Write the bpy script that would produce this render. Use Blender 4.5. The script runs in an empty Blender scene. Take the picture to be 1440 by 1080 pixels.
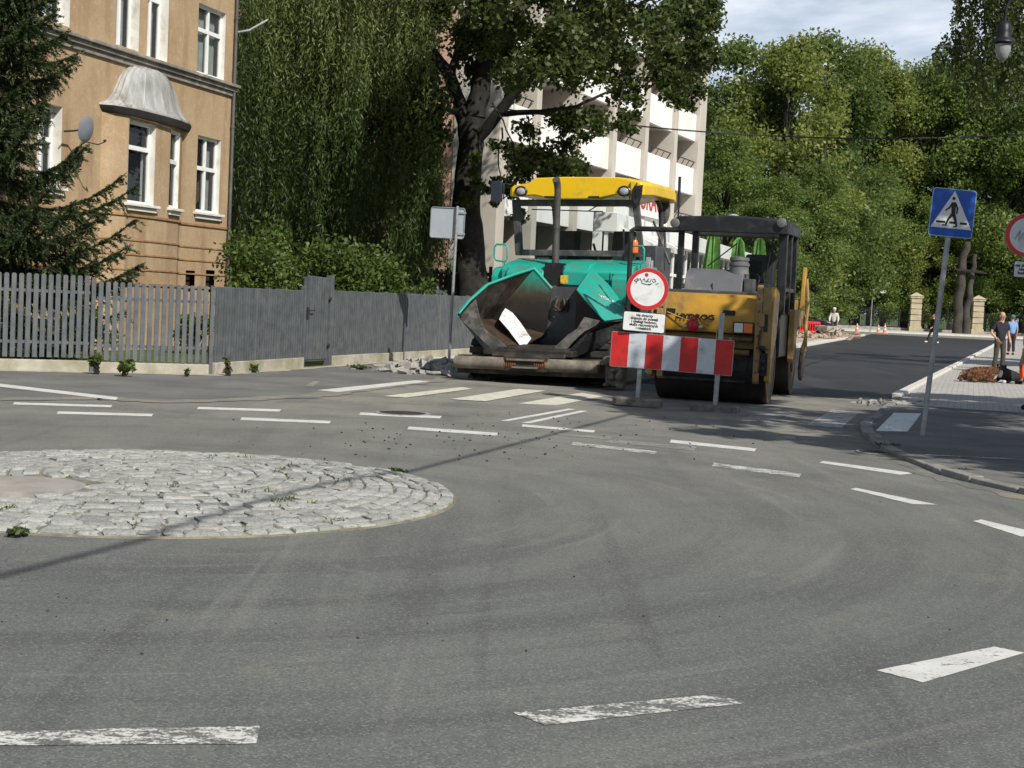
import bpy, bmesh, math, random
import numpy as np
from mathutils import Vector, Matrix
random.seed(7)
rng = np.random.default_rng(11)
R = math.radians
sc = bpy.context.scene
col = sc.collection

# ------------------------------------------------------------------ camera
FPX, PITCH, ROLL, HC = 2100.0, R(3.35), R(2.7), 1.6
cF = Vector((0, math.cos(PITCH), -math.sin(PITCH)))
_u = Vector((0, math.sin(PITCH), math.cos(PITCH)))
_r = Vector((1, 0, 0))
cU = _u * math.cos(ROLL) - _r * math.sin(ROLL)
cR = _r * math.cos(ROLL) + _u * math.sin(ROLL)
cam = bpy.data.cameras.new('camera')
cam.sensor_width = 36
cam.lens = FPX / 1440 * 36
cam.clip_end = 3000
co = bpy.data.objects.new('camera', cam)
col.objects.link(co)
m = Matrix((cR, cU, -cF)).transposed().to_4x4()
m.translation = (0, 0, HC)
co.matrix_world = m
sc.camera = co

# survey: where a sight line of the photograph meets the ground, a depth or a machine's cross-section
def ray(px, py):
    return cF + cR * ((px - 720) / FPX) + cU * ((540 - py) / FPX)
def G(px, py, z=0.0):
    d = ray(px, py)
    return Vector((0, 0, HC)) + d * ((z - HC) / d.z)
def D(px, py, Y):
    d = ray(px, py)
    return Vector((0, 0, HC)) + d * (Y / d.y)

# ------------------------------------------------------------------ objects
def tag(o, label=None, cat=None, group=None, kind=None):
    if label: o['label'] = label
    if cat: o['category'] = cat
    if group: o['group'] = group
    if kind: o['kind'] = kind
    return o
def thing(name, label, cat, loc=(0, 0, 0), rotz=0.0, group=None, rot=None):
    o = bpy.data.objects.new(name, None)
    o.empty_display_size = 0.2
    col.objects.link(o)
    o.location = loc
    o.rotation_euler = rot if rot else (0, 0, rotz)
    return tag(o, label, cat, group)
def copy_tree(o, parent=None):
    c = o.copy()
    col.objects.link(c)
    c.parent = parent
    for ch in list(o.children):
        copy_tree(ch, c)
    return c

class MB:
    def __init__(s):
        s.v = []; s.f = []; s.m = []
    def add(s, vs, fs, mi=0):
        n = len(s.v)
        s.v += [tuple(p) for p in vs]
        for f in fs:
            s.f.append([i + n for i in f]); s.m.append(mi)
        return s
    def box(s, x0, x1, y0, y1, z0, z1, mi=0):
        vs = [(x, y, z) for x in (x0, x1) for y in (y0, y1) for z in (z0, z1)]
        return s.add(vs, [(0, 1, 3, 2), (4, 6, 7, 5), (0, 4, 5, 1), (2, 3, 7, 6), (0, 2, 6, 4), (1, 5, 7, 3)], mi)
    def obox(s, c, size, rot, mi=0):
        M = rot.to_3x3() if hasattr(rot, 'to_3x3') else rot
        hx, hy, hz = [q / 2 for q in size]
        vs = [Vector(c) + M @ Vector((x, y, z)) for x in (-hx, hx) for y in (-hy, hy) for z in (-hz, hz)]
        return s.add(vs, [(0, 1, 3, 2), (4, 6, 7, 5), (0, 4, 5, 1), (2, 3, 7, 6), (0, 2, 6, 4), (1, 5, 7, 3)], mi)
    def bar(s, p, q, w, h=None, mi=0):
        p = Vector(p); q = Vector(q); d = q - p
        h = w if h is None else h
        return s.obox((p + q) / 2, (w, h, d.length), d.to_track_quat('Z', 'Y').to_matrix(), mi)
    def prism(s, poly, a0, a1, axis='y', mi=0):
        n = len(poly)
        def P(c, a):
            if axis == 'y': return (c[0], a, c[1])
            if axis == 'x': return (a, c[0], c[1])
            return (c[0], c[1], a)
        vs = [P(c, a0) for c in poly] + [P(c, a1) for c in poly]
        fs = [tuple(range(n))[::-1], tuple(range(n, 2 * n))] + [(i, (i + 1) % n, n + (i + 1) % n, n + i) for i in range(n)]
        return s.add(vs, fs, mi)
    def poly(s, pts, mi=0):
        return s.add(pts, [tuple(range(len(pts)))], mi)
    def tube(s, pts, r, n=8, mi=0, cap=True):
        pts = [Vector(p) for p in pts]
        rs = r if isinstance(r, (list, tuple)) else [r] * len(pts)
        vs = []; up = Vector((0, 0, 1))
        prev = None
        for i, p in enumerate(pts):
            d = (pts[min(i + 1, len(pts) - 1)] - pts[max(i - 1, 0)]).normalized()
            if prev is None:
                x = d.orthogonal().normalized()
            else:
                x = (prev - d * prev.dot(d))
                x = x.normalized() if x.length > 1e-5 else d.orthogonal().normalized()
            prev = x
            y = d.cross(x)
            for k in range(n):
                a = 2 * math.pi * k / n
                vs.append(p + (x * math.cos(a) + y * math.sin(a)) * rs[i])
        fs = []
        for i in range(len(pts) - 1):
            for k in range(n):
                fs.append((i * n + k, i * n + (k + 1) % n, (i + 1) * n + (k + 1) % n, (i + 1) * n + k))
        if cap:
            fs.append(tuple(range(n))[::-1]); fs.append(tuple(range((len(pts) - 1) * n, len(pts) * n)))
        return s.add(vs, fs, mi)
    def lathe(s, prof, c=(0, 0, 0), n=20, mi=0, M=None):
        vs = []; c = Vector(c)
        for r, z in prof:
            for k in range(n):
                a = 2 * math.pi * k / n
                p = Vector((r * math.cos(a), r * math.sin(a), z))
                vs.append(c + (M @ p if M else p))
        fs = []
        for i in range(len(prof) - 1):
            for k in range(n):
                fs.append((i * n + k, i * n + (k + 1) % n, (i + 1) * n + (k + 1) % n, (i + 1) * n + k))
        fs.append(tuple(range(n))[::-1]); fs.append(tuple(range((len(prof) - 1) * n, len(prof) * n)))
        return s.add(vs, fs, mi)
    def disc(s, c, r, n=32, y=0.0, t=0.004, mi=0):      # upright disc facing -y
        return s.prism([(c[0] + r * math.cos(2 * math.pi * k / n), c[1] + r * math.sin(2 * math.pi * k / n)) for k in range(n)], y, y + t, 'y', mi)
    def ring(s, c, r0, r1, n=40, y=0.0, t=0.004, mi=0):
        vs = []
        for k in range(n):
            a = 2 * math.pi * k / n
            for r in (r0, r1):
                for yy in (y, y + t):
                    vs.append((c[0] + r * math.cos(a), yy, c[1] + r * math.sin(a)))
        fs = []
        for k in range(n):
            i = 4 * k; j = 4 * ((k + 1) % n)
            fs += [(i, i + 2, j + 2, j), (i + 1, j + 1, j + 3, i + 3), (i, j, j + 1, i + 1), (i + 2, i + 3, j + 3, j + 2)]
        return s.add(vs, fs, mi)
    def blob(s, c, rad, n=10, mi=0, M=None):
        prof = []
        k = max(5, n // 2 + 1)
        vs = []; c = Vector(c)
        for i in range(k + 1):
            t = math.pi * (0.04 + 0.92 * i / k)
            for j in range(n):
                a = 2 * math.pi * j / n
                p = Vector((rad[0] * math.sin(t) * math.cos(a), rad[1] * math.sin(t) * math.sin(a), -rad[2] * math.cos(t)))
                vs.append(c + (M @ p if M else p))
        fs = []
        for i in range(k):
            for j in range(n):
                fs.append((i * n + j, i * n + (j + 1) % n, (i + 1) * n + (j + 1) % n, (i + 1) * n + j))
        fs.append(tuple(range(n))[::-1]); fs.append(tuple(range(k * n, (k + 1) * n)))
        return s.add(vs, fs, mi)
    def build(s, name, mats, parent=None, bevel=0.0, smooth=35, kind=None, seg=2, recalc=True, solid=0.0):
        me = bpy.data.meshes.new(name)
        me.from_pydata(s.v, [], s.f)
        if not isinstance(mats, (list, tuple)): mats = [mats]
        for mm in mats: me.materials.append(mm)
        me.polygons.foreach_set('material_index', s.m)
        if recalc:
            bm = bmesh.new(); bm.from_mesh(me)
            bmesh.ops.recalc_face_normals(bm, faces=bm.faces[:])
            bm.to_mesh(me); bm.free()
        me.update()
        if smooth:
            me.polygons.foreach_set('use_smooth', [True] * len(me.polygons))
            me.set_sharp_from_angle(angle=R(smooth))
        o = bpy.data.objects.new(name, me)
        col.objects.link(o)
        if parent is not None: o.parent = parent
        if solid:
            b = o.modifiers.new('thickness', 'SOLIDIFY'); b.thickness = solid; b.offset = 0
        if bevel:
            b = o.modifiers.new('bevel', 'BEVEL'); b.width = bevel; b.segments = seg; b.limit_method = 'ANGLE'; b.angle_limit = R(40)
            b.harden_normals = False
        if kind: o['kind'] = kind
        return o

def text(name, body, size, mat, parent, loc, rot=(math.pi / 2, 0, 0), align='CENTER', ext=0.002, shear=0.0, sx=1.0, space=1.0, spacing=1.0, bold=0.0):
    cu = bpy.data.curves.new(name, 'FONT')
    cu.body = body; cu.size = size; cu.extrude = ext; cu.align_x = align; cu.align_y = 'CENTER'; cu.shear = shear
    cu.space_line = space; cu.space_character = spacing; cu.offset = bold; cu.resolution_u = 4
    cu.materials.append(mat)
    tmp = bpy.data.objects.new('tmp', cu); me = bpy.data.meshes.new_from_object(tmp); bpy.data.objects.remove(tmp)
    o = bpy.data.objects.new(name, me)
    col.objects.link(o)
    o.parent = parent; o.location = loc; o.rotation_euler = rot; o.scale = (sx, 1, 1)
    return o

# ------------------------------------------------------------------ materials
class NT:
    def __init__(s, name):
        s.mat = bpy.data.materials.new(name); s.mat.use_nodes = True
        s.nt = s.mat.node_tree; s.nt.nodes.clear()
        s.out = s.n('ShaderNodeOutputMaterial')
        s._tc = None
    def n(s, t, **k):
        nd = s.nt.nodes.new(t)
        for a, b in k.items(): setattr(nd, a, b)
        return nd
    def l(s, a, b): s.nt.links.new(a, b)
    def tc(s, which='Object'):
        if s._tc is None: s._tc = s.n('ShaderNodeTexCoord')
        return s._tc.outputs[which]
    def setin(s, nd, k, val):
        if hasattr(val, 'is_linked') or hasattr(val, 'links'): s.l(val, nd.inputs[k])
        else: nd.inputs[k].default_value = val
    def noise(s, scale, detail=4, rough=0.55, vec=None, dist=0.0, stretch=None):
        nd = s.n('ShaderNodeTexNoise')
        nd.inputs['Scale'].default_value = scale; nd.inputs['Detail'].default_value = detail
        nd.inputs['Roughness'].default_value = rough; nd.inputs['Distortion'].default_value = dist
        v = vec if vec is not None else s.tc()
        if stretch:
            mp = s.n('ShaderNodeMapping'); mp.inputs['Scale'].default_value = stretch
            s.l(v, mp.inputs['Vector']); v = mp.outputs[0]
        s.l(v, nd.inputs['Vector'])
        return nd.outputs['Fac']
    def voro(s, scale, vec=None, feature='F1', out='Distance', rnd=1.0):
        nd = s.n('ShaderNodeTexVoronoi', feature=feature)
        nd.inputs['Scale'].default_value = scale; nd.inputs['Randomness'].default_value = rnd
        s.l(vec if vec is not None else s.tc(), nd.inputs['Vector'])
        return nd.outputs[out]
    def ramp(s, f, stops, interp='LINEAR'):
        nd = s.n('ShaderNodeValToRGB'); cr = nd.color_ramp; cr.interpolation = interp
        while len(cr.elements) < len(stops): cr.elements.new(0.5)
        for e, (p, c) in zip(cr.elements, stops):
            e.position = p
            e.color = (c, c, c, 1) if isinstance(c, (int, float)) else (*c, 1)
        s.l(f, nd.inputs[0])
        return nd.outputs[0]
    def mix(s, f, a, b, blend='MIX'):
        nd = s.n('ShaderNodeMix', data_type='RGBA', blend_type=blend)
        s.setin(nd, 0, f)
        for k, c in ((6, a), (7, b)):
            if isinstance(c, (tuple, list)): nd.inputs[k].default_value = (*c, 1) if len(c) == 3 else c
            else: s.l(c, nd.inputs[k])
        return nd.outputs[2]
    def math(s, op, a, b=0.0, clamp=False):
        nd = s.n('ShaderNodeMath', operation=op, use_clamp=clamp)
        s.setin(nd, 0, a); s.setin(nd, 1, b)
        return nd.outputs[0]
    def bump(s, h, strength=0.3, dist=0.01):
        nd = s.n('ShaderNodeBump'); nd.inputs['Strength'].default_value = strength; nd.inputs['Distance'].default_value = dist
        s.l(h, nd.inputs['Height'])
        return nd.outputs[0]
    def bsdf(s, col, rough=0.6, metal=0.0, normal=None, spec=0.5, **k):
        nd = s.n('ShaderNodeBsdfPrincipled')
        if isinstance(col, (tuple, list)): nd.inputs['Base Color'].default_value = (*col, 1)
        else: s.l(col, nd.inputs['Base Color'])
        s.setin(nd, 'Roughness', rough); s.setin(nd, 'Metallic', metal)
        nd.inputs['Specular IOR Level'].default_value = spec
        if normal is not None: s.l(normal, nd.inputs['Normal'])
        for a, b in k.items(): nd.inputs[a].default_value = b
        return nd.outputs[0]
    def done(s, sh):
        s.l(sh, s.out.inputs[0]); return s.mat

def pm(name, c, rough=0.6, metal=0.0, var=0.18, vs=3.0, bump=0.0, bs=40.0, dirt=None, da=0.5, ds=1.5, spec=0.4, coat=0.0, streak=False):
    t = NT(name)
    lo = tuple(x * (1 - var) for x in c); hi = tuple(min(1, x * (1 + var)) for x in c)
    f = t.noise(vs, 5, 0.6)
    cc = t.mix(t.ramp(f, [(0.3, 0), (0.7, 1)]), lo, hi)
    if dirt:
        g = t.noise(ds, 6, 0.65, dist=0.3, stretch=(1, 1, 0.25) if streak else None)
        cc = t.mix(t.ramp(g, [(0.62 - da * 0.3, 0), (0.80 - da * 0.2, 1)]), cc, dirt)
    nrm = t.bump(t.noise(bs, 4, 0.6), bump, 0.01) if bump else None
    r = t.ramp(t.noise(vs * 2.3, 4), [(0.3, max(0, rough - 0.1)), (0.7, min(1, rough + 0.1))])
    return t.done(t.bsdf(cc, r, metal, nrm, spec, **({'Coat Weight': coat} if coat else {})))

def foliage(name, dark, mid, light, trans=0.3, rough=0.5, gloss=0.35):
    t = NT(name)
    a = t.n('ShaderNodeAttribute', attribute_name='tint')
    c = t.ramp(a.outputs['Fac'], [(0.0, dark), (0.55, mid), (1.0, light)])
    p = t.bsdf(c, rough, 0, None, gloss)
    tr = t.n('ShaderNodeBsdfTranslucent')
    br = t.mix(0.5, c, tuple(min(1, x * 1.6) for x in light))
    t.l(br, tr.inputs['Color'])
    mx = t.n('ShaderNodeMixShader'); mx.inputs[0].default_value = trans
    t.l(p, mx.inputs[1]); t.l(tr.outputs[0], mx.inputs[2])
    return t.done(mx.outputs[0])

def glassy(name, tintc=(0.02, 0.025, 0.03), see=0.6, rough=0.03):
    t = NT(name)
    tr = t.n('ShaderNodeBsdfTransparent'); tr.inputs[0].default_value = (0.85, 0.9, 0.9, 1)
    gl = t.bsdf(tintc, rough, 0, None, 0.9)
    mx = t.n('ShaderNodeMixShader'); mx.inputs[0].default_value = 1 - see
    t.l(tr.outputs[0], mx.inputs[1]); t.l(gl, mx.inputs[2])
    return t.done(mx.outputs[0])

# asphalt colour as one reusable recipe (the painted markings wear through to it)
def asphalt_nodes(t):
    pos = t.n('ShaderNodeNewGeometry').outputs['Position']
    # distance and bearing from the traffic island: tyre sweeps follow them
    sub = t.n('ShaderNodeVectorMath', operation='SUBTRACT'); t.l(pos, sub.inputs[0]); sub.inputs[1].default_value = (-2.75, 11.45, 0)
    ln = t.n('ShaderNodeVectorMath', operation='LENGTH'); t.l(sub.outputs[0], ln.inputs[0])
    sp = t.n('ShaderNodeSeparateXYZ'); t.l(sub.outputs[0], sp.inputs[0])
    an = t.math('ARCTAN2', sp.outputs[1], sp.outputs[0])
    cx = t.n('ShaderNodeCombineXYZ'); t.l(t.math('MULTIPLY', ln.outputs['Value'], 2.2), cx.inputs[0]); t.l(t.math('MULTIPLY', an, 1.1), cx.inputs[1])
    sweep = t.noise(1.0, 5, 0.6, vec=cx.outputs[0], dist=0.3)
    cy = t.n('ShaderNodeCombineXYZ'); t.l(t.math('MULTIPLY', ln.outputs['Value'], 6.0), cy.inputs[0]); t.l(t.math('MULTIPLY', an, 1.6), cy.inputs[1])
    sweep2 = t.noise(1.0, 3, 0.5, vec=cy.outputs[0], dist=0.2)
    ms = t.n('ShaderNodeMapping'); ms.inputs['Rotation'].default_value = (0, 0, R(15)); ms.inputs['Scale'].default_value = (1.7, 0.10, 1); t.l(pos, ms.inputs[0])
    sweep3 = t.noise(1.0, 5, 0.6, vec=ms.outputs[0], dist=0.6)
    mq = t.n('ShaderNodeMapping'); mq.inputs['Rotation'].default_value = (0, 0, R(-78)); mq.inputs['Scale'].default_value = (2.6, 0.16, 1); mq.inputs['Location'].default_value = (3, 1, 0); t.l(pos, mq.inputs[0])
    sweep4 = t.noise(1.0, 4, 0.55, vec=mq.outputs[0], dist=0.5)
    big = t.noise(0.28, 5, 0.6, vec=pos)
    med = t.noise(1.6, 6, 0.7, vec=pos, dist=0.4)
    fine = t.noise(55, 3, 0.7, vec=pos)
    grit = t.voro(115, vec=pos, out='Color')
    gs = t.n('ShaderNodeSeparateColor'); t.l(grit, gs.inputs[0])
    base = t.mix(t.ramp(big, [(0.35, 0), (0.65, 1)]), (0.122, 0.129, 0.119), (0.168, 0.173, 0.157))
    base = t.mix(t.ramp(sweep, [(0.40, 0.52), (0.55, 0)]), base, (0.086, 0.087, 0.085))
    base = t.mix(t.ramp(sweep4, [(0.34, 0.55), (0.47, 0)]), base, (0.088, 0.089, 0.087))
    base = t.mix(t.ramp(sweep3, [(0.60, 0), (0.74, 0.5)]), base, (0.27, 0.262, 0.235))
    base = t.mix(t.ramp(sweep2, [(0.60, 0), (0.78, 0.35)]), base, (0.30, 0.285, 0.25))
    base = t.mix(t.ramp(med, [(0.58, 0), (0.78, 0.55)]), base, (0.265, 0.248, 0.205))
    sy = t.n('ShaderNodeSeparateXYZ'); t.l(pos, sy.inputs[0])
    far = t.n('ShaderNodeMapRange'); far.inputs[1].default_value = 8; far.inputs[2].default_value = 24
    t.l(sy.outputs[1], far.inputs[0])
    dust = t.math('MULTIPLY', far.outputs[0], t.ramp(t.noise(0.9, 6, 0.65, vec=pos), [(0.32, 0.15), (0.66, 0.8)]))
    base = t.mix(dust, base, (0.35, 0.325, 0.265))
    base = t.mix(t.ramp(fine, [(0.30, 0.40), (0.52, 0)]), base, (0.055, 0.055, 0.056))
    base = t.mix(t.ramp(gs.outputs[0], [(0.70, 0), (0.97, 0.36)]), base, (0.36, 0.355, 0.335))
    base = t.mix(t.ramp(gs.outputs[1], [(0.76, 0), (0.97, 0.42)]), base, (0.05, 0.05, 0.05))
    h = t.math('ADD', t.math('MULTIPLY', fine, 0.6), t.math('MULTIPLY', gs.outputs[2], 0.5))
    return base, h, pos
def asphalt_mat():
    t = NT('old_asphalt')
    c, h, pos = asphalt_nodes(t)
    return t.done(t.bsdf(c, 0.85, 0, t.bump(h, 0.38, 0.007), 0.25))
def paint_mat(name, wear, tone=(0.74, 0.73, 0.68)):
    t = NT(name)
    c, h, pos = asphalt_nodes(t)
    a = t.noise(9, 6, 0.7, vec=pos, stretch=(0.55, 1.3, 1)); b = t.noise(48, 4, 0.7, vec=pos)
    k = t.math('ADD', t.math('MULTIPLY', a, 0.6), t.math('MULTIPLY', b, 0.4))
    f = t.ramp(k, [(wear - 0.03, 0.04), (wear + 0.03, 0.95)])
    paint = t.mix(t.ramp(t.noise(3, 5, vec=pos), [(0.3, 0), (0.75, 1)]), tuple(x * 0.78 for x in tone), tone)
    return t.done(t.bsdf(t.mix(f, c, paint), 0.75, 0, t.bump(h, 0.4, 0.006), 0.3))
M = {}
M['asphalt'] = asphalt_mat()
M['paint'] = paint_mat('road_paint', 0.425)
M['paint_worn'] = paint_mat('worn_road_paint', 0.51)
M['paint_faded'] = paint_mat('faded_road_paint', 0.555, (0.55, 0.54, 0.5))
M['paint_dusty'] = paint_mat('dusty_road_paint', 0.43, (0.74, 0.71, 0.58))

def new_asphalt():
    t = NT('fresh_asphalt'); pos = t.n('ShaderNodeNewGeometry').outputs['Position']
    mp = t.n('ShaderNodeMapping'); mp.inputs['Rotation'].default_value = (0, 0, R(17)); mp.inputs['Scale'].default_value = (1.6, 0.06, 1); t.l(pos, mp.inputs[0])
    a = t.noise(1.0, 5, 0.6, vec=mp.outputs[0]); f = t.noise(60, 3, 0.7, vec=pos); b = t.noise(0.25, 4, vec=pos)
    c = t.mix(t.ramp(a, [(0.35, 0), (0.68, 1)]), (0.030, 0.030, 0.033), (0.056, 0.055, 0.056))
    c = t.mix(t.ramp(b, [(0.52, 0), (0.75, 0.35)]), c, (0.11, 0.10, 0.09))
    c = t.mix(t.ramp(f, [(0.35, 0.4), (0.6, 0)]), c, (0.012, 0.012, 0.013))
    return t.done(t.bsdf(c, 0.6, 0, t.bump(f, 0.5, 0.008), 0.4))
M['fresh'] = new_asphalt()

def blocks_mat(name, scale, c1, c2, joint, rot=17.0, bw=0.5, bh=0.25):
    t = NT(name); pos = t.n('ShaderNodeNewGeometry').outputs['Position']
    mp = t.n('ShaderNodeMapping'); mp.inputs['Rotation'].default_value = (0, 0, R(rot)); t.l(pos, mp.inputs[0])
    b = t.n('ShaderNodeTexBrick'); t.l(mp.outputs[0], b.inputs['Vector'])
    b.inputs['Scale'].default_value = scale; b.inputs['Color1'].default_value = (*c1, 1); b.inputs['Color2'].default_value = (*c2, 1); b.inputs['Mortar'].default_value = (*joint, 1)
    b.inputs['Mortar Size'].default_value = 0.018; b.inputs['Brick Width'].default_value = bw; b.inputs['Row Height'].default_value = bh
    d = t.noise(0.8, 6, 0.65, vec=pos)
    c = t.mix(t.ramp(d, [(0.4, 0), (0.75, 0.5)]), b.outputs['Color'], tuple(x * 0.72 for x in c1))
    c = t.mix(t.ramp(t.noise(40, 3, 0.7, vec=pos), [(0.35, 0.25), (0.6, 0)]), c, tuple(x * 0.5 for x in c1))
    return t.done(t.bsdf(c, 0.85, 0, t.bump(b.outputs['Fac'], -0.4, 0.006), 0.25))
M['blocks'] = blocks_mat('grey_paving_blocks', 2.3, (0.46, 0.44, 0.41), (0.52, 0.5, 0.46), (0.2, 0.19, 0.17))
M['palewalk'] = blocks_mat('pale_new_paving', 2.0, (0.60, 0.56, 0.5), (0.66, 0.62, 0.55), (0.42, 0.39, 0.34))

def side_asphalt():
    t = NT('pavement_asphalt'); pos = t.n('ShaderNodeNewGeometry').outputs['Position']
    c = t.mix(t.ramp(t.noise(0.7, 6, 0.65, vec=pos), [(0.35, 0), (0.7, 1)]), (0.13, 0.128, 0.122), (0.225, 0.22, 0.2))
    f = t.noise(50, 3, 0.7, vec=pos)
    c = t.mix(t.ramp(f, [(0.3, 0.4), (0.55, 0)]), c, (0.06, 0.06, 0.06))
    return t.done(t.bsdf(c, 0.88, 0, t.bump(f, 0.5, 0.006), 0.25))
M['walk'] = side_asphalt()
M['earth'] = pm('bare_earth', (0.19, 0.155, 0.11), 0.95, var=0.35, vs=1.5, bump=0.6, bs=12, dirt=(0.09, 0.085, 0.06), ds=0.8)
M['sand'] = pm('sandy_dust', (0.40, 0.36, 0.28), 0.95, var=0.3, vs=4, bump=0.5, bs=40, dirt=(0.2, 0.19, 0.16), ds=2.5)
M['lawn'] = pm('lawn', (0.06, 0.10, 0.025), 0.9, var=0.4, vs=2, bump=0.8, bs=30, dirt=(0.13, 0.12, 0.05), ds=0.5)
M['kerb'] = pm('granite_kerb', (0.27, 0.26, 0.24), 0.85, var=0.25, vs=5, bump=0.5, bs=30, dirt=(0.16, 0.15, 0.13), ds=2)
M['kerb_new'] = pm('new_concrete_kerb', (0.62, 0.59, 0.53), 0.85, var=0.12, vs=5, bump=0.3, bs=30)
M['concrete'] = pm('weathered_concrete', (0.41, 0.38, 0.315), 0.9, var=0.22, vs=3, bump=0.5, bs=25, dirt=(0.23, 0.22, 0.13), ds=1.1, da=0.6)
M['concrete_grey'] = pm('grey_concrete', (0.33, 0.31, 0.29), 0.9, var=0.25, vs=6, bump=0.6, bs=30, dirt=(0.12, 0.11, 0.1), ds=3)
def granite():
    t = NT('granite_sett'); a = t.n('ShaderNodeAttribute', attribute_name='tint')
    c = t.ramp(a.outputs['Fac'], [(0.0, (.24, .24, .225)), (.35, (.36, .365, .34)), (.7, (.44, .44, .405)), (1.0, (.44, .42, .375))])
    c = t.mix(t.ramp(t.noise(1.2, 5, .6), [(.4, 0), (.7, .45)]), c, (.26, .25, .215))
    c = t.mix(t.ramp(t.noise(38, 4, .75), [(.34, .6), (.52, 0)]), c, (.12, .12, .115))
    c = t.mix(t.ramp(t.noise(60, 2, .7), [(.55, 0), (.7, .5)]), c, (.55, .54, .50))
    return t.done(t.bsdf(c, .85, 0, t.bump(t.noise(30, 5, .7), 1.0, .012), .25))
M['granite'] = granite()
M['joint'] = pm('sandy_joint_soil', (0.20, 0.18, 0.135), 0.95, var=0.45, vs=6, bump=0.8, bs=40, dirt=(0.08, 0.095, 0.04), ds=1.5, da=0.35)
M['rubble'] = pm('broken_stone', (0.32, 0.305, 0.275), 0.9, var=0.3, vs=4, bump=0.7, bs=30)
M['iron'] = pm('cast_iron', (0.06, 0.052, 0.046), 0.7, 0.4, var=0.3, vs=10)
M['fence'] = pm('anthracite_fence_paint', (0.097, 0.107, 0.114), 0.55, var=0.28, vs=4.2, dirt=(0.16, 0.16, 0.15), ds=5.0, da=0.3, spec=0.45, streak=True)
M['zinc_post'] = pm('galvanised_steel', (0.36, 0.38, 0.40), 0.45, 0.35, var=0.15, vs=8, dirt=(0.22, 0.21, 0.19), ds=5)
M['sign_back'] = pm('sign_back_grey', (0.37, 0.41, 0.44), 0.5, 0.1, var=0.06, vs=6)
M['sign_edge'] = pm('sign_edge_grey', (0.3, 0.32, 0.34), 0.5, 0.3)
M['sign_white'] = pm('reflective_white', (0.72, 0.73, 0.72), 0.4, var=0.06, vs=5, dirt=(0.5, 0.48, 0.42), ds=5, da=0.3)
M['shaded_white'] = pm('shaded_reflective_white', (0.56, 0.60, 0.64), 0.4, var=0.08, vs=6, dirt=(0.38, 0.37, 0.36), ds=6, da=0.35)  # sign white with bluish shade mixed into its colour
M['sign_red'] = pm('reflective_red', (0.55, 0.022, 0.02), 0.4, var=0.12, vs=6, dirt=(0.28, 0.03, 0.03), ds=5, da=0.3)
M['sign_blue'] = pm('reflective_blue', (0.012, 0.085, 0.42), 0.4, var=0.08, vs=4)
M['black'] = pm('sign_black', (0.012, 0.012, 0.014), 0.5)
M['ink'] = pm('graffiti_ink', (0.035, 0.06, 0.07), 0.6)
M['rubber_foot'] = pm('recycled_rubber', (0.14, 0.125, 0.115), 0.95, var=0.3, vs=10, bump=0.7, bs=35, dirt=(0.28, 0.25, 0.2), ds=4, da=0.5)
# ------------------------------------------------------------------ light and sky
SUNH = Vector((0.545, -0.84, 0)).normalized(); SEL = R(41)
sun_dir = Vector((SUNH.x * math.cos(SEL), SUNH.y * math.cos(SEL), math.sin(SEL)))
sl = bpy.data.lights.new('sun', 'SUN'); sl.energy = 5.0; sl.angle = R(0.53); sl.color = (1.0, 0.955, 0.88)
so = bpy.data.objects.new('sun', sl); col.objects.link(so)
so.rotation_euler = sun_dir.to_track_quat('Z', 'Y').to_euler(); so.location = (20, -30, 40)
w = bpy.data.worlds.new('World'); sc.world = w; w.use_nodes = True
nt = w.node_tree; nt.nodes.clear()
sky = nt.nodes.new('ShaderNodeTexSky'); sky.sky_type = 'NISHITA'; sky.sun_disc = False
sky.sun_elevation = SEL; sky.sun_rotation = math.atan2(SUNH.x, SUNH.y); sky.air_density = 1.0; sky.dust_density = 0.6; sky.ozone_density = 1.4
tcw = nt.nodes.new('ShaderNodeTexCoord')
mp = nt.nodes.new('ShaderNodeMapping'); mp.inputs['Scale'].default_value = (1.0, 1.0, 2.6); mp.inputs['Location'].default_value = (0.35, 0.1, 0.12)
nz = nt.nodes.new('ShaderNodeTexNoise'); nz.inputs['Scale'].default_value = 3.1; nz.inputs['Detail'].default_value = 8; nz.inputs['Roughness'].default_value = 0.52; nz.inputs['Distortion'].default_value = 0.25
cr = nt.nodes.new('ShaderNodeValToRGB'); cr.color_ramp.elements[0].position = 0.515; cr.color_ramp.elements[1].position = 0.66
cr2 = nt.nodes.new('ShaderNodeValToRGB'); cr2.color_ramp.elements[0].position = 0.45; cr2.color_ramp.elements[0].color = (9.5, 12.0, 16.0, 1); cr2.color_ramp.elements[1].position = 0.72; cr2.color_ramp.elements[1].color = (15.5, 15.6, 15.8, 1)
mxw = nt.nodes.new('ShaderNodeMix'); mxw.data_type = 'RGBA'
bgn = nt.nodes.new('ShaderNodeBackground'); bgn.inputs[1].default_value = 0.070
ow = nt.nodes.new('ShaderNodeOutputWorld')
L = nt.links.new
L(tcw.outputs['Generated'], mp.inputs[0]); L(mp.outputs[0], nz.inputs['Vector']); L(nz.outputs['Fac'], cr.inputs[0]); L(nz.outputs['Fac'], cr2.inputs[0])
L(cr.outputs[0], mxw.inputs[0]); L(sky.outputs[0], mxw.inputs[6]); L(cr2.outputs[0], mxw.inputs[7]); L(mxw.outputs[2], bgn.inputs[0]); L(bgn.outputs[0], ow.inputs[0])
sc.view_settings.view_transform = 'Standard'; sc.view_settings.look = 'None'; sc.view_settings.exposure = 0
sc.cycles.use_denoising = True
sc.cycles.max_bounces = 6; sc.cycles.transparent_max_bounces = 12
sc.cycles.diffuse_bounces = 3; sc.cycles.glossy_bounces = 3; sc.cycles.transmission_bounces = 4

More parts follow.
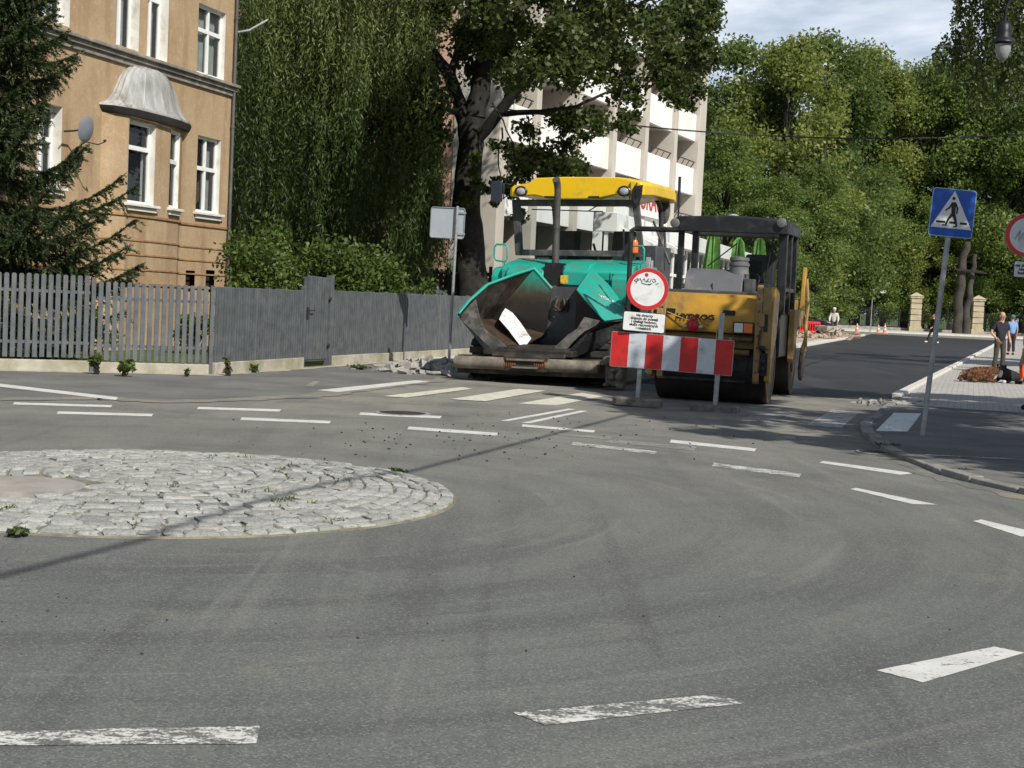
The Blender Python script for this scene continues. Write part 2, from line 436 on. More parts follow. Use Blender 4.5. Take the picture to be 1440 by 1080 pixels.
# ------------------------------------------------------------------ ground
def sheet(name, pts, z, mat):
    b = MB(); b.poly([(p[0], p[1], z) for p in pts])
    return b.build(name, mat, kind='structure', smooth=0)
def gp(*px): return [G(x, y) for x, y in px]
sheet('ground', [(-900, -60), (900, -60), (900, 1500), (-900, 1500)], -0.02, M['lawn'])
sheet('road', [(-45, -25), (45, -25), (45, 27), (20, 40), (48, 112), (140, 112), (140, 131), (-60, 131), (-60, 112), (18, 112), (-4, 42), (-45, 30)], 0.0, M['asphalt'])
sd = Vector((math.sin(R(16.6)), math.cos(R(16.6)), 0)); nd = Vector((sd.y, -sd.x, 0))
FC = Vector((-5.24, 25.85, 0)); FL = Vector((-8.37, 24.36, 0))
def fen(t): return FC + sd * t
fl_dir = (FC - FL).normalized()
sheet('garden_ground', [FC - fl_dir * 30, FC, fen(70), fen(70) - nd * 40, FC - fl_dir * 30 + sd * 60], 0.012, M['lawn'])
walk_edge = gp((-300, 566), (-60, 563), (140, 560), (230, 566), (330, 563), (440, 557), (500, 549), (560, 541), (640, 531)) 
sheet('pavement', [FC - fl_dir * 22] + [FC] + [fen(9.5)] + [Vector((1.9, 34, 0)), Vector((1.0, 29.5, 0))] + walk_edge[::-1], 0.006, M['walk'])
sheet('new_pavement', [fen(9.5), fen(70), Vector((17, 112.5, 0)), Vector((21.5, 111.5, 0)), Vector((24.0, 108.5, 0)), Vector((24.4, 105.2, 0)), Vector((12.21, 64.57, 0)), Vector((1.9, 34, 0))], 0.02, M['palewalk'])
sheet('new_road', [(1.9, 34), (0.6, 30.2), (4.0, 28.9), (5.3, 28.6), (6.3, 27.6), (7.3, 28.2), (25.8, 81.3), (37, 113.6), (28, 117), (24.6, 105.0), (12.35, 64.5)], 0.006, M['fresh'])
rk = gp((1268, 558), (1250, 574), (1232, 590), (1222, 595), (1216, 602), (1220.5, 612), (1232, 622), (1245.5, 631.7), (1262, 641), (1290, 651), (1331.7, 668), (1373, 679), (1440, 694), (1700, 745))
sheet('side_pavement', rk[1:] + [Vector((30, 6, 0)), Vector((30, 23, 0))] + [G(1440, 585), G(1262, 573)], 0.05, M['walk'])
sheet('block_pavement', [G(1257, 570), G(1262, 573), G(1440, 585), Vector((30, 23, 0)), Vector((60, 114, 0)), Vector((37, 113.6, 0)), Vector((25.8, 81.3, 0))], 0.054, M['blocks'])
sheet('far_pavement', [(-60, 129), (150, 129), (150, 150), (-60, 150)], 0.03, M['palewalk'])

def kerb(path, wd, h, mat, step=0.9, gap=0.006, jit=0.004):
    b = MB()
    P = [Vector((p[0], p[1], 0)) for p in path]
    for a, c in zip(P, P[1:]):
        d = c - a; n = max(1, round(d.length / step)); u = d.normalized(); s = Vector((u.y, -u.x, 0))
        for i in range(n):
            q0 = a + d * (i / n) + u * gap; q1 = a + d * ((i + 1) / n) - u * gap
            dz = random.uniform(-jit, jit); mid = (q0 + q1) / 2
            b.obox((mid.x, mid.y, (h + dz) / 2 - 0.03), (wd, (q1 - q0).length, h + dz + 0.06), Vector((u.x, u.y, 0)).to_track_quat('Y', 'Z').to_matrix())
    return b.build('kerb', mat, kind='structure', bevel=0.012)
kerb(rk, 0.16, 0.06, M['kerb'], 0.55, jit=0.014)
kerb([(1.95, 34.2), (12.4, 64.5), (24.6, 105.2), (24.3, 108.8), (21.7, 111.9)], 0.16, 0.12, M['kerb_new'])
kerb([(7.3, 28.3), (25.9, 81.3), (37.1, 113.6)], 0.18, 0.11, M['kerb_new'])
kerb([(-60, 129), (0, 129), (150, 129)], 0.2, 0.12, M['kerb_new'], 2)
# dusty edge between road and pavement, sandy seam where the new surface starts
def strip(name, pts, wds, z, mat):
    b = MB(); P = [Vector(p) for p in pts]; vs = []
    for i, p in enumerate(P):
        d = (P[min(i + 1, len(P) - 1)] - P[max(i - 1, 0)]).normalized(); s = Vector((d.y, -d.x, 0)); wv = wds[i % len(wds)]
        vs += [(p + s * wv * random.uniform(0.6, 1.2)).to_tuple()[:2] + (z,), (p - s * wv * random.uniform(0.6, 1.2)).to_tuple()[:2] + (z,)]
    b.add(vs, [(2 * i, 2 * i + 1, 2 * i + 3, 2 * i + 2) for i in range(len(P) - 1)])
    return b.build(name, mat, kind='structure', smooth=0)
def dense(P, k):
    out = []
    for a, c in zip(P, P[1:]):
        for i in range(k): out.append(a.lerp(c, i / k))
    return out + [P[-1]]
def fade_sand():
    t = NT('scattered_sand'); c, h, pos = asphalt_nodes(t)
    f = t.ramp(t.noise(2.2, 7, 0.7, vec=pos, dist=0.5), [(0.47, 0), (0.60, 0.85)])
    s = t.mix(t.noise(12, 4, vec=pos), (0.20, 0.175, 0.125), (0.36, 0.33, 0.26))
    return t.done(t.bsdf(t.mix(f, c, s), 0.9, 0, t.bump(h, 0.5, 0.008), 0.2))
M['fade_sand'] = fade_sand()
strip('gutter_dust', dense(walk_edge, 6), [0.22, 0.3, 0.18, 0.26], 0.008, M['fade_sand'])
strip('gutter_dust', dense([p + Vector((-0.12, -0.25, 0)) for p in rk[2:]], 4), [0.16, 0.22, 0.14], 0.003, M['fade_sand'])
strip('fence_gravel', dense([FL - fl_dir * 3 + Vector((0.05, -0.2, 0)), FC + Vector((0.1, -0.2, 0)), fen(4) + nd * 0.2, fen(13) + nd * 0.2], 10), [0.16, 0.22, 0.13], 0.012, M['sand'])
sheet('broken_ground', [Vector((-2.9, 31.2, 0)), Vector((-0.9, 29.0, 0)), Vector((0.6, 30.0, 0)), Vector((0.9, 36, 0)), fen(10.5) + nd * 0.3, fen(6.5) + nd * 0.4], 0.014, M['sand'])
sheet('sand_bed', [Vector((11.9, 66, 0)), Vector((19.5, 92, 0)), Vector((23.2, 106, 0)), Vector((20, 109, 0)), Vector((9.5, 80, 0))], 0.026, M['sand'])

# ------------------------------------------------------------------ road markings
def mark(pts, mat='paint', z=0.003):
    if max(p[1] for p in pts) < 566: z = 0.0095
    b = MB(); P = [G(x, y) for x, y in pts]
    n = 4; vs = []; a, bb, c, d = P       # subdivide so the edge can wander a little
    k = 10
    for i in range(k + 1):
        for e in (a.lerp(d, i / k), bb.lerp(c, i / k)):
            vs.append((e.x, e.y + random.uniform(-0.012, 0.012) * 0.6, z))
    b.add(vs, [(2 * i, 2 * i + 1, 2 * i + 3, 2 * i + 2) for i in range(k)])
    return b.build('road_marking', M[mat], kind='structure', smooth=0)
def dash(x0, y0, x1, y1, t, mat='paint'):
    mark([(x0, y0 - t / 2), (x0 - t * .6, y0 + t / 2), (x1 + t * .3, y1 + t / 2), (x1 + t, y1 - t / 2)], mat)
for a in [(-30, 539, 162, 561.5, 4), (20, 567.5, 155, 571.5, 3), (82, 580.5, 212, 584, 3.4), (279, 574, 392, 577.5, 3.2), (340, 589, 462, 594, 3.6), (507, 582, 618, 587, 3.4),
          (575, 602, 697, 611, 3.8), (735, 598.5, 834, 607, 3), (944, 620.5, 1060, 633, 4)]: dash(*a)
for a in [(806, 624, 920, 637, 4), (1004, 653.5, 1122, 669, 5)]: dash(*a, mat='paint_worn')
mark([(1158, 648.5), (1152, 651), (1266, 668), (1288, 666)]); mark([(1204, 686.5), (1195, 688), (1284, 709.5), (1318, 710)]); mark([(1380, 731), (1368, 733), (1436, 755), (1478, 754)])
mark([(440, 567 - 30), (430, 570 - 27), (440, 571 - 27), (450, 567 - 30)], 'paint_faded')
for q, mt in [([(584, 535.5), (446, 549.4), (475.5, 552), (606, 537)], 'paint'), ([(650, 545), (539, 557.8), (571, 560), (664, 547.5)], 'paint_dusty'), ([(729, 547.5), (632.5, 562), (682, 565), (768, 550)], 'paint_dusty'),
              ([(818, 552.5), (729, 567.5), (784, 570), (848, 557.5)], 'paint_dusty'), ([(1090, 570), (1040, 590), (1083, 594), (1126, 575)], 'paint_faded'), ([(1170.5, 576), (1134, 597.8), (1184, 601.7), (1207, 581)], 'paint_worn'),
              ([(799, 574.7), (704, 591.7), (715, 592.3), (810, 575.6)], 'paint'), ([(817, 577.5), (733, 594.7), (746, 595.3), (827, 578.2)], 'paint'),
              ([(1398, 910), (1232, 943), (1297, 960), (1442, 919)], 'paint'), ([(1010, 977), (722, 1003), (765, 1020), (1048, 990)], 'paint_worn'), ([(-60, 1030), (-60, 1049), (360, 1047), (365, 1022)], 'paint_worn'),
              ([(860, 615), (780, 609), (785, 612), (862, 619)], 'paint_faded'), ([(980, 628), (860, 618), (850, 622), (975, 634)], 'paint_faded'), ([(1540, 885), (1545, 905), (1700, 880), (1660, 855)], 'paint')]:
    mark(q, mt)
mk = mark([(1302, 645.5), (1299, 646.6), (1440, 653.2), (1440, 652)], 'paint_worn', 0.054)
# tactile warning pad by the crossing
b = MB(); a, e, c, d = [G(*p, 0.05) for p in ((1257, 581), (1232, 606), (1276, 607), (1295, 582))]
b.add([tuple(p) for p in (a, e, c, d)] + [(p.x, p.y, p.z + 0.008) for p in (a, e, c, d)], [(4, 5, 6, 7), (0, 1, 5, 4), (1, 2, 6, 5), (2, 3, 7, 6), (3, 0, 4, 7)])
for i in range(9):
    for j in range(7):
        p = a.lerp(d, (j + .5) / 7).lerp(e.lerp(c, (j + .5) / 7), (i + .5) / 9)
        b.lathe([(0.032, 0.008), (0.024, 0.016), (0.004, 0.018)], p, 8)
tag(b.build('tactile_pad', M['sign_white']), 'white studded tactile pad set in the pavement beside the crossing sign pole', 'tactile paving')

def lid(c, r, label):
    t = thing('manhole_cover', label, 'manhole cover', (c.x, c.y, 0.003))
    b = MB(); b.lathe([(r, 0.0), (r, 0.012), (r * .9, 0.012)], n=40); b.build('rim', M['concrete_grey'], t)
    b = MB(); b.lathe([(r * .88, 0.0), (r * .88, 0.011), (r * .84, 0.013)], n=40)
    for i in range(-4, 5):
        for j in range(-4, 5):
            if i * i + j * j < 15: b.box(i * r * .19 - r * .06, i * r * .19 + r * .06, j * r * .19 - r * .06, j * r * .19 + r * .06, 0.012, 0.017)
    b.build('lid', M['iron'], t)
lid(G(566, 582), 0.36, 'dark iron manhole cover sunk in the road between white dashes')
lid(G(1228, 637), 0.2, 'small iron valve cover at the shaded kerb corner')

# crumbs of asphalt left on the road: nobody could count them
b = MB()
for i in range(190):
    if i < 130: px, py = random.gauss(740, 190), random.gauss(618, 16)
    else: px, py = random.uniform(0, 1430), random.uniform(600, 930)
    p = G(px, max(py, 575)); s = random.uniform(0.005, 0.013) * (1.1 if i < 130 else 0.55)
    b.blob((p.x, p.y, s * .5), (s * random.uniform(.7, 1.4), s, s * .7), 5)
tag(b.build('crumb_litter', M['iron'], smooth=0), 'dark crumbs of asphalt scattered over the junction road surface', 'crumbs', kind='stuff')

# ------------------------------------------------------------------ traffic island of granite setts
IC = Vector((-2.75, 11.45, 0)); IR = 2.36
isl = thing('traffic_island', 'low domed roundabout island of grey granite setts with a round concrete cover', 'traffic island', IC)
def dome(r): return 0.02 + 0.11 * (1 - (r / IR) ** 2)
b = MB(); prof = [(IR * 1.004, -0.01)] + [(IR * (1 - i / 12) + 0.0, dome(IR * (1 - i / 12)) - 0.012) for i in range(12)] + [(0.02, dome(0) - 0.012)]
b.lathe(prof, n=80); b.build('joint_bed', M['joint'], isl, smooth=60)
mh = Vector((-0.72, -0.93, 0))
b = MB(); stone_t = []
r = IR - 0.07; row = 0
while r > 0.1:
    th = random.uniform(0.105, 0.135); cnt = max(3, int(2 * math.pi * r / 0.178)); off = random.random(); a = off
    tot = [random.uniform(0.75, 1.3) for _ in range(cnt)]; sm = sum(tot)
    for wv in tot:
        da = 2 * math.pi * wv / sm; am = a + da / 2; a += da
        c = Vector((r * math.cos(am), r * math.sin(am), 0))
        if (c - mh).length < 0.50: continue
        rr = Vector((math.cos(am), math.sin(am), 0)); tt = Vector((-rr.y, rr.x, 0))
        hl = r * da / 2 - random.uniform(0.003, 0.012); hw = th / 2 - random.uniform(0.003, 0.010); skew = random.uniform(-.22, .22)
        zt = dome(r) + random.uniform(-0.009, 0.011); sl_ = -0.22 * r / (IR * IR)
        rings = []
        for ins, dz in ((0.0, -0.05), (0.0, -0.010), (0.007, 0.000), (0.022, 0.004)):
            for sx, sy in ((-1, -1), (0, -1), (1, -1), (1, 0), (1, 1), (0, 1), (-1, 1), (-1, 0)):
                jx = random.uniform(-.013, .013); jy = random.uniform(-.010, .010)
                q = c + tt * ((hl - ins) * sx + jx + skew * (hw) * sy) + rr * ((hw - ins) * sy + jy)
                rad = q.xy.length
                rings.append((q.x, q.y, zt + dz + (rad - r) * sl_ * 1.0 + (random.uniform(-.004, .004) if dz > 0 else 0)))
        rings.append((c.x, c.y, zt + 0.004 + random.uniform(-.004, .004)))
        fs = []
        for k in range(3):
            for j in range(8): fs.append((k * 8 + j, k * 8 + (j + 1) % 8, (k + 1) * 8 + (j + 1) % 8, (k + 1) * 8 + j))
        for j in range(8): fs.append((24 + j, 24 + (j + 1) % 8, 32))
        b.add(rings, fs); stone_t += [random.gauss(.5, .22)] * 33
    r -= th
st_ = b.build('setts', M['granite'], isl, smooth=50)
at_ = st_.data.attributes.new('tint', 'FLOAT', 'POINT'); at_.data.foreach_set('value', stone_t)
b = MB(); b.lathe([(0.47, dome(1.2) - 0.03), (0.47, dome(1.2) + 0.004), (0.44, dome(1.2) + 0.010)], mh, 40)
b.build('manhole_rim', M['rubble'], isl, smooth=30)
b = MB(); b.lathe([(0.42, dome(1.2) - .03), (0.42, dome(1.2) + 0.011), (0.40, dome(1.2) + 0.014)], mh, 40)
b.build('manhole_lid', pm('pinkish_concrete', (0.33, 0.305, 0.27), 0.9, var=0.15, vs=3, bump=0.3, bs=40, dirt=(0.24, 0.22, 0.18), ds=2), isl, smooth=30)

# ------------------------------------------------------------------ leaves
def leaves(name, C, L, W, mat, parent=None, A=None, tint=None, fold=0.15, kind=None, spread=0.35, nrm=None):
    C = np.asarray(C, dtype=np.float64); N = len(C)
    if A is None:
        A = rng.normal(size=(N, 3)); 
    else:
        A = np.asarray(A, dtype=np.float64) + rng.normal(size=(N, 3)) * spread
    A /= np.linalg.norm(A, axis=1)[:, None] + 1e-9
    B = np.cross(A, rng.normal(size=(N, 3))); B /= np.linalg.norm(B, axis=1)[:, None] + 1e-9
    Nn = np.cross(A, B)
    Lr = (L * rng.uniform(0.7, 1.25, N))[:, None]; Wr = (W * rng.uniform(0.7, 1.25, N))[:, None]
    V = np.empty((N, 4, 3))
    V[:, 0] = C - A * Lr * 0.5; V[:, 2] = C + A * Lr * 0.5
    V[:, 1] = C + B * Wr * 0.5 + Nn * Wr * fold - A * Lr * 0.06; V[:, 3] = C - B * Wr * 0.5 + Nn * Wr * fold - A * Lr * 0.06
    me = bpy.data.meshes.new(name)
    me.vertices.add(N * 4); me.vertices.foreach_set('co', V.reshape(-1))
    me.loops.add(N * 4); me.loops.foreach_set('vertex_index', np.arange(N * 4, dtype=np.int32))
    me.polygons.add(N); me.polygons.foreach_set('loop_start', np.arange(0, N * 4, 4, dtype=np.int32))
    try: me.polygons.foreach_set('loop_total', np.full(N, 4, dtype=np.int32))
    except Exception: pass
    at = me.attributes.new('tint', 'FLOAT', 'POINT')
    if tint is None: tint = rng.uniform(0, 1, N)
    at.data.foreach_set('value', np.repeat(np.clip(tint, 0, 1), 4).astype(np.float32))
    me.materials.append(mat); me.update(); me.validate()
    o = bpy.data.objects.new(name, me); col.objects.link(o)
    if parent is not None: o.parent = parent
    if kind: o['kind'] = kind
    return o
def cluster(c, rad, n, hollow=0.6):
    d = rng.normal(size=(n, 3)); d /= np.linalg.norm(d, axis=1)[:, None]
    r = (hollow + (1 - hollow) * rng.uniform(0, 1, n)) ** 1.0 * rng.uniform(0.5, 1.06, n) ** 0.5
    return np.asarray(c)[None, :] + d * r[:, None] * np.asarray(rad)[None, :]
M['bark'] = pm('dark_bark', (0.022, 0.0185, 0.0155), 0.95, var=0.4, vs=6, bump=1.0, bs=14, dirt=(0.04, 0.037, 0.03), ds=3)
M['bark_light'] = pm('grey_bark', (0.13, 0.11, 0.09), 0.95, var=0.4, vs=4, bump=1.0, bs=12)
M['leaf_oak'] = foliage('maple_leaf', (0.028, 0.048, 0.010), (0.058, 0.088, 0.020), (0.125, 0.140, 0.035))
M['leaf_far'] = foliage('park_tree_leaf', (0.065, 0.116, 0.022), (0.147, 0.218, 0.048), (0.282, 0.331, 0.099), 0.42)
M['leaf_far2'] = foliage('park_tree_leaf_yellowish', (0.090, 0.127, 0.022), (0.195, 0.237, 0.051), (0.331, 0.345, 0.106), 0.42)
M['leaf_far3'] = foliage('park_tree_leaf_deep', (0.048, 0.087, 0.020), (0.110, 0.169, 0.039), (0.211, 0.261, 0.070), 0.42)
M['leaf_willow'] = foliage('willow_leaf', (0.044, 0.072, 0.017), (0.097, 0.136, 0.035), (0.193, 0.221, 0.074), 0.3)
M['leaf_shrub'] = foliage('shrub_leaf', (0.035, 0.062, 0.012), (0.078, 0.125, 0.024), (0.15, 0.19, 0.045))
M['leaf_birch'] = foliage('birch_leaf', (0.028, 0.045, 0.011), (0.06, 0.085, 0.020), (0.125, 0.145, 0.04))
M['needle'] = foliage('spruce_needle', (0.014, 0.026, 0.009), (0.032, 0.054, 0.016), (0.085, 0.110, 0.035), 0.12)
M['weed'] = foliage('weed_leaf', (0.04, 0.07, 0.015), (0.09, 0.13, 0.03), (0.17, 0.19, 0.06))

def limb(b, pts, r0, r1, n=8, wob=0.0):
    P = []
    for a, c in zip(pts, pts[1:]):
        for i in range(4): P.append(Vector(a).lerp(Vector(c), i / 4))
    P.append(Vector(pts[-1]))
    if wob: P = [P[0]] + [p + Vector((random.uniform(-wob, wob), random.uniform(-wob, wob), random.uniform(-wob, wob) * .5)) for p in P[1:-1]] + [P[-1]]
    k = len(P) - 1
    b.tube(P, [r0 + (r1 - r0) * i / k for i in range(k + 1)], n)
# ------------------------------------------------------------------ the big roadside tree
TY = 44.0
tb = Vector((-1.25, TY, 0))
tr = thing('roadside_tree', 'big dark tree with a forked trunk behind the grey fence, beside the paver', 'tree', tb)
def tp(px, py, Y=TY): return D(px, py, Y) - tb
b = MB()
limb(b, [(-.05, 0, -0.1), tp(664, 415), tp(658, 330), tp(656, 280), tp(660, 215), tp(668, 165)], 0.52, 0.34, 14, 0.03)
limb(b, [tp(660, 215), tp(650, 160), tp(632, 105), tp(606, 72), tp(578, 32), tp(556, -20), tp(530, -80)], 0.24, 0.09, 9, 0.03)
limb(b, [tp(632, 105), tp(648, 62), tp(662, 10, 43.5), tp(668, -50, 43)], 0.13, 0.06, 7, 0.03)
limb(b, [tp(668, 165), tp(680, 100), tp(688, 30), tp(694, -60), tp(700, -170)], 0.33, 0.14, 10, 0.03)
limb(b, [tp(664, 205), tp(700, 160, 43.5), tp(738, 112, 43), tp(768, 70, 42.6), tp(784, 20, 42.2), tp(805, -60, 42)], 0.19, 0.08, 9, 0.03)
limb(b, [tp(738, 112, 43), tp(785, 78, 42.5), tp(840, 50, 42), tp(905, 20, 42), tp(960, 5, 42)], 0.10, 0.03, 7, 0.04)
limb(b, [tp(700, 160, 43.5), tp(760, 158, 42), tp(812, 150, 41), tp(858, 128, 41)], 0.09, 0.03, 6, 0.04)
limb(b, [tp(768, 70, 42.6), tp(820, 10, 41.5), tp(900, -40, 41)], 0.12, 0.05, 7, 0.04)
limb(b, [tp(650, 160), tp(620, 150, 42.5), tp(575, 130, 41.5)], 0.09, 0.03, 6, 0.04)
for px, py in ((720, 215), (745, 235), (790, 215), (870, 175), (700, 250)):
    limb(b, [tp(px + random.uniform(-40, 20), py - 70, 43), tp(px, py - 20, 42.6), tp(px + 6, py + 20, 42.4)], 0.03, 0.01, 5, 0.05)
b.build('trunk', M['bark'], tr, smooth=60)
cl = []
def blobs(n, x0, x1, y0, y1, r0, r1, Y0=41.5, Y1=46.5, dens=1.0):
    for _ in range(n):
        cl.append((random.uniform(x0, x1), random.uniform(y0, y1), random.uniform(Y0, Y1), random.uniform(r0, r1), dens))
blobs(20, 575, 700, -30, 100, .35, .7); blobs(30, 690, 960, -30, 95, .35, .75); blobs(14, 930, 1010, -20, 70, .35, .7); blobs(10, 968, 1022, 0, 110, .2, .45)
blobs(20, 840, 985, 70, 138, .3, .55); blobs(13, 540, 612, 100, 200, .45, .75, 41, 43); blobs(8, 700, 850, 70, 170, .3, .55)
blobs(14, 690, 815, 165, 250, .32, .58, 41.5, 44); blobs(8, 655, 700, 200, 300, .18, .34, 42.5, 43.5, .7); blobs(8, 690, 735, 240, 340, .15, .3, 42, 43.4, .7)
blobs(8, 750, 830, 225, 275, .25, .42, 42, 44); blobs(8, 868, 905, 130, 200, .14, .3, 41, 42, .8); blobs(6, 800, 850, 140, 200, .18, .32, 41.5, 43, .8)
blobs(10, 560, 620, 150, 210, .3, .5, 40.8, 42); blobs(9, 930, 985, 90, 150, .2, .4, 41, 43)
blobs(60, 470, 1000, -330, -30, .8, 1.4, 40, 50, .45); blobs(40, 600, 900, -560, -300, .9, 1.5, 41, 49, .35)
blobs(14, 690, 940, -60, 60, .5, .8, 36, 41); blobs(13, 700, 815, 15, 115, .45, .7, 36.5, 40.5); blobs(16, 640, 800, -160, 20, .6, .9, 36, 41)  # extra clusters toward the sun, added to shade the trunk
Cs = []; Ts = []
for px, py, Y, r_, dn in cl:
    n = int(330 * dn * (r_ / 0.6) ** 1.5) + 20
    p = tp(px, py, Y)
    pts = cluster(p, (r_ * 1.2, r_ * 1.1, r_ * 1.0), n, 0.1)
    Cs.append(pts); Ts.append(np.clip(rng.normal(0.42, 0.22, n) + random.uniform(-.15, .2), 0, 1))
Cs = np.concatenate(Cs); Ts = np.concatenate(Ts)
leaves('crown', Cs, 0.155, 0.115, M['leaf_oak'], tr, tint=Ts, fold=0.2)

# ------------------------------------------------------------------ weeping willow
wb = Vector((-5.6, 43.5, 0))
wl = thing('weeping_willow', 'tall weeping willow hanging over the garden between the ochre house and the dark tree', 'tree', wb)
b = MB(); limb(b, [(0, 0, 0), (0.1, 0, 2.5), (-0.2, 0.2, 5), (0.2, 0, 8), (0, 0, 11)], 0.4, 0.12, 10, 0.05)
for i in range(9):
    a = i * 0.7; limb(b, [(0, 0, 4.5 + i * .5), (1.4 * math.cos(a), 1.2 * math.sin(a), 6.5 + i * .5), (2.7 * math.cos(a), 2.2 * math.sin(a), 8 + i * .4)], 0.12, 0.03, 6, 0.05)
b.build('trunk', M['bark'], wl, smooth=60)
Cs = []; As = []; Ts = []
clumps_ = []
for i in range(120):
    px = random.uniform(322, 600) if i % 6 else random.uniform(560, 602)
    clumps_.append((px, random.uniform(40.6, 46.5), random.gauss(0, .14)))
for i in range(2300):
    px, Y, tone = random.choice(clumps_); px += random.gauss(0, 9); Y += random.gauss(0, .25)
    if px < 318: continue
    edge = max(0, (px - 520) / 100)
    topz = 11.8 - 4.6 * max(0, edge - 0.1) ** 1.1 - abs(random.gauss(0, 3.6)) + random.uniform(-.5, .8)
    if px > 606: continue
    if px > 590: topz = random.uniform(3.8, 6.0); Y = random.uniform(41.5, 43)
    x = (px - 720) / FPX * Y
    Lg = random.uniform(1.4, 4.4)
    botz = max(topz - Lg, (1.5 + 1.3 * abs(math.sin(px * .11 + Y))) if px < 590 else random.uniform(2.0, 3.6))
    n = int((topz - botz) * 17)
    if n < 4: continue
    tt = np.linspace(0, 1, n)
    sway = random.gauss(0, .38); sw2 = random.uniform(-.3, .3)
    p = np.stack([x + sway * tt ** 2 + 0.05 * np.sin(tt * 9 + i), Y + sw2 * tt ** 2 + 0 * tt, topz - (topz - botz) * tt], 1) - np.array(wb)[None]
    p += rng.normal(size=p.shape) * np.array([0.06, 0.06, 0.03])
    Cs.append(p); As.append(np.tile([random.uniform(-.25, .25), 0, -1.0], (n, 1)) + rng.normal(size=(n, 3)) * 0.55)
    Ts.append(np.clip(rng.normal(0.36 + tone, 0.15, n) + 0.42 * np.tanh((p[:, 2] - 6.4) / 1.6), 0, 1))  # leaf tint falls with height: lit top and shaded lower willow painted in
for i in range(130):
    c = np.array([random.uniform(-3.0, 2.3), random.uniform(1.2, 3.4), random.uniform(2.0, 10.8)]); n = 170
    q = cluster(c, (.8, .8, 1.1), n, .1); Cs.append(q); As.append(np.tile([0, 0, -1.0], (n, 1)) + rng.normal(size=(n, 3)) * .4); Ts.append(rng.uniform(0, .3, n))  # dark-tinted inner leaves paint the shade deep inside the crown
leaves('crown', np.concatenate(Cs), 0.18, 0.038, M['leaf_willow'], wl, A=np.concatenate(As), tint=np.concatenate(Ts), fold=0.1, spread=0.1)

# ------------------------------------------------------------------ spruce at the left
sb = Vector((-9.75, 26.9, 0))
sp = thing('spruce_tree', 'dark spruce with drooping boughs behind the picket fence', 'tree', sb)
b = MB(); limb(b, [(0, 0, 0), (0, 0, 6), (0, 0, 12)], 0.2, 0.05, 10); b.build('trunk', M['bark'], sp, smooth=60)
NC = []; NA = []; NTi = []
tw = MB()
def bough(z, az, ln, droop, up):
    k = 12; P = []
    for i in range(k + 1):
        s = i / k
        P.append(Vector((math.cos(az) * ln * s, math.sin(az) * ln * s, z - droop * math.sin(s * 1.9) + up * s * s)))
    tw.tube(P, [0.035 * (1 - .8 * i / k) + 0.004 for i in range(k + 1)], 5)
    side = Vector((-math.sin(az), math.cos(az), 0))
    def twig(p, d, L_, sag):
        n = int(L_ * 105) + 6
        t = rng.uniform(0, 1, n)
        pos = np.array(p)[None] + np.outer(t, np.array(d) * L_) - np.outer(t ** 2, np.array([0, 0, sag * L_]))
        NC.append(pos + rng.normal(size=pos.shape) * 0.012)
        rad = rng.normal(size=(n, 3)); rad /= np.linalg.norm(rad, axis=1)[:, None]
        NA.append(rad + np.array(d)[None] * 1.3 + np.array([0, 0, -.2])[None])
        NTi.append(np.clip(0.25 + 0.35 * t + rng.normal(0, .16, n) + (0.2 if random.random() < .25 else 0), 0, 1))
    for i in range(2, k + 1):
        s = i / k; p = P[i]
        dirv = (P[i] - P[i - 1]).normalized()
        for q in range(3):
            for sg in (-1, 1):
                pp = P[i - 1].lerp(P[i], random.random())
                L_ = (0.22 + 0.55 * (1 - s) * min(1, ln / 2.2)) * random.uniform(.7, 1.25)
                twig(pp, (dirv * random.uniform(.5, .9) + side * sg * random.uniform(.35, .9) + Vector((0, 0, random.uniform(-.4, .15)))).normalized(), L_, random.uniform(.2, .7))
        twig(P[i - 1].lerp(P[i], .5), (dirv + Vector((0, 0, .1))).normalized(), 0.26, 0.1)
        if i < k:
            for q in range(2): twig(P[i - 1].lerp(P[i], random.random()), (dirv * .35 + Vector((random.uniform(-.3, .3), random.uniform(-.3, .3), -.8))).normalized(), random.uniform(.15, .42), 0.1)
for z, ln, up, n in [(1.2, 2.9, .5, 7), (1.75, 2.9, .8, 7), (2.35, 2.95, 1.0, 6), (2.9, 2.75, .9, 5), (3.55, 2.45, .9, 4), (4.2, 1.25, .4, 4), (4.7, 1.15, .3, 4), (5.45, 1.75, .5, 5), (6.0, 1.8, .5, 5), (6.6, 1.75, .5, 5), (7.4, 1.6, .5, 5), (8.6, 1.6, .5, 5), (9.6, 1.2, .5, 5)]:
    for i in range(n):
        az = random.uniform(-2.1, 1.0) if i % 3 else random.uniform(-.55, .25)
        bough(z + random.uniform(-.3, .3), az, ln * random.uniform(.75, 1.03), ln * random.uniform(.16, .34), up * random.uniform(.7, 1.1))
tw.build('boughs', M['bark'], sp, smooth=60)
leaves('needles', np.concatenate(NC), 0.085, 0.018, M['needle'], sp, A=np.concatenate(NA), tint=np.concatenate(NTi), fold=0.05, spread=0.05)

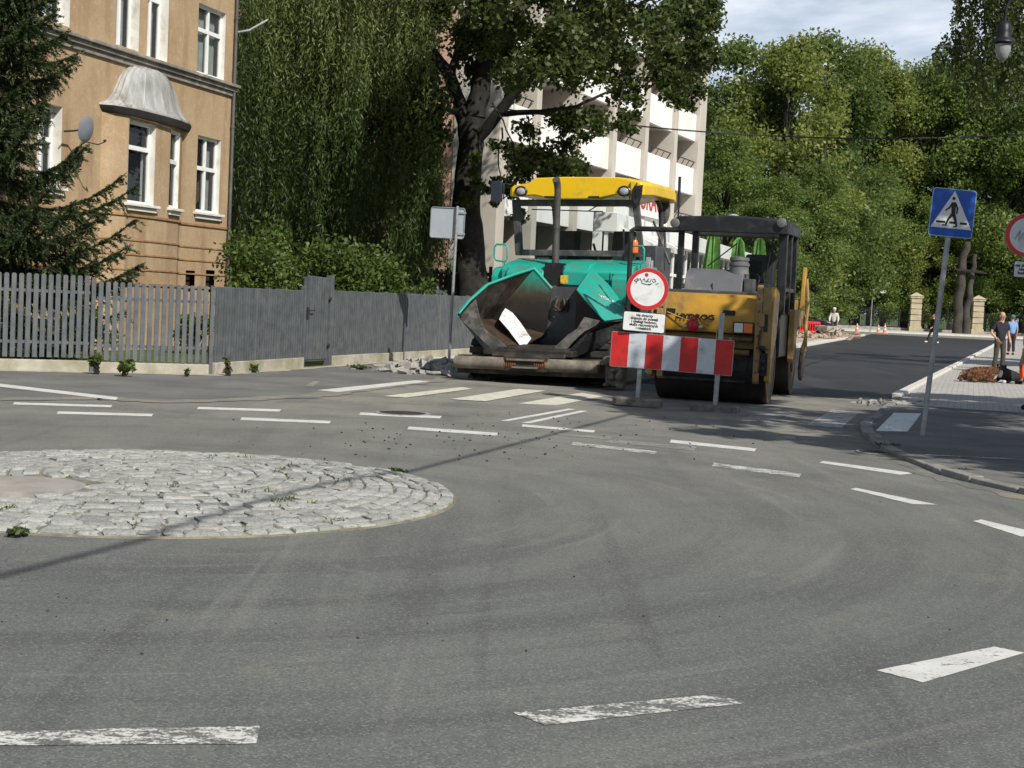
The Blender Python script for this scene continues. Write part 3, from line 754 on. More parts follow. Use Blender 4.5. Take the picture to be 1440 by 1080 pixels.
# ------------------------------------------------------------------ shrubs and weeds
def shrub(loc, rad, n, size, label, mat, seedclumps=14, name='garden_shrub', group=None, cat='shrub'):
    t = thing(name, label, cat, loc, 0, group)
    b = MB()
    Cs = []; Ts = []
    for i in range(seedclumps):
        a = random.uniform(0, 6.28); r_ = math.sqrt(random.random()) * .75
        c = (rad[0] * r_ * math.cos(a), rad[1] * r_ * math.sin(a), rad[2] * random.uniform(.45, 1.55))
        if i < 7: limb(b, [(c[0] * .1, c[1] * .1, 0), (c[0] * .5, c[1] * .5, c[2] * .55), c], 0.02, 0.006, 5, 0.03)
        m_ = n // seedclumps; s_ = random.uniform(.38, .6)
        p = cluster(c, [x * s_ for x in rad], m_, .3); p[:, 2] = np.maximum(p[:, 2], 0.04)
        Cs.append(p); Ts.append(np.clip(rng.normal(.45, .2, m_) + random.uniform(-.12, .18), 0, 1))
    b.build('stems', M['bark'], t, smooth=60)
    leaves('foliage', np.concatenate(Cs), size, size * .55, mat, t, tint=np.concatenate(Ts), fold=.2)
    return t
GS = 'shrubs behind the grey fence'
shrub(Vector((-5.6, 33.5, 0)), (1.15, 1.2, 1.62), 5200, .13, 'rounded dark green shrub against the corner of the ochre house', M['leaf_shrub'], 16, group=GS)
shrub(Vector((-4.4, 35.5, 0)), (1.3, 1.0, 1.5), 5000, .13, 'wide shrub behind the fence under the willow, left of the garden gate', M['leaf_shrub'], 16, group=GS)
shrub(Vector((-3.75, 37.0, 0)), (1.05, 1.0, 1.45), 4400, .14, 'bright green shrub rising straight above the garden gate', M['leaf_shrub'], 14, group=GS)
shrub(Vector((-2.85, 39.3, 0)), (1.0, .8, 1.15), 3400, .13, 'bright low shrub beside the dark car roof', M['leaf_shrub'], 14, group=GS)
shrub(Vector((-7.4, 47.5, 0)), (2.6, 1.5, 2.6), 5000, .22, 'tall dark bush in deep shade behind the willow', M['leaf_far3'], 18, group=GS)
shrub(Vector((-4.4, 48.5, 0)), (2.0, 1.5, 1.9), 4000, .22, 'dark bush in shade behind the hanging willow strands', M['leaf_far3'], 18, group=GS)
shrub(Vector((-7.05, 32.6, 0)), (.55, .5, .5), 1100, .10, 'small pale green shrub at the foot of the ochre house wall', M['leaf_shrub'], 9, group=GS)
shrub(Vector((-9.1, 31.5, 0)), (.9, .7, .55), 1500, .11, 'low dark shrub seen between the pickets below the spruce', M['leaf_shrub'], 9, group=GS)
def weed(p, h, r_, n, label, leafs=.07, group='weeds growing at the fence foot'):
    t = shrub(p, (r_, r_ * .7, h * .5), n, leafs, label, M['weed'], 7, 'weed', group, 'weed')
weed(G(137, 527), .42, .16, 190, 'leafy weed at the picket fence post, tallest of the fence weeds', .09)
weed(G(173, 530), .34, .2, 240, 'bushy weed growing through the pickets over the concrete base', .09)
weed(G(262, 530), .16, .07, 50, 'tiny weed under the pickets near the fence corner')
weed(G(322, 529), .36, .1, 90, 'upright weed just past the fence corner post')
weed(G(357, 525), .2, .09, 60, 'small weed on top of the yellow-stained base wall')
weed(G(506, 520), .14, .3, 120, 'low grassy weed along the base wall past the gate', .06)
weed(G(20, 755), .05, .09, 70, 'grass tuft at the near edge of the sett island', .05, 'weeds in the sett island')
weed(G(560, 668), .06, .1, 80, 'flat grass tuft near the tip of the sett island', .045, 'weeds in the sett island')
weed(G(1247, 632), .08, .22, 130, 'grass tuft growing over the broken kerb stones', .05, 'weeds along the shaded kerb')
weed(G(1352, 667), .06, .2, 90, 'flat weed on the kerb near the pavement line', .05, 'weeds along the shaded kerb')
# moss and grass in the joints of the setts
Cs = []
for i in range(40):
    a = random.uniform(0, 6.28); r_ = IR * math.sqrt(random.uniform(.1, .99)); n = random.randint(4, 16)
    Cs.append(np.array([IC.x + r_ * math.cos(a), IC.y + r_ * math.sin(a), dome(r_) + .006])[None] + rng.normal(size=(n, 3)) * np.array([.035, .035, .006]))
o = leaves('moss', np.concatenate(Cs), .045, .012, M['weed'], None, A=np.tile([0, 0, 1.0], (sum(len(c) for c in Cs), 1)), spread=.6)
tag(o, 'green moss and grass blades in the joints of the sett island', 'moss', kind='stuff')

# ------------------------------------------------------------------ park trees behind the street
def park_proto(name, label, mat, h, rad, nleaf, size, seed):
    random.seed(seed)
    t = thing(name, label, 'tree', (0, 0, 0), 0, 'park trees at the end of the street')
    b = MB(); limb(b, [(0, 0, -.1), (random.uniform(-.2, .2), 0, h * .3), (random.uniform(-.5, .5), random.uniform(-.4, .4), h * .62), (0, 0, h * .92)], 0.38, 0.06, 9, 0.06)
    Cs = []; Ts = []; n = 72
    for i in range(n):
        zz = random.uniform(.10, 1.0); a = random.uniform(0, 6.28)
        prof = math.sin(min(1, (zz - .02) / .98 * .86 + .12) * math.pi) ** .6
        rr = rad * prof * (random.uniform(.45, .92))
        c = (rr * math.cos(a), rr * math.sin(a), h * (zz * .94))
        if i % 3 == 0: limb(b, [(0, 0, max(.6, c[2] * .62)), (c[0] * .5, c[1] * .5, c[2] * .85), c], 0.11, 0.02, 5, 0.08)
        s = random.uniform(.9, 1.75) * rad / 4.5
        k = int(nleaf / n * (s / 1.3) ** 2 * (4.5 / rad) ** 2)
        Cs.append(cluster(c, (s * 1.2, s * 1.2, s * .9), k, .2)); Ts.append(np.clip(rng.normal(.42, .16, k) + random.uniform(-.22, .24), 0, 1))
    b.build('trunk', M['bark'], t, smooth=60)
    leaves('crown', np.concatenate(Cs), size, size * .62, mat, t, tint=np.concatenate(Ts), fold=.22)
    return t
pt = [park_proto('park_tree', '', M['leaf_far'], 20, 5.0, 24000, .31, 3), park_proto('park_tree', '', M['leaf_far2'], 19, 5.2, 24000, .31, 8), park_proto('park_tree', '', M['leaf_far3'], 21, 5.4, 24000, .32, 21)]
used = [0] * 6
def park(kind, px, Y, h, label, wide=1.0):
    base = (20, 19, 21, 28, 28, 28)[kind]
    o = pt[kind] if not used[kind] else copy_tree(pt[kind])
    used[kind] = 1
    x = (px - 720) / FPX * Y; s = h / base
    o.location = (x, Y, 0); o.rotation_euler = (0, 0, random.uniform(0, 6.28)); o.scale = (s * wide, s * wide, s)
    o['label'] = label
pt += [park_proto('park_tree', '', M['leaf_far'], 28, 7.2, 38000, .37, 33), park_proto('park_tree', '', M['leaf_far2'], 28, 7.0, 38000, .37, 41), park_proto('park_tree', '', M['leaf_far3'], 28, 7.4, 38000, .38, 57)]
random.seed(5)
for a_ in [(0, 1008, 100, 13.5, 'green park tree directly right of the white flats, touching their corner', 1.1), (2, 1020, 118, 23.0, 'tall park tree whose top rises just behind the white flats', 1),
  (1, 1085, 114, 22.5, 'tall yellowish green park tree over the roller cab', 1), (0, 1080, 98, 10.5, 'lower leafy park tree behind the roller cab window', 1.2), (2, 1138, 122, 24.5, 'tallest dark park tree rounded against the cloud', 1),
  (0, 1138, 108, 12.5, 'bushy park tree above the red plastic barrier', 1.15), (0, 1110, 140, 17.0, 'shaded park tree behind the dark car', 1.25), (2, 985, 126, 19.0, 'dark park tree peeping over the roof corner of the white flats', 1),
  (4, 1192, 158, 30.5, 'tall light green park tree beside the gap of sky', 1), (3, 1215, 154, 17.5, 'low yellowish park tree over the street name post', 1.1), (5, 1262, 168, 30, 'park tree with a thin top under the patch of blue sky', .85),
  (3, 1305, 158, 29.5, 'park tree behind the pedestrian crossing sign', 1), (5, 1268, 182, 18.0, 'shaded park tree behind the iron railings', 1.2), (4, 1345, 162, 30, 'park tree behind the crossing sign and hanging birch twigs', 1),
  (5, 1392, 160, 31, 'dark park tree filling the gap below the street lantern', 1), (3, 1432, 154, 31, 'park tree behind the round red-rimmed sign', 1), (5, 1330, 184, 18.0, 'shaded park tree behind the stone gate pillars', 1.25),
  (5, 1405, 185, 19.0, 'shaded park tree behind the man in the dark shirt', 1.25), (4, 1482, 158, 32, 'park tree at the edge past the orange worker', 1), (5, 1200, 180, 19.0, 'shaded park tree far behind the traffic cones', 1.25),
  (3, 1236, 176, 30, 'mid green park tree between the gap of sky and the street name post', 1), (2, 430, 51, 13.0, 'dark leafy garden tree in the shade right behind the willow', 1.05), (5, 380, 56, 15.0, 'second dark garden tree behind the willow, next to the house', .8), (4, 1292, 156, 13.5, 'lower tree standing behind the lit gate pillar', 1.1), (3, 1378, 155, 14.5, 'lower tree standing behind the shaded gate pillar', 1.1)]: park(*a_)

# street trees on the shaded pavement; the birch hangs into the picture
def street_tree(loc, h, rad, zc, n, size, label, mat, name='street_tree', clumps=42, flat=.55):
    t = thing(name, label, 'tree', loc, 0, 'street trees along the right pavement')
    b = MB(); limb(b, [(0, 0, -.1), (.1, 0, zc * .5), (0, .1, zc * .8), (0, 0, h * .9)], 0.24, 0.06, 10, .04)
    Cs = []; Ts = []
    for i in range(clumps):
        a = random.uniform(0, 6.28); r_ = rad * math.sqrt(random.random()); z = zc + (h - zc) * random.uniform(-.75, .8) * math.sqrt(max(0, 1 - (r_ / rad) ** 2) + .05)
        c = (r_ * math.cos(a), r_ * math.sin(a), z)
        limb(b, [(0, 0, zc * .62), (c[0] * .5, c[1] * .5, z * .88), c], .07, .015, 5, .06)
        s = random.uniform(.8, 1.35); k = n // clumps
        Cs.append(cluster(c, (s, s, s * .7), k, .3)); Ts.append(rng.uniform(0, 1, k))
    b.build('trunk', M['bark'], t, smooth=60)
    leaves('crown', np.concatenate(Cs), size, size * .7, mat, t, tint=np.concatenate(Ts), fold=.2)
    return t
street_tree((15.75, 13.4, 0), 12, 8.2, 8.6, 44000, .32, 'street tree shading the crossing and the roller', M['leaf_birch'], clumps=170)
street_tree((23.5, 47, 0), 12, 5.0, 8.0, 22000, .32, 'street tree shading a band of the fresh asphalt', M['leaf_birch'])
bt = Vector((17.2, 42, 0))
bi = thing('birch_tree', 'birch with hanging twigs behind the black street lantern', 'tree', bt, 0, 'street trees along the right pavement')
b = MB(); limb(b, [(0, 0, -.1), (0, 0, 4), (.2, 0, 8), (0, 0, 14)], .22, .05, 9, .04)
Cs = []; As = []; Ts = []
def bp(px, py, Y): return D(px, py, Y) - bt
for px, py, Y in ((1325, 65, 40), (1345, 30, 40.5), (1352, -20, 41), (1395, 10, 41), (1420, -10, 41), (1440, 40, 41.5), (1370, 100, 41), (1425, 110, 42), (1400, 150, 41.5)):
    e = bp(px, py, Y); limb(b, [(0, 0, max(3, e.z - 2)), (e.x * .5, e.y * .5, e.z + .4), e], .05, .012, 5, .06)
def strands(n, x0, x1, y0, y1, l0, l1, Y0=39.5, Y1=43):
    for i in range(n):
        p = bp(random.uniform(x0, x1), random.uniform(y0, y1), random.uniform(Y0, Y1)); Lg = random.uniform(l0, l1); k = int(Lg * 42) + 4
        tt = rng.uniform(0, 1, k)
        q = np.array(p)[None] + np.stack([tt * random.uniform(-.12, .12), tt * 0, -Lg * tt], 1) + rng.normal(size=(k, 3)) * .06
        Cs.append(q); As.append(np.tile([0, 0, -1.0], (k, 1)) + rng.normal(size=(k, 3)) * .6); Ts.append(np.clip(rng.normal(.4, .22, k), 0, 1))
strands(200, 1346, 1440, -120, 60, .5, 1.6); strands(150, 1385, 1480, -80, 100, .4, 1.4); strands(26, 1318, 1350, 45, 75, .25, .9); strands(12, 1350, 1380, 50, 120, .4, 1.1); strands(26, 1372, 1445, 60, 135, .3, .9)
strands(420, 1360, 1900, -420, -60, .8, 2.0, 38, 47)
b.build('trunk', M['bark_light'], bi, smooth=60)
leaves('crown', np.concatenate(Cs), .11, .075, M['leaf_birch'], bi, A=np.concatenate(As), tint=np.concatenate(Ts), spread=.2)
def mw(o):
    M_ = Matrix.LocRotScale(o.location, o.rotation_euler, None)
    return M_
def LO(root, px, py, y=0.0):          # sight line -> local (x, z) on the plane local-y = y
    iv = mw(root).inverted(); o = iv @ Vector((0, 0, HC)); d = iv.to_3x3() @ ray(px, py)
    p = o + d * ((y - o.y) / d.y)
    return p.x, p.z
# ------------------------------------------------------------------ building materials
def plaster():
    t = NT('ochre_plaster')
    a = t.noise(0.9, 6, 0.65); b_ = t.noise(6, 6, 0.7); c = t.mix(t.ramp(a, [(0.35, 0), (0.68, 1)]), (0.375, 0.262, 0.155), (0.475, 0.352, 0.220))
    c = t.mix(t.ramp(b_, [(0.52, 0), (0.68, 0.6)]), c, (0.53, 0.415, 0.285))
    st = t.noise(2.2, 5, 0.6, stretch=(1, 1, 0.16)); c = t.mix(t.ramp(st, [(0.50, 0), (0.70, 0.6)]), c, (0.25, 0.155, 0.085))
    c = t.mix(t.ramp(t.noise(22, 4, .7), [(0.33, .35), (.5, 0)]), c, (0.28, .16, .07))
    return t.done(t.bsdf(c, 0.92, 0, t.bump(t.noise(24, 5, .7), .7, .015), .2))
M['plaster'] = plaster()
M['white_plaster'] = pm('white_reveal_plaster', (0.72, 0.70, 0.64), 0.85, var=0.1, vs=3, bump=0.2, bs=20, dirt=(0.5, 0.45, 0.36), ds=2.5, da=.35)
M['white_frame'] = pm('white_window_frame', (0.80, 0.80, 0.78), 0.4, var=0.04)
M['curtain'] = pm('net_curtain', (0.68, 0.68, 0.66), 0.9, var=0.15, vs=5)
M['glass'] = glassy('window_glass', (0.03, 0.035, 0.04), 0.55, 0.02)
M['cabglass'] = glassy('cab_glass', (0.02, 0.03, 0.03), 0.86, 0.02)
M['zinc'] = pm('patinated_zinc', (0.50, 0.50, 0.48), 0.55, 0.25, var=0.25, vs=2, bump=.3, bs=8, dirt=(0.24, 0.22, 0.19), ds=1.6, da=.6, streak=True)
M['cornice'] = pm('grey_string_course', (0.22, 0.20, 0.175), 0.8, var=0.25, vs=4, dirt=(0.4, 0.37, 0.3), ds=3)
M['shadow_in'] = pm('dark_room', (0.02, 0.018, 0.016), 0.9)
M['tile'] = pm('clay_tile', (0.24, 0.09, 0.05), 0.8, var=0.3, vs=6)

def holes_wall(b, u0, u1, z0, z1, holes, f, mi=0):
    us = sorted({u0, u1, *[h[0] for h in holes], *[h[1] for h in holes]}); zs = sorted({z0, z1, *[h[2] for h in holes], *[h[3] for h in holes]})
    us = [u for u in us if u0 <= u <= u1]; zs = [z for z in zs if z0 <= z <= z1]
    for ua, ub in zip(us, us[1:]):
        for za, zb in zip(zs, zs[1:]):
            cu, cz = (ua + ub) / 2, (za + zb) / 2
            if any(h[0] < cu < h[1] and h[2] < cz < h[3] for h in holes): continue
            b.poly([f(ua, 0, za), f(ub, 0, za), f(ub, 0, zb), f(ua, 0, zb)], mi)
def window(parent, f, u0, u1, z0, z1, dep=0.28, split=0.62, mull=True, curtain=0.0, sill=True, open_=False):
    fb = MB(); t = 0.065
    def bx(bm, a0, a1, y0, y1, c0, c1):
        vs = [f(u, y, z) for u in (a0, a1) for y in (y0, y1) for z in (c0, c1)]
        bm.add(vs, [(0, 1, 3, 2), (4, 6, 7, 5), (0, 4, 5, 1), (2, 3, 7, 6), (0, 2, 6, 4), (1, 5, 7, 3)])
    y0, y1 = dep - 0.06, dep + 0.01
    bx(fb, u0, u0 + t, y0, y1, z0, z1); bx(fb, u1 - t, u1, y0, y1, z0, z1); bx(fb, u0 + t, u1 - t, y0, y1, z0, z0 + t); bx(fb, u0 + t, u1 - t, y0, y1, z1 - t, z1)
    zt = z0 + (z1 - z0) * split
    if split < 1: bx(fb, u0 + t, u1 - t, y0 - .02, y1, zt - .05, zt + .05)
    um = (u0 + u1) / 2
    if mull:
        bx(fb, um - .04, um + .04, y0 - .015, y1, z0 + t, zt - .05)
        if split < 1: bx(fb, um - .035, um + .035, y0 - .015, y1, zt + .05, z1 - t)
    wn = fb.build('window', M['white_frame'], parent, bevel=0.006)
    rb = MB(); e = 0.002
    for q in ([f(u0, e, z0), f(u0, dep, z0), f(u0, dep, z1), f(u0, e, z1)], [f(u1, e, z0), f(u1, dep, z0), f(u1, dep, z1), f(u1, e, z1)], [f(u0, e, z1), f(u1, e, z1), f(u1, dep, z1), f(u0, dep, z1)], [f(u0, e, z0), f(u1, e, z0), f(u1, dep, z0), f(u0, dep, z0)]): rb.poly(q)
    rb.build('reveal', M['white_plaster'], wn, smooth=0)
    pb = MB(); pb.poly([f(u0 + t, dep - .02, z0 + t), f(u1 - t, dep - .02, z0 + t), f(u1 - t, dep - .02, z1 - t), f(u0 + t, dep - .02, z1 - t)]); pb.build('pane', M['glass'], wn, smooth=0)
    if open_:
        ob = MB(); a = um + .03
        for (p0, p1, q0, q1) in ((0, .06, z0 + .08, zt - .07), (.52, .58, z0 + .08, zt - .07)):
            ob.add([f(u1 - .09 - x_ * .35, dep + .05 + x_ * .8, z_) for x_ in (p0, p1) for z_ in (q0, q1)] + [f(u1 - .05 - x_ * .35, dep + .08 + x_ * .8, z_) for x_ in (p0, p1) for z_ in (q0, q1)], [(0, 1, 3, 2), (4, 5, 7, 6), (0, 1, 5, 4), (2, 3, 7, 6)])
        ob.build('open_sash', M['white_frame'], wn)
    if curtain:
        cb = MB(); n = 26
        for s_ in range(2):
            ua = u0 + t + .01 if s_ == 0 else u1 - t - .01; ub = ua + (u1 - u0) * curtain * .5 * (1 if s_ == 0 else -1)
            vs = []
            for i in range(n + 1):
                u = ua + (ub - ua) * i / n; y = dep + .10 + .025 * math.sin(i * 1.7)
                vs += [f(u, y, z0 + .05), f(u, y, z1 - .05)]
            cb.add(vs, [(2 * i, 2 * i + 2, 2 * i + 3, 2 * i + 1) for i in range(n)])
        cb.build('curtain', M['curtain'], wn, smooth=80, recalc=False)
    if sill:
        sb_ = MB(); bx(sb_, u0 - .1, u1 + .1, -.13, dep, z0 - .07, z0 - .005); bx(sb_, u0 - .04, u1 + .04, -.07, -.01, z0 - .17, z0 - .075)
        sb_.build('sill', M['white_plaster'], wn, bevel=.01)
    return wn

M['mgrey_pipe'] = pm('dull_pipe_zinc', (.12, .115, .11), .6, .3, var=.25, vs=4)
# ------------------------------------------------------------------ ochre house
house = thing('house', 'ochre plastered town house with white windows and a bulging zinc bay roof', 'house', (-7.39, 38, 0), R(90 - 16.6))
F0 = lambda u, y, z: (u, y, z)
wins = [(-1.68, -.50, 3.30, 5.14), (-1.85, -.47, 6.62, 8.27), (-5.46, -4.50, 6.66, 8.75), (-4.16, -3.24, 6.62, 8.75), (-8.3, -7.2, 6.70, 8.75), (-8.2, -7.36, 3.40, 5.05), (-11.5, -10.5, 3.35, 5.1), (-11.6, -10.4, 6.65, 8.5)]
base_h = [(-1.05, -.6, 1.35, 1.9), (-2.05, -1.6, 1.35, 1.86)]
BAY0, BAY1 = -5.9, -2.42
wb_ = MB()
holes_wall(wb_, -15, 0, 0, 11.2, wins + base_h + [(BAY0 + .02, BAY1 - .02, 0.0, 5.15)], F0)
wb_.poly([(0, 0, 0), (0, 11, 0), (0, 11, 11.2), (0, 0, 11.2)]); wb_.poly([(-15, 0, 0), (-15, 11, 0), (-15, 11, 11.2), (-15, 0, 11.2)]); wb_.poly([(-15, 11, 0), (0, 11, 0), (0, 11, 11.2), (-15, 11, 11.2)])
wb_.poly([(-15, 0.4, 6.0), (0, .4, 6.0), (0, 11, 6.0), (-15, 11, 6.0)])
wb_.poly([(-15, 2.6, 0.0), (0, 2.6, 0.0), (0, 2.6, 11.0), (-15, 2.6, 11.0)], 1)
wb_.build('wall', [M['plaster'], M['shadow_in']], house, smooth=0)
bay_pts = [(BAY0, 0.0), (-5.72, -.2), (-5.35, -.32), (-4.15, -.32), (-3.5, -.27), (-2.72, -.13), (-2.42, 0.0)]
bb = MB(); rb_ = MB()
W1 = LO(house, 183, 176, -.52)[0], LO(house, 217, 176, -.52)[0]
for (p, q) in zip(bay_pts, bay_pts[1:]):
    d = Vector((q[0] - p[0], q[1] - p[1], 0)); ln = d.length; d.normalize(); inn = Vector((-d.y, d.x, 0))
    f = (lambda p=p, d=d, inn=inn: (lambda u, y, z: (p[0] + d.x * u + inn.x * y, p[1] + d.y * u + inn.y * y, z)))()
    hs = []
    if p == (-5.35, -.32): hs = [(0.04, ln - .04, 3.26, 5.06)]
    if p == (-3.5, -.27): hs = [(.10, ln - .06, 3.28, 5.06)]
    holes_wall(bb, 0, ln, 0, 5.2, hs, f)
    for h_ in hs: window(house, f, *h_, dep=.20 if ln > 1 else .12, split=.68 if ln > 1 else .6, mull=False, curtain=0 if ln > 1 else .5, open_=ln > 1)
    # rustication grooves and ledge of the base storey
    for zz, hh, pr in ((3.02, .05, .035), (2.47, .035, .02), (2.15, .035, .02), (1.82, .035, .02), (1.5, .05, .03)):
        vs = [f(u, y, z) for u in (0, ln) for y in (-pr, -.002) for z in (zz - hh, zz)]
        rb_.add(vs, [(0, 1, 3, 2), (4, 6, 7, 5), (0, 4, 5, 1), (2, 3, 7, 6), (0, 2, 6, 4), (1, 5, 7, 3)])
for a0, a1 in ((-15, BAY0), (BAY1 + .01, 0.0)):
    for zz, hh, pr in ((3.0, .05, .035), (2.45, .035, .02), (2.13, .035, .02), (1.8, .035, .02), (1.48, .05, .03)): rb_.box(a0, a1, -pr, -.002, zz - hh, zz)
bay = bb.build('bay', M['plaster'], house, smooth=25)
rb_.build('plaster_bands', pm('plaster_band', (.36, .21, .10), .9, var=.25, vs=4, dirt=(.2, .12, .06), ds=3), house, smooth=0)
for h_ in wins: window(house, F0, *h_, dep=.17 if h_[0] > -2 else .28, curtain=.95 if h_[2] > 6 or h_[0] < -7 else .6, split=.58 if h_[2] < 6 else .64, sill=h_[2] < 6)
for h_ in base_h:
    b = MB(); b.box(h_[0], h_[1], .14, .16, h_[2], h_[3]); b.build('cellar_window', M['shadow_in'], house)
b = MB(); b.box(-15, .06, -.12, -.002, 6.40, 6.50); b.box(-15, .10, -.19, -.002, 6.50, 6.58); b.box(-15, .03, -.06, -.002, 6.28, 6.40); b.build('string_course', M['cornice'], house, bevel=.015)
b = MB(); b.box(-15, .4, -.45, 0.0, 11.0, 11.3); b.build('eaves', M['cornice'], house, bevel=.02)
b = MB(); b.add([(-15.4, -.5, 11.3), (.4, -.5, 11.3), (.4, 11.4, 11.3), (-15.4, 11.4, 11.3), (-15.4, 5.4, 15), (.4, 5.4, 15)], [(0, 1, 5, 4), (2, 3, 4, 5), (0, 4, 3), (1, 2, 5), (0, 3, 2, 1)]); b.build('roof', M['tile'], house, smooth=0)
# bell-shaped zinc roof of the bay
ctr = Vector((-4.12, 0.0)); rim = []
P0 = [(BAY0 - .12, 0.0), (-5.88, -.27), (-5.3, -.46), (-4.1, -.47), (-3.3, -.42), (-2.55, -.26), (-2.0, 0.0)]
for a, c in zip(P0, P0[1:]):
    for i in range(4): rim.append(Vector(a).lerp(Vector(c), i / 4))
rim.append(Vector(P0[-1]))
b = MB(); prof = [(1.0, 5.29), (1.0, 5.33), (.93, 5.36), (.83, 5.45), (.74, 5.60), (.67, 5.78), (.61, 5.96), (.53, 6.13), (.42, 6.25), (.26, 6.33), (.06, 6.36)]
vs = []
for s_, z_ in prof:
    for p in rim:
        q = ctr + (p - ctr) * s_; vs.append((q.x, min(q.y, -.001), z_))
n = len(rim); fs = [(i * n + k, i * n + k + 1, (i + 1) * n + k + 1, (i + 1) * n + k) for i in range(len(prof) - 1) for k in range(n - 1)]
b.add(vs, fs)
for k in range(1, n - 1, 2):                      # standing seams
    pts = []
    for s_, z_ in prof[1:-1]:
        q = ctr + (rim[k] - ctr) * s_; pts.append((q.x, min(q.y - .004, -.002), z_ + .006))
    b.tube(pts, .011, 4)
bayroof = b.build('bay_roof', M['zinc'], bay, smooth=50)
b = MB(); vs = []
for s_, z_ in ((1.0, 5.285), (.97, 5.20), (.93, 5.14), (.88, 5.14)):
    for p in rim:
        q = ctr + (p - ctr) * s_; vs.append((q.x, q.y, z_))
b.add(vs, [(i * n + k, i * n + k + 1, (i + 1) * n + k + 1, (i + 1) * n + k) for i in range(3) for k in range(n - 1)]); b.build('bay_cornice', pm('shaded_cornice', (.03, .027, .024), .8, var=.3), bay, smooth=40)  # near-black cornice: shade under the eave put into its colour
b = MB(); b.tube([(-.06, -.08, 0), (-.06, -.08, 10.9)], .042, 10)
for z_ in (2.5, 5.5, 8.2): b.lathe([(.055, z_), (.055, z_ + .05)], (-.06, -.08, 0), 10)
b.build('drainpipe', M['mgrey_pipe'], house, smooth=50)
b = MB(); b.tube([(.02, -.05, 7.9), (.3, -.25, 8.0), (.8, -.5, 8.35)], .03, 8); b.build('gutter_bracket', M['zinc_post'], house, smooth=50)  # bent pipe bracket of the gutter downspout
# wall shadow source on the right edge: none - that is the street tree
dish = thing('satellite_dish', 'grey satellite dish on the ochre house wall', 'satellite dish', mw(house) @ Vector((LO(house, 121, 182, -.5)[0], -.5, LO(house, 121, 182, -.5)[1])), R(74))
b = MB(); MR = Matrix.Rotation(R(-78), 3, 'X') @ Matrix.Identity(3); Mt = Matrix.Rotation(R(100), 3, 'X')
b.lathe([(.005, -.06), (.12, -.055), (.22, -.035), (.30, -.005), (.33, .01), (.335, .0), (.30, -.02), (.22, -.05), (.01, -.075)], n=28, M=Mt @ Matrix.Rotation(math.pi, 3, 'X'))
o = b.build('reflector', pm('dish_grey', (.20, .215, .245), .5, var=.08), dish, smooth=60)
b = MB(); b.tube([(0, .04, -.3), (.12, -.28, -.36), (.2, -.42, -.28)], .016, 6); b.blob((.2, -.42, -.25), (.035, .05, .035), 8); b.tube([(0, .06, 0), (-.1, .3, -.05), (-.42, .35, -.1)], .025, 6); b.build('feed_arm', M['iron'], dish, smooth=50)
b = MB(); b.box(-.05, .05, -.075, -.07, .05, .16); o = b.build('logo_plate', M['sign_white'], dish); 

dish.scale = (.82, .82, .82)
# ------------------------------------------------------------------ flats with balconies
M['wb_white'] = pm('white_render', (0.80, 0.79, 0.755), 0.85, var=0.05, vs=.6, dirt=(.62, .59, .52), ds=.5, da=.3, streak=True)
M['wb_beige'] = pm('beige_render', (0.50, 0.46, 0.40), 0.88, var=0.1, vs=.5)
M['wb_pink'] = pm('pink_render', (0.60, 0.38, 0.28), 0.9, var=0.09, vs=.35, bump=.2, bs=20, dirt=(.5, .34, .25), ds=.5, da=.4)
M['wb_grey'] = pm('grey_recess_render', (0.40, 0.38, 0.35), 0.9, var=0.08)
M['rail'] = pm('dark_railing', (.05, .045, .04), .6, .3)
M['brown'] = pm('brown_cladding', (.13, .085, .06), .8, var=.25, vs=2)
flats = thing('apartment_block', 'white block of flats with recessed balconies and a pink end wall behind the big tree', 'block of flats', (9.26, 82, 0), R(90 - 22.2))
colx = [-27.2, -23.75, -19.0, -14.2, -9.4, -4.4, .15]
b = MB()
for i, x in enumerate(colx):
    wd = .5 if i not in (0,) else .7
    b.box(x - wd / 2, x + wd / 2, -.32, 1.5, 0, 14.75)
b.box(.5, 1.45, -.25, 1.5, 0, 14.75); b.build('pilasters', M['wb_beige'], flats, bevel=.02)
lev = [(4.67, 6.1), (7.57, 9.0), (10.47, 11.9), (13.37, 14.75)]
for (a, c) in zip(colx, colx[1:]):
    for z0, z1 in lev:
        b = MB(); b.box(a + .26, c - .26, -.12, .08, z0, z1); b.build('parapet', M['wb_white'], flats, bevel=.01)
        if z1 < 14:
            b = MB(); b.tube([(a + .3, -.16, z1 + .34), (c - .3, -.16, z1 + .34)], .03, 6)
            k = 5
            for i in range(k):
                x = a + .45 + (c - a - .9) * i / (k - 1); b.tube([(x, .03, z1), (x - .0, -.16, z1 + .34)], .022, 5)
            b.build('railing', M['rail'], flats, smooth=50)
            b = MB(); b.box(a + .9, a + 1.9, 1.42, 1.49, z0 + .3, z1 + 1.45); b.build('balcony_door', M['white_frame'], flats)
            b = MB(); b.box(a + 2.2, a + 3.6, 1.42, 1.49, z1 - .1, z1 + 1.3); f_ = b.build('window', M['white_frame'], flats)
            b = MB(); b.poly([(a + 2.28, 1.415, z1 - .02), (a + 3.52, 1.415, z1 - .02), (a + 3.52, 1.415, z1 + 1.22), (a + 2.28, 1.415, z1 + 1.22)]); b.build('pane', M['glass'], f_, smooth=0)
b = MB()
for z0, z1 in lev: b.box(-27.4, .5, .09, 1.5, z0 - .0, z0 + .16)
b.build('balcony_slabs', M['wb_grey'], flats, smooth=0)
b = MB(); b.box(-27.3, 1.4, 1.5, 13, 0.0, 14.6)
b.build('back_wall', M['wb_pink'], flats, smooth=0)
b = MB()
for x in colx[1:]:
    b.box(x - .22, x + .22, .1, 1.495, 4.7, 14.7)
b.build('recess_walls', M['wb_grey'], flats, smooth=0)
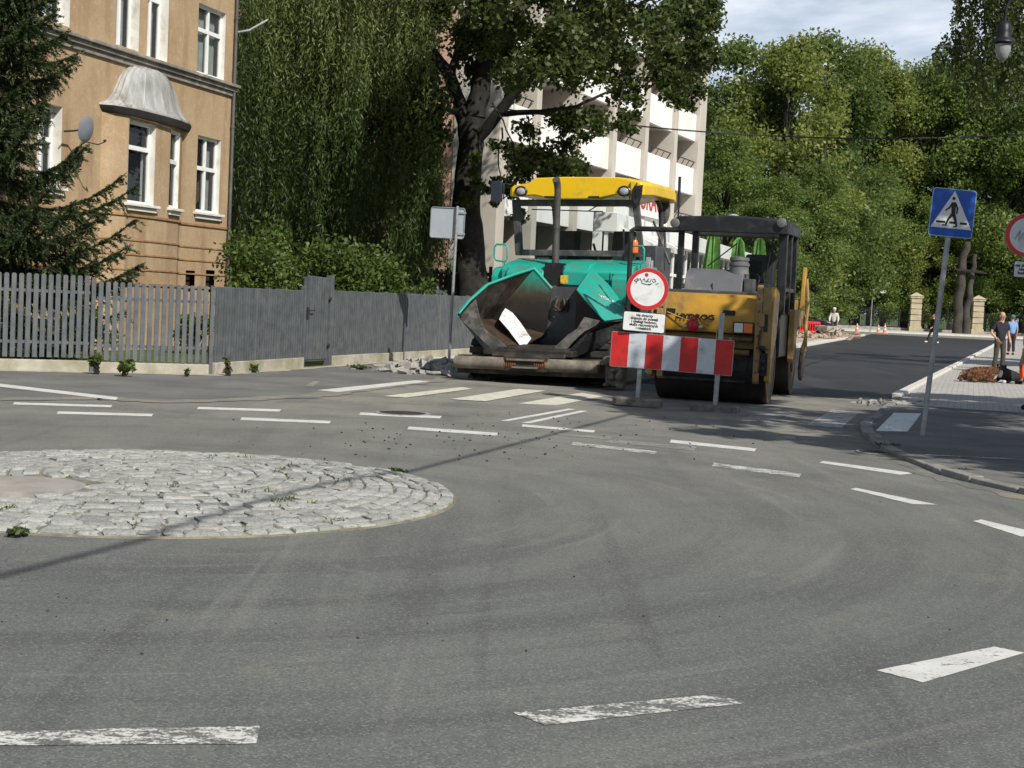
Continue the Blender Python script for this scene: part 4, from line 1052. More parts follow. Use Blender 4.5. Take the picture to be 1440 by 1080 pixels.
b = MB(); b.box(-27.58, -27.36, 1.6, 13.2, 0, 14.9); b.build('end_wall', M['wb_pink'], flats, smooth=0)
b = MB(); b.box(-27.62, -27.34, -.3, 1.6, 0, 14.9); b.build('corner_pier', M['wb_beige'], flats, smooth=0)
b = MB(); b.box(-27.8, 1.7, -.5, 13.4, 14.9, 15.25); b.build('roof', M['wb_beige'], flats, bevel=.03)
b = MB(); b.box(-27.2, .4, 1.30, 1.49, 0, 4.65); b.build('ground_floor_wall', M['brown'], flats, smooth=0)

pav = thing('restaurant_pavilion', 'low white glazed pavilion in front of the flats, seen through both machine cabs', 'pavilion', (3.0, 50.9, 0), R(90 - 16.5))
b = MB(); b.prism([(-.1, -.35), (38, -.35), (38, 4.5), (2, .9), (-.1, .5)], 3.95, 4.6, 'z'); b.build('roof', M['wb_white'], pav, bevel=.02)
b = MB(); b.box(-.15, 38, 0, .18, 0, .9); b.box(-.1, -.02, .18, .5, 0, 3.94); b.build('wall', M['wb_white'], pav, smooth=0)
b = MB(); x = 0.0
while x < 38: b.box(x, x + .13, 0.0, .12, .9, 3.94); x += 1.55
b.box(0, 38, .003, .1, 2.75, 2.87); b.build('glazing_bars', M['white_frame'], pav, smooth=0)
b = MB(); b.poly([(0, .06, .9), (38, .06, .9), (38, .06, 3.94), (0, .06, 3.94)]); b.build('pane', M['glass'], pav, smooth=0)
b = MB(); b.box(0.0, 3, .5, .6, 0, 3.9); b.prism([(3, .5), (3, .6), (38, 4.1), (38, 4.0)], 0, 3.9, 'z'); b.build('back_wall', M['brown'], pav, smooth=0)
b = MB(); b.prism([(-.02, 4.3), (-.02, 3.95), (-1.5, 3.45), (-1.5, 3.62)], .2, 6.5, 'x'); b.build('awning', M['wb_white'], pav, smooth=0)
b = MB(); b.box(.3, 6.3, .13, .16, .95, 3.85); b.build('shutter', pm('grey_shutter', (.16, .17, .15), .7, var=.15), pav, smooth=0)
ban = thing('banner', 'white banner with red letters hung on the flats behind the paver roof', 'banner', mw(flats) @ Vector((-8.7, -.45, 6.55)), R(90 - 22.2))
b = MB(); b.box(-2.6, 2.6, 0, .03, -.75, .75); b.build('sheet', M['sign_white'], ban)
text('lettering', 'URAC', 1.35, M['sign_red'], ban, (0.1, -.012, 0), bold=.03, ext=.004)

M['parasol'] = pm('lime_parasol_cloth', (.15, .33, .07), .85, var=.45, vs=5)
def parasol(px, Y, ztop, label):
    t = thing('closed_parasol', label, 'parasol', ((px - 720) / FPX * Y, Y, 0), random.uniform(0, 3), 'closed parasols on the restaurant terrace')
    b = MB(); b.tube([(0, 0, 0), (0, 0, ztop)], .035, 8); b.lathe([(.3, 0), (.3, .08), (.05, .12)], n=16); b.build('pole', M['white_frame'], t, smooth=40)
    b = MB(); vs = []; n = 20; prof = [(.03, ztop - .02), (.15, ztop - .10), (.19, ztop - .5), (.24, ztop - 1.0), (.25, ztop - 1.5), (.13, ztop - 2.0)]
    for r, z in prof:
        for k in range(n):
            a = 2 * math.pi * k / n; q = r * (1.25 if k % 2 else .62) * (1 + .25 * math.sin(k * 1.3 + z)); vs.append((q * math.cos(a), q * math.sin(a), z - (.12 if k % 2 else 0)))
    b.add(vs, [(i * n + k, i * n + (k + 1) % n, (i + 1) * n + (k + 1) % n, (i + 1) * n + k) for i in range(5) for k in range(n)]); b.build('cloth', M['parasol'], t, smooth=70)
parasol(992, 48, 4.05, 'first closed lime green parasol, seen left of the roller cab wiper')
parasol(1028, 53, 4.1, 'middle closed lime green parasol, seen above the grey water tank')
parasol(1057, 55, 4.25, 'closed lime green parasol seen at the far side of the roller cab window')
tb_ = thing('wicker_fence', 'dark wicker fence panels behind the tree trunk and the back of the square sign', 'fence', D(618, 400, 47) * 1, R(-6))
tb_.location.z = 0
b = MB()
for i in range(16): b.box(-.95 + i * .155, -.83 + i * .155, -.02, .02, .1, 2.35)
for i in range(13): b.box(-1.0, 1.55, -.04 if i % 2 else .025, -.025 if i % 2 else .04, .15 + i * .17, .27 + i * .17)
b.build('panel', pm('dark_wicker', (.055, .045, .035), .9, var=.4, vs=8), tb_, smooth=0)
for x in (-1.05, .28, 1.6):
    b = MB(); b.box(x - .05, x + .05, -.06, .06, 0, 2.5); b.build('post', M['rail'], tb_)

# ------------------------------------------------------------------ fences
def picket(b, x, w, z0, z1, y=0.0, t=.022):
    r = w / 2
    b.prism([(x - r, z0), (x + r, z0), (x + r, z1 - r * .5), (x + r * .55, z1), (x - r * .55, z1), (x - r, z1 - r * .5)], y - t / 2, y + t / 2, 'y')
def panel(root, x0, x1, z0, z1, pitch=.118, wd=.076):
    b = MB(); n = max(1, round((x1 - x0) / pitch))
    for i in range(n): picket(b, x0 + (i + .5) * (x1 - x0) / n, wd, z0 + random.uniform(-.008, .008), z1 + random.uniform(-.006, .006))
    o = b.build('slat_panel', M['fence'], root)
    b = MB()
    for z in (z0 + .25, z1 - .28): b.box(x0, x1, .013, .05, z - .025, z + .025)
    b.build('rail', M['fence'], o)
def post(root, x, z1, w=.07): 
    b = MB(); b.box(x - w / 2, x + w / 2, -.02, .06, -.05, z1); b.box(x - w / 2 - .004, x + w / 2 + .004, -.024, .064, z1, z1 + .012); b.build('post', M['fence'], root, bevel=.004)
def basewall(root, x0, x1, z1, y0=-.06, y1=.1):
    b = MB(); n = max(1, round((x1 - x0) / 2.5))
    for i in range(n): b.box(x0 + (x1 - x0) * i / n + .006, x0 + (x1 - x0) * (i + 1) / n - .006, y0, y1, -.05, z1 + random.uniform(-.012, .012))
    b.build('base_wall', M['concrete'], root, bevel=.012)
ang = math.atan2(fl_dir.y, fl_dir.x)
ff = thing('picket_fence', 'grey picket fence with visible gaps in front of the spruce and ochre house', 'fence', FC, ang)
xp = LO(ff, 129, 500)[0]
z0, z1 = .235, 1.60
for a, c in ((xp - 5.0, xp - 2.55), (xp - 2.5, xp - .05)): panel(ff, a, c, .235, 1.61)
panel(ff, xp + .06, -.06, .205, 1.53)
for x in (xp - 5.02, xp - 2.52, xp): post(ff, x, 1.57)
post(ff, -.0, 1.53); basewall(ff, xp - 5, xp - .04, .2); basewall(ff, xp + .04, -.03, .17)
sf = thing('street_fence', 'long grey slat fence running along the street past the gate to the paver', 'fence', FC, R(90 - 16.6))
gx0, gx1 = LO(sf, 428, 450)[0], LO(sf, 462, 450)[0]
ps = [0.06] + [LO(sf, px, 450)[0] for px in (377,)] + [gx0 - .05]
for a, c in zip(ps, ps[1:]): panel(sf, a + .04, c - .04, .2, 1.53, .105, .07)
ps2 = [gx1 + .12] + [LO(sf, px, 450)[0] for px in (519, 572, 617, 657)]
while ps2[-1] < 36: ps2.append(ps2[-1] + 2.6)
for a, c in zip(ps2, ps2[1:]): panel(sf, a + .04, c - .04, .2, 1.55, .105, .07); post(sf, c, 1.56)
for x in ps[1:2]: post(sf, x, 1.54)
basewall(sf, .09, gx0 - .06, .2); basewall(sf, gx1 + .14, 36, .2)
gt = thing('garden_gate', 'taller grey slatted garden gate with a lever handle in the street fence', 'gate', mw(sf) @ Vector((gx0, 0, 0)), R(90 - 16.6))
wg = gx1 - gx0
b = MB(); n = 9
for i in range(n): picket(b, .06 + (i + .5) * (wg - .14) / n, .085, .16, 1.83 - .03 * i / n, -.01)
leaf = b.build('gate_panel', M['fence'], gt)
b = MB(); b.box(.03, wg - .06, .005, .04, .12, .18); b.box(.03, wg - .06, .005, .04, 1.5, 1.56); b.box(.03, .09, .005, .045, .12, 1.8); b.build('gate_frame', M['fence'], leaf)
b = MB(); b.box(.05, .13, -.05, -.03, .98, 1.2); b.tube([(.09, -.04, 1.14), (.09, -.09, 1.14), (.3, -.09, 1.14)], .012, 6); b.build('handle', M['rail'], leaf, smooth=40)
for a_ in ((wg - .01, wg + .12, -.05, .08, -.05, 1.85), (-.06, .02, -.03, .06, -.05, 1.62)):
    b = MB(); b.box(*a_); b.build('post', M['fence'], gt, bevel=.004)
for z_ in (.4, 1.35):
    b = MB(); b.box(wg - .07, wg - .01, -.06, -.03, z_, z_ + .06); b.build('hinge', M['rail'], gt)

# ------------------------------------------------------------------ signs
def square(b, w, h, c=(0, 0), r=.04, y=0, t=.02, mi=0, n=4):
    pts = []
    for sx, sz, a0 in ((1, 1, 0), (-1, 1, 90), (-1, -1, 180), (1, -1, 270)):
        for k in range(n + 1):
            a = R(a0 + 90 * k / n); pts.append((c[0] + sx * (w / 2 - r) + r * math.cos(a), c[1] + sz * (h / 2 - r) + r * math.sin(a)))
    return b.prism(pts, y, y + t, 'y', mi)
s1 = thing('traffic_sign', 'square sign on a tall pole showing its grey back, before the tree trunk', 'traffic sign', G(631, 515), R(-8), rot=(0, R(.6), R(-8)))
b = MB(); b.tube([(0, 0, -.1), (0, 0, 3.52)], .033, 12); b.build('pole', M['zinc_post'], s1, smooth=50)
x0, zt = LO(s1, 607, 291, .07); x1, zb = LO(s1, 652, 336, .07)
b = MB(); square(b, x1 - x0, zt - zb, ((x0 + x1) / 2, (zt + zb) / 2), .05, .062, .004); pl_ = b.build('plate', M['sign_back'], s1)
b = MB()
for i, (w_, h_) in enumerate(((x1 - x0, zt - zb),)):
    pts = []
    cx_, cz_ = (x0 + x1) / 2, (zt + zb) / 2
    for sx, sz, a0 in ((1, 1, 0), (-1, 1, 90), (-1, -1, 180), (1, -1, 270)):
        for k in range(5):
            a = R(a0 + 90 * k / 4); pts.append((cx_ + sx * (w_ / 2 - .05) + .05 * math.cos(a), .052, cz_ + sz * (h_ / 2 - .05) + .05 * math.sin(a)))
    b.tube(pts + [pts[0]], .011, 6)
b.build('rim', M['sign_edge'], pl_, smooth=50)
for z_ in (zt - .12, zb + .08):
    b = MB(); b.box(-.06, .19, .035, .06, z_, z_ + .04); b.build('bracket', M['zinc_post'], s1)

# closed-road barrier with the round sign
br = thing('road_barrier', 'red and white striped road barrier on two posts with rubber feet', 'barrier', G(896, 571), 0, rot=(0, R(1.4), R(-16)))
bx0, bzb = LO(br, 857, 515, -.05); bx1, bzt = LO(br, 1033, 478, -.05); bzt0 = LO(br, 858, 466, -.05)[1]; bzb1 = LO(br, 1032, 529, -.05)[1]
zc = (bzb + bzt0 + bzt + bzb1) / 4; hh = ((bzt0 - bzb) + (bzt - bzb1)) / 4
b = MB(); square(b, bx1 - bx0, hh * 2, ((bx0 + bx1) / 2, zc), .02, -.052, .022); board = b.build('board', M['sign_edge'], br)
for mat, odd in (('sign_red', 0), ('shaded_white', 1)):
    b = MB()
    for i in range(7):
        if i % 2 == odd: b.box(bx0 + .008 + (bx1 - bx0 - .016) * i / 7, bx0 + .008 + (bx1 - bx0 - .016) * (i + 1) / 7, -.0545, -.0525, zc - hh + .008, zc + hh - .008)
    b.build('red_stripes' if odd == 0 else 'white_stripes', M[mat], board)
xr = LO(br, 1008, 540, 0)[0]; zr_top = LO(br, 1013, 440, 0)[1]
for x, zt_ in ((0, 2.3), (xr, zr_top)):
    b = MB(); b.box(x - .035, x + .035, -.025, .025, .05, zt_); b.build('post', M['zinc_post'], br, bevel=.006)
    b = MB(); b.prism([(x - .36, -.2), (x - .28, -.26), (x + .28, -.26), (x + .36, -.2), (x + .36, .2), (x + .28, .26), (x - .28, .26), (x - .36, .2)], 0, .13, 'z'); b.build('rubber_foot', M['rubber_foot'], br, bevel=.02)
ps_ = thing('prohibition_sign', 'round white sign with a red rim and scribbles above a white text plate', 'traffic sign', mw(br) @ Vector((.1, 0, .13)), 0, rot=(0, R(2.2), R(-7)))
dx, dz = LO(ps_, 910.5, 406.5, -.06)
xe, _ = LO(ps_, 940.5, 406.5, -.06); rd = xe - dx
b = MB(); b.tube([(0, .035, .4), (dx + .02, .035, dz + rd + .12)], .03, 10); b.build('pole', M['zinc_post'], ps_, smooth=50)
b = MB(); b.disc((dx, dz), rd, 44, -.06, .018); disc_ = b.build('disc', M['sign_edge'], ps_)
b = MB(); b.disc((dx, dz), rd * .80, 44, -.0635, .003); b.build('white_face', M['sign_white'], disc_)
b = MB(); b.ring((dx, dz), rd * .80, rd * .985, 48, -.064, .0036); b.build('red_rim', M['sign_red'], disc_)
def scribble(parent, pts, r, mat, y, name='graffiti'):
    b = MB()
    for st in pts: b.tube([(p[0], y, p[1]) for p in st], r, 4)
    return b.build(name, mat, parent, smooth=0)
S = rd
def sp_(l): return [(dx + a * S, dz + c * S) for a, c in l]
scribble(disc_, [sp_(l) for l in ([(-.62, .38), (-.5, .47), (-.42, .40), (-.55, .30), (-.66, .36)], [(-.5, .46), (-.56, .22)], [(-.40, .5), (-.28, .30), (-.22, .46)], [(-.2, .5), (-.12, .33), (-.02, .48), (-.08, .3)],
                               [(.02, .50), (-.02, .36), (.1, .34), (.14, .48)], [(.2, .46), (.3, .5), (.36, .38), (.26, .33), (.2, .4)], [(-.3, .26), (-.05, .21), (.2, .27), (.05, .2), (-.02, .23)], [(.36, .26), (.5, .31)])], .007, M['ink'], -.0645)
b = MB(); b.disc((dx - .1 * S, dz + .66 * S), .09 * S, 14, -.0648, .002); o = b.build('sticker', M['sign_red'], disc_)
px0, pzt = LO(ps_, 877, 437, -.06); px1, pzb = LO(ps_, 934.5, 469, -.06); pzt1 = LO(ps_, 935, 441, -.06)[1]; pzb0 = LO(ps_, 875, 465, -.06)[1]
pc = ((px0 + px1) / 2, (pzt + pzt1 + pzb + pzb0) / 4); ph = (pzt - pzb0 + pzt1 - pzb) / 2; pw = px1 - px0
b = MB(); square(b, pw, ph, pc, .03, -.06, .018); plate = b.build('text_plate', M['black'], ps_)
b = MB(); square(b, pw - .022, ph - .022, pc, .025, -.0635, .003); b.build('white_panel', M['sign_white'], plate)
text('lettering', 'nie dotyczy\ndojazdu do posesji\ni obsługi budowy,\nsłużb ratowniczych\ni miejskich', ph * .185, M['black'], plate, (pc[0], -.0655, pc[1] + ph * .005), space=.88, ext=.0005, bold=.002)

pd = thing('pedestrian_crossing_sign', 'blue square pedestrian crossing sign on a leaning grey pole', 'traffic sign', G(1297, 612, .05), 0, rot=(0, R(3.2), R(-4)))
pw0, pz1 = LO(pd, 1311, 264, -.05); pw1, pz0 = LO(pd, 1370, 335, -.05)
w_ = .60; cx_, cz_ = LO(pd, 1339.5, 299.5, -.05)
b = MB(); b.tube([(0, 0, -.1), (cx_ * .9, 0, cz_ + .25)], .034, 12); b.build('pole', M['zinc_post'], pd, smooth=50)
hw = (LO(pd, 1371, 300, -.05)[0] - LO(pd, 1308.5, 300, -.05)[0]) / 2; hz = (LO(pd, 1339, 265.5, -.05)[1] - LO(pd, 1339, 334, -.05)[1]) / 2
b = MB(); square(b, hw * 2, hz * 2, (cx_, cz_), .04, -.05, .016); pp = b.build('plate', pm('pale_blue_edge', (.30, .42, .56), .4), pd)
b = MB(); square(b, hw * 2 - .024, hz * 2 - .024, (cx_, cz_), .034, -.0535, .003); b.build('blue_face', M['sign_blue'], pp)
def pq(l): return [(cx_ + a * hw, -.0, cz_ + c * hz) for a, c in l]
b = MB(); b.prism([(p[0], p[2]) for p in pq([(-.93, -.64), (.93, -.64), (.0, .92)])], -.0565, -.054, 'y'); b.build('white_triangle', M['sign_white'], pp)
b = MB()
def stroke(pts, r):
    b.tube([(p[0], -.0575, p[2]) for p in pq(pts)], [q * hw for q in r], 8)
b.disc((cx_ - .02 * hw, cz_ + .60 * hz), .075 * hw, 16, -.059, .0025)
stroke([(.0, .44), (.02, .2), (.03, -.06)], [.09, .10, .085]); stroke([(-.06, .40), (-.16, .22), (-.34, .07)], [.045, .04, .03]); stroke([(.09, .40), (.2, .2), (.18, -.03)], [.045, .04, .03])
stroke([(.0, -.05), (-.16, -.26), (-.26, -.52), (-.42, -.53)], [.07, .055, .04, .03]); stroke([(.06, -.05), (.16, -.28), (.24, -.54), (.10, -.57)], [.07, .055, .04, .03])
pic = b.build('walking_figure', M['black'], pp, smooth=50); pic.scale = (1, 1, 1)
b = MB()
for a, c in ((-.70, -.28), (-.10, .16), (.38, .70)):
    q0, q1 = pq([(a, -.40), (c, -.40)]); b.box(q0[0], q1[0], -.059, -.0568, q0[2] - .014, q0[2] + .014)
b.build('crossing_lines', M['black'], pp)

s4 = thing('prohibition_sign', 'round red-rimmed sign with a pale scribbled face, cut by the picture edge', 'traffic sign', G(1452, 634, .05), 0, rot=(0, R(1.5), R(-6)))
dx, dz = LO(s4, 1445, 331, -.05); S = rd = LO(s4, 1445, 331, -.05)[0] - LO(s4, 1413, 331, -.05)[0]
b = MB(); b.tube([(0, 0, -.1), (dx, 0, dz + rd + .05)], .034, 12); b.build('pole', M['zinc_post'], s4, smooth=50)
b = MB(); b.disc((dx, dz), rd, 44, -.06, .018); d4 = b.build('disc', M['sign_edge'], s4)
b = MB(); b.disc((dx, dz), rd * .8, 44, -.0635, .003); b.build('white_face', M['shaded_white'], d4)
b = MB(); b.ring((dx, dz), rd * .8, rd * .985, 48, -.064, .0036); b.build('red_rim', M['sign_red'], d4)
scribble(d4, [sp_(l) for l in ([(-.55, -.2), (-.4, .1), (-.5, -.1), (-.35, .2), (-.38, -.25), (-.2, .1)], [(-.15, -.2), (-.1, .3), (.1, .1)])], .012, pm('grey_ink', (.33, .34, .36), .6), -.0645)
tx0, tz1 = LO(s4, 1426, 366, -.05); tz0 = LO(s4, 1426, 390, -.05)[1]; tw_ = (dx - tx0) * 2; tc_ = (dx, (tz0 + tz1) / 2); th_ = tz1 - tz0
b = MB(); square(b, tw_, th_, tc_, .02, -.06, .016); p4 = b.build('text_plate', M['black'], s4)
b = MB(); square(b, tw_ - .02, th_ - .02, tc_, .02, -.0635, .003); b.build('white_panel', M['shaded_white'], p4)
text('lettering', 'nie dotyczy\nobsługi\nbudowy', th_ * .24, M['black'], p4, (tc_[0], -.0655, tc_[1]), space=.9, ext=.0005, bold=.002)

ln_ = thing('street_lantern', 'black street lantern with a clear bowl hanging from a curved arm', 'street lamp', D(1411, 60, 26), 0)
b = MB(); b.lathe([(.03, .40), (.07, .37), (.11, .33), (.12, .22), (.125, .12), (.15, .09), (.195, .05), (.2, .03), (.15, .02), (.13, .0)], (0, 0, -.03), 24); b.build('housing', M['black'], ln_, smooth=40)
b = MB(); b.lathe([(.128, -.03), (.132, -.08), (.122, -.16), (.09, -.25), (.045, -.30), (.01, -.32)], n=24); b.build('bowl', pm('opal_bowl', (.30, .32, .30), .15, var=.15, vs=9, spec=.8), ln_, smooth=60)
b = MB(); b.tube([(0, 0, .34), (.02, 0, .62), (.12, 0, .82), (.35, 0, .95), (.75, 0, .98), (1.2, 0, .8), (1.35, 0, .4)], .03, 8); b.tube([(1.35, 0, -ln_.location.z), (1.35, 0, -3), (1.35, 0, 1.3)], [.09, .06, .04], 12); b.build('post', M['black'], ln_, smooth=50)

# overhead cables
def cable(label, a, c, sag, r=.016):
    b = MB(); P = []
    for i in range(25):
        t_ = i / 24; p = Vector(a).lerp(Vector(c), t_); p.z -= sag * 4 * t_ * (1 - t_); P.append(p)
    b.tube(P, r, 6)
    return tag(b.build('overhead_cable', M['black'], None, smooth=60), label, 'cable')
cable('thin black cable strung across the street in front of the flats and park trees', D(690, 150, 46), D(1490, 186, 46), .5, .022)
cable('overhead cable along the street whose shadow crosses the sett island', Vector((-3.4, -14, 6.9)), Vector((17.0, 50, 7.2)), .45, .03)
# ------------------------------------------------------------------ machine materials
M['teal'] = pm('teal_machine_paint', (0.012, 0.335, 0.255), 0.38, var=.08, vs=2, dirt=(.10, .17, .13), ds=2.2, da=.35, spec=.5, coat=.25)
def wing_paint():
    t = NT('teal_paint_burnt_by_asphalt'); 
    sp = t.n('ShaderNodeSeparateXYZ'); t.l(t.tc(), sp.inputs[0])
    n_ = t.noise(4, 6, .65); h = t.math('ADD', sp.outputs[2], t.math('MULTIPLY', t.math('SUBTRACT', n_, .5), .55))
    c = t.mix(t.ramp(h, [(0.0, 0), (1.0, 1)]), (0, 0, 0), (1, 1, 1))
    mr = t.n('ShaderNodeMapRange'); mr.inputs[1].default_value = 1.2; mr.inputs[2].default_value = 2.15; t.l(h, mr.inputs[0])
    c = t.ramp(mr.outputs[0], [(0.0, (.016, .012, .010)), (.32, (.026, .018, .013)), (.52, (.055, .045, .032)), (.72, (.05, .13, .09)), (.92, (.015, .27, .19))])
    return t.done(t.bsdf(c, .5, 0, t.bump(t.noise(20, 4), .3, .01), .4))
M['wing'] = wing_paint()
M['grime'] = pm('bitumen_grime', (0.030, 0.026, 0.023), 0.6, 0.2, var=.5, vs=5, bump=.6, bs=18, dirt=(.12, .085, .06), ds=2.6, da=.4)
M['brownsteel'] = pm('hot_stained_steel', (0.085, 0.056, 0.036), 0.5, .3, var=.4, vs=3, bump=.3, bs=20, dirt=(.04, .03, .025), ds=2.2, da=.6)
M['sunlit_steel'] = pm('sunlit_wing_steel', (0.80, 0.79, 0.76), 0.45, 0.0, var=.1, vs=4, dirt=(.30, .27, .24), ds=5, da=.35)  # bright steel with the sunlight on it put into the colour
M['apron'] = pm('grey_rubber_apron', (0.075, 0.07, 0.064), 0.75, var=.4, vs=5, bump=.5, bs=14, dirt=(.26, .24, .21), ds=3.5, da=.5)
M['crust'] = pm('dusty_roller_steel', (0.21, 0.185, 0.145), 0.8, 0.1, var=.4, vs=5, bump=.6, bs=22, dirt=(.12, .10, .08), ds=3, da=.7)
M['rust'] = pm('rusty_spring', (0.20, 0.09, 0.035), 0.85, .2, var=.5, vs=8, bump=.5, bs=30)
M['yroof'] = pm('yellow_roof_grp', (0.80, 0.50, 0.006), 0.4, var=.06, vs=2, dirt=(.55, .38, .04), ds=3, da=.25, coat=.2)
M['ryel'] = pm('amber_machine_paint', (0.44, 0.235, 0.022), 0.42, var=.12, vs=2, dirt=(.20, .13, .045), ds=1.8, da=.5, coat=.15)
M['rframe'] = pm('dusty_amber_frame', (0.34, 0.215, 0.07), 0.7, var=.3, vs=4, bump=.2, bs=25, dirt=(.26, .19, .10), ds=2.5, da=.7)
M['mgrey'] = pm('dark_grey_machine_paint', (0.055, 0.058, 0.062), 0.5, var=.15, vs=4, dirt=(.16, .15, .13), ds=3, da=.35)
M['mblack'] = pm('black_machine_paint', (0.014, 0.015, 0.017), 0.4, var=.2, vs=4, dirt=(.06, .058, .052), ds=2.5, da=.35)
M['drum'] = pm('worn_drum_steel', (0.20, 0.135, 0.085), 0.55, 0.45, var=.35, vs=3, bump=.3, bs=30, dirt=(.05, .035, .025), ds=2, da=.6)
M['drum_dark'] = pm('bitumen_coated_drum', (0.03, 0.026, 0.024), 0.5, 0.3, var=.4, vs=3, bump=.2, bs=30)
M['tank'] = pm('grey_moulded_plastic', (0.115, 0.118, 0.125), 0.6, var=.1, vs=3, dirt=(.24, .22, .19), ds=3, da=.25)
M['lampglass'] = pm('lamp_glass', (.42, .44, .46), .12, .2, var=.1, vs=12, spec=.9)
M['orange'] = pm('orange_lens', (.85, .16, .015), .25, var=.1, spec=.8)
M['stick_y'] = pm('yellow_sticker', (.80, .50, .04), .5, var=.1, vs=20, dirt=(.1, .08, .04), ds=26, da=.55)
M['seat'] = pm('black_seat_cloth', (.02, .02, .022), .8, var=.2)

# ------------------------------------------------------------------ asphalt paver
pv = thing('asphalt_paver', 'teal asphalt paver with open hopper wings and a yellow roof', 'paver', (.27, 27.35, 0), 0, rot=(0, R(-1.2), R(-20)))
def P(px, py, w_): x, z = LO(pv, px, py, w_); return (x, w_, z)
b = MB(); b.box(-.9, .9, 2.0, 5.3, .35, 1.0); b.box(-.9, .9, .95, 2.0, .3, .55); b.box(-1.25, 1.25, .55, .95, .15, .62); b.build('chassis', M['grime'], pv, bevel=.02)
def track(u0, u1):
    b = MB(); pts = []
    w0, w1, r = .95, 4.6, .40
    for k in range(9): a = R(90 + 180 * k / 8); pts.append((w0 + r * math.cos(a), .43 + r * math.sin(a)))
    for k in range(9): a = R(-90 + 180 * k / 8); pts.append((w1 + r * math.cos(a), .43 + r * math.sin(a)))
    b.prism(pts, u0 + .04, u1 - .04, 'x'); o = b.build('track', M['mblack'], pv)
    b = MB(); n = len(pts); tot = []; 
    full = []
    for i in range(n):
        a = Vector(pts[i]); c = Vector(pts[(i + 1) % n]); k = max(1, int((c - a).length / .16))
        for j in range(k): full.append((a.lerp(c, j / k), (c - a).normalized()))
    for p, d in full:
        nrm = Vector((d.y, -d.x)); p2 = p - nrm * 0
        b.obox((0.5 * (u0 + u1), p.x + nrm.x * .02, p.y + nrm.y * .02), (u1 - u0, .12, .05), Matrix(((1, 0, 0), (0, d.x, -d.y), (0, d.y, d.x))))
    b.build('track_pads', M['grime'], o)
track(-1.36, -1.0); track(1.0, 1.36)
for s_, (a, c) in ((-1, (-1.43, -.40)), (1, (.38, 1.38))):
    M90 = Matrix.Rotation(R(90), 3, 'Y')
    b = MB(); b.lathe([(.04, 0), (.112, .01), (.118, .05), (.116, (c - a) * .6), (.118, c - a - .05), (.112, c - a - .01), (.04, c - a)], (a, 0, .37), 20, M=M90); pr = b.build('push_roller', M['crust'], pv, smooth=40)
    b = MB(); x0 = c - .02 if s_ < 0 else a - .22
    for i in range(6): b.lathe([(.09, 0), (.125, .01), (.125, .025), (.09, .035)], (x0 + i * .04, 0, .37), 16, M=M90)
    b.build('spring', M['rust'], pr, smooth=40)
b = MB(); b.box(-.42, .42, -.10, .18, .24, .52); b.box(-.24, .24, -.13, -.10, .29, .36); b.box(-.38, .38, -.135, -.10, .42, .49); b.box(-1.45, 1.5, .16, .42, .16, .5); b.build('push_beam', M['grime'], pv, bevel=.015)
b = MB(); b.box(-.25, .25, -.15, -.136, .30, .335); b.box(-.36, .36, -.15, -.136, .44, .475); b.build('beam_plates', M['crust'], pv)
b = MB(); b.box(-.9, .85, .05, .9, .52, .64); b.prism([(.0, .5), (.85, .5), (.85, .72), (.1, .66)], -.72, .72, 'x'); b.build('hopper_sill', M['grime'], pv, bevel=.02)
b = MB()
for i in range(26): b.blob((random.uniform(1.5, 1.78), random.uniform(-.02, .5), random.uniform(.03, .55)), [random.uniform(.04, .11) for _ in range(3)], 7)
b.box(1.48, 1.76, .05, .5, .05, .5); b.build('dirt_crust', M['crust'], pv, smooth=60)
# left wing: floor, outer wall, rear wall
Hf = (-.40, .28, .58); Hr = (-.30, 1.88, .90); Of = P(648, 449, .3); Or = (-1.46, 1.88, 1.16)
T0, T1, T2, T3 = P(645.5, 441, .3), P(660, 423, .55), P(686, 400, 1.0), P(722, 386.5, 1.5); T4 = P(751, 377.5, 1.9); T5 = P(776, 406, 1.9)
b = MB(); b.poly([Hf, Hr, Or, Of]); wl_ = b.build('hopper_wing', M['brownsteel'], pv, smooth=0, solid=.03)
b = MB(); vs = [T0, T1, T2, T3, T4]; lows = [Vector(Of).lerp(Vector(Or), k) for k in (0, .16, .44, .75, 1.0)]
b.add(list(vs) + [tuple(p) for p in lows], [(i, i + 1, 6 + i, 5 + i) for i in range(4)]); b.build('outer_wall', M['grime'], wl_, smooth=0, solid=.03)
b = MB(); b.poly([T4, T5, (-.26, 1.87, 1.2), Hr, Or]); b.build('rear_wall', M['wing'], wl_, smooth=0, solid=.03)
b = MB(); b.tube([T0, T1, T2, T3, T4], [.02, .026, .028, .03, .03], 8); b.tube([T4, T5], .034, 8); b.build('lip', M['teal'], wl_, smooth=60)
# teal outer skin, visible as a thin band below the lip
b = MB(); off = Vector((-.05, .01, 0))
b.add([tuple(Vector(p) + off) for p in vs] + [tuple(Vector(p).lerp(q, .55) + off) for p, q in zip(vs, lows)], [(i, i + 1, 6 + i, 5 + i) for i in range(4)]); b.build('outer_skin', M['teal'], wl_, smooth=0, solid=.01)
b = MB(); ap = [P(648, 449, .27), P(651, 440, .27), P(669, 421, .27), P(671, 432, .27), P(675, 447, .27), P(681, 461, .27), P(687, 468, .27), P(700, 477, .27), P(709, 484, .27), P(717, 494, .27), P(702, 498, .27), P(691, 491, .27), P(672, 472, .27)]
b.poly(ap); b.build('apron', M['apron'], wl_, smooth=0, solid=.035)
b = MB(); b.poly([P(649, 450, .26), P(692, 491, .26), P(702, 499, .26), P(690, 504, .26), P(684, 494, .26)]); b.build('floor_edge', M['mblack'], wl_, smooth=0, solid=.04)
fn = (Vector(Hr) - Vector(Hf)).cross(Vector(Of) - Vector(Hf)).normalized()
if fn.z < 0: fn = -fn
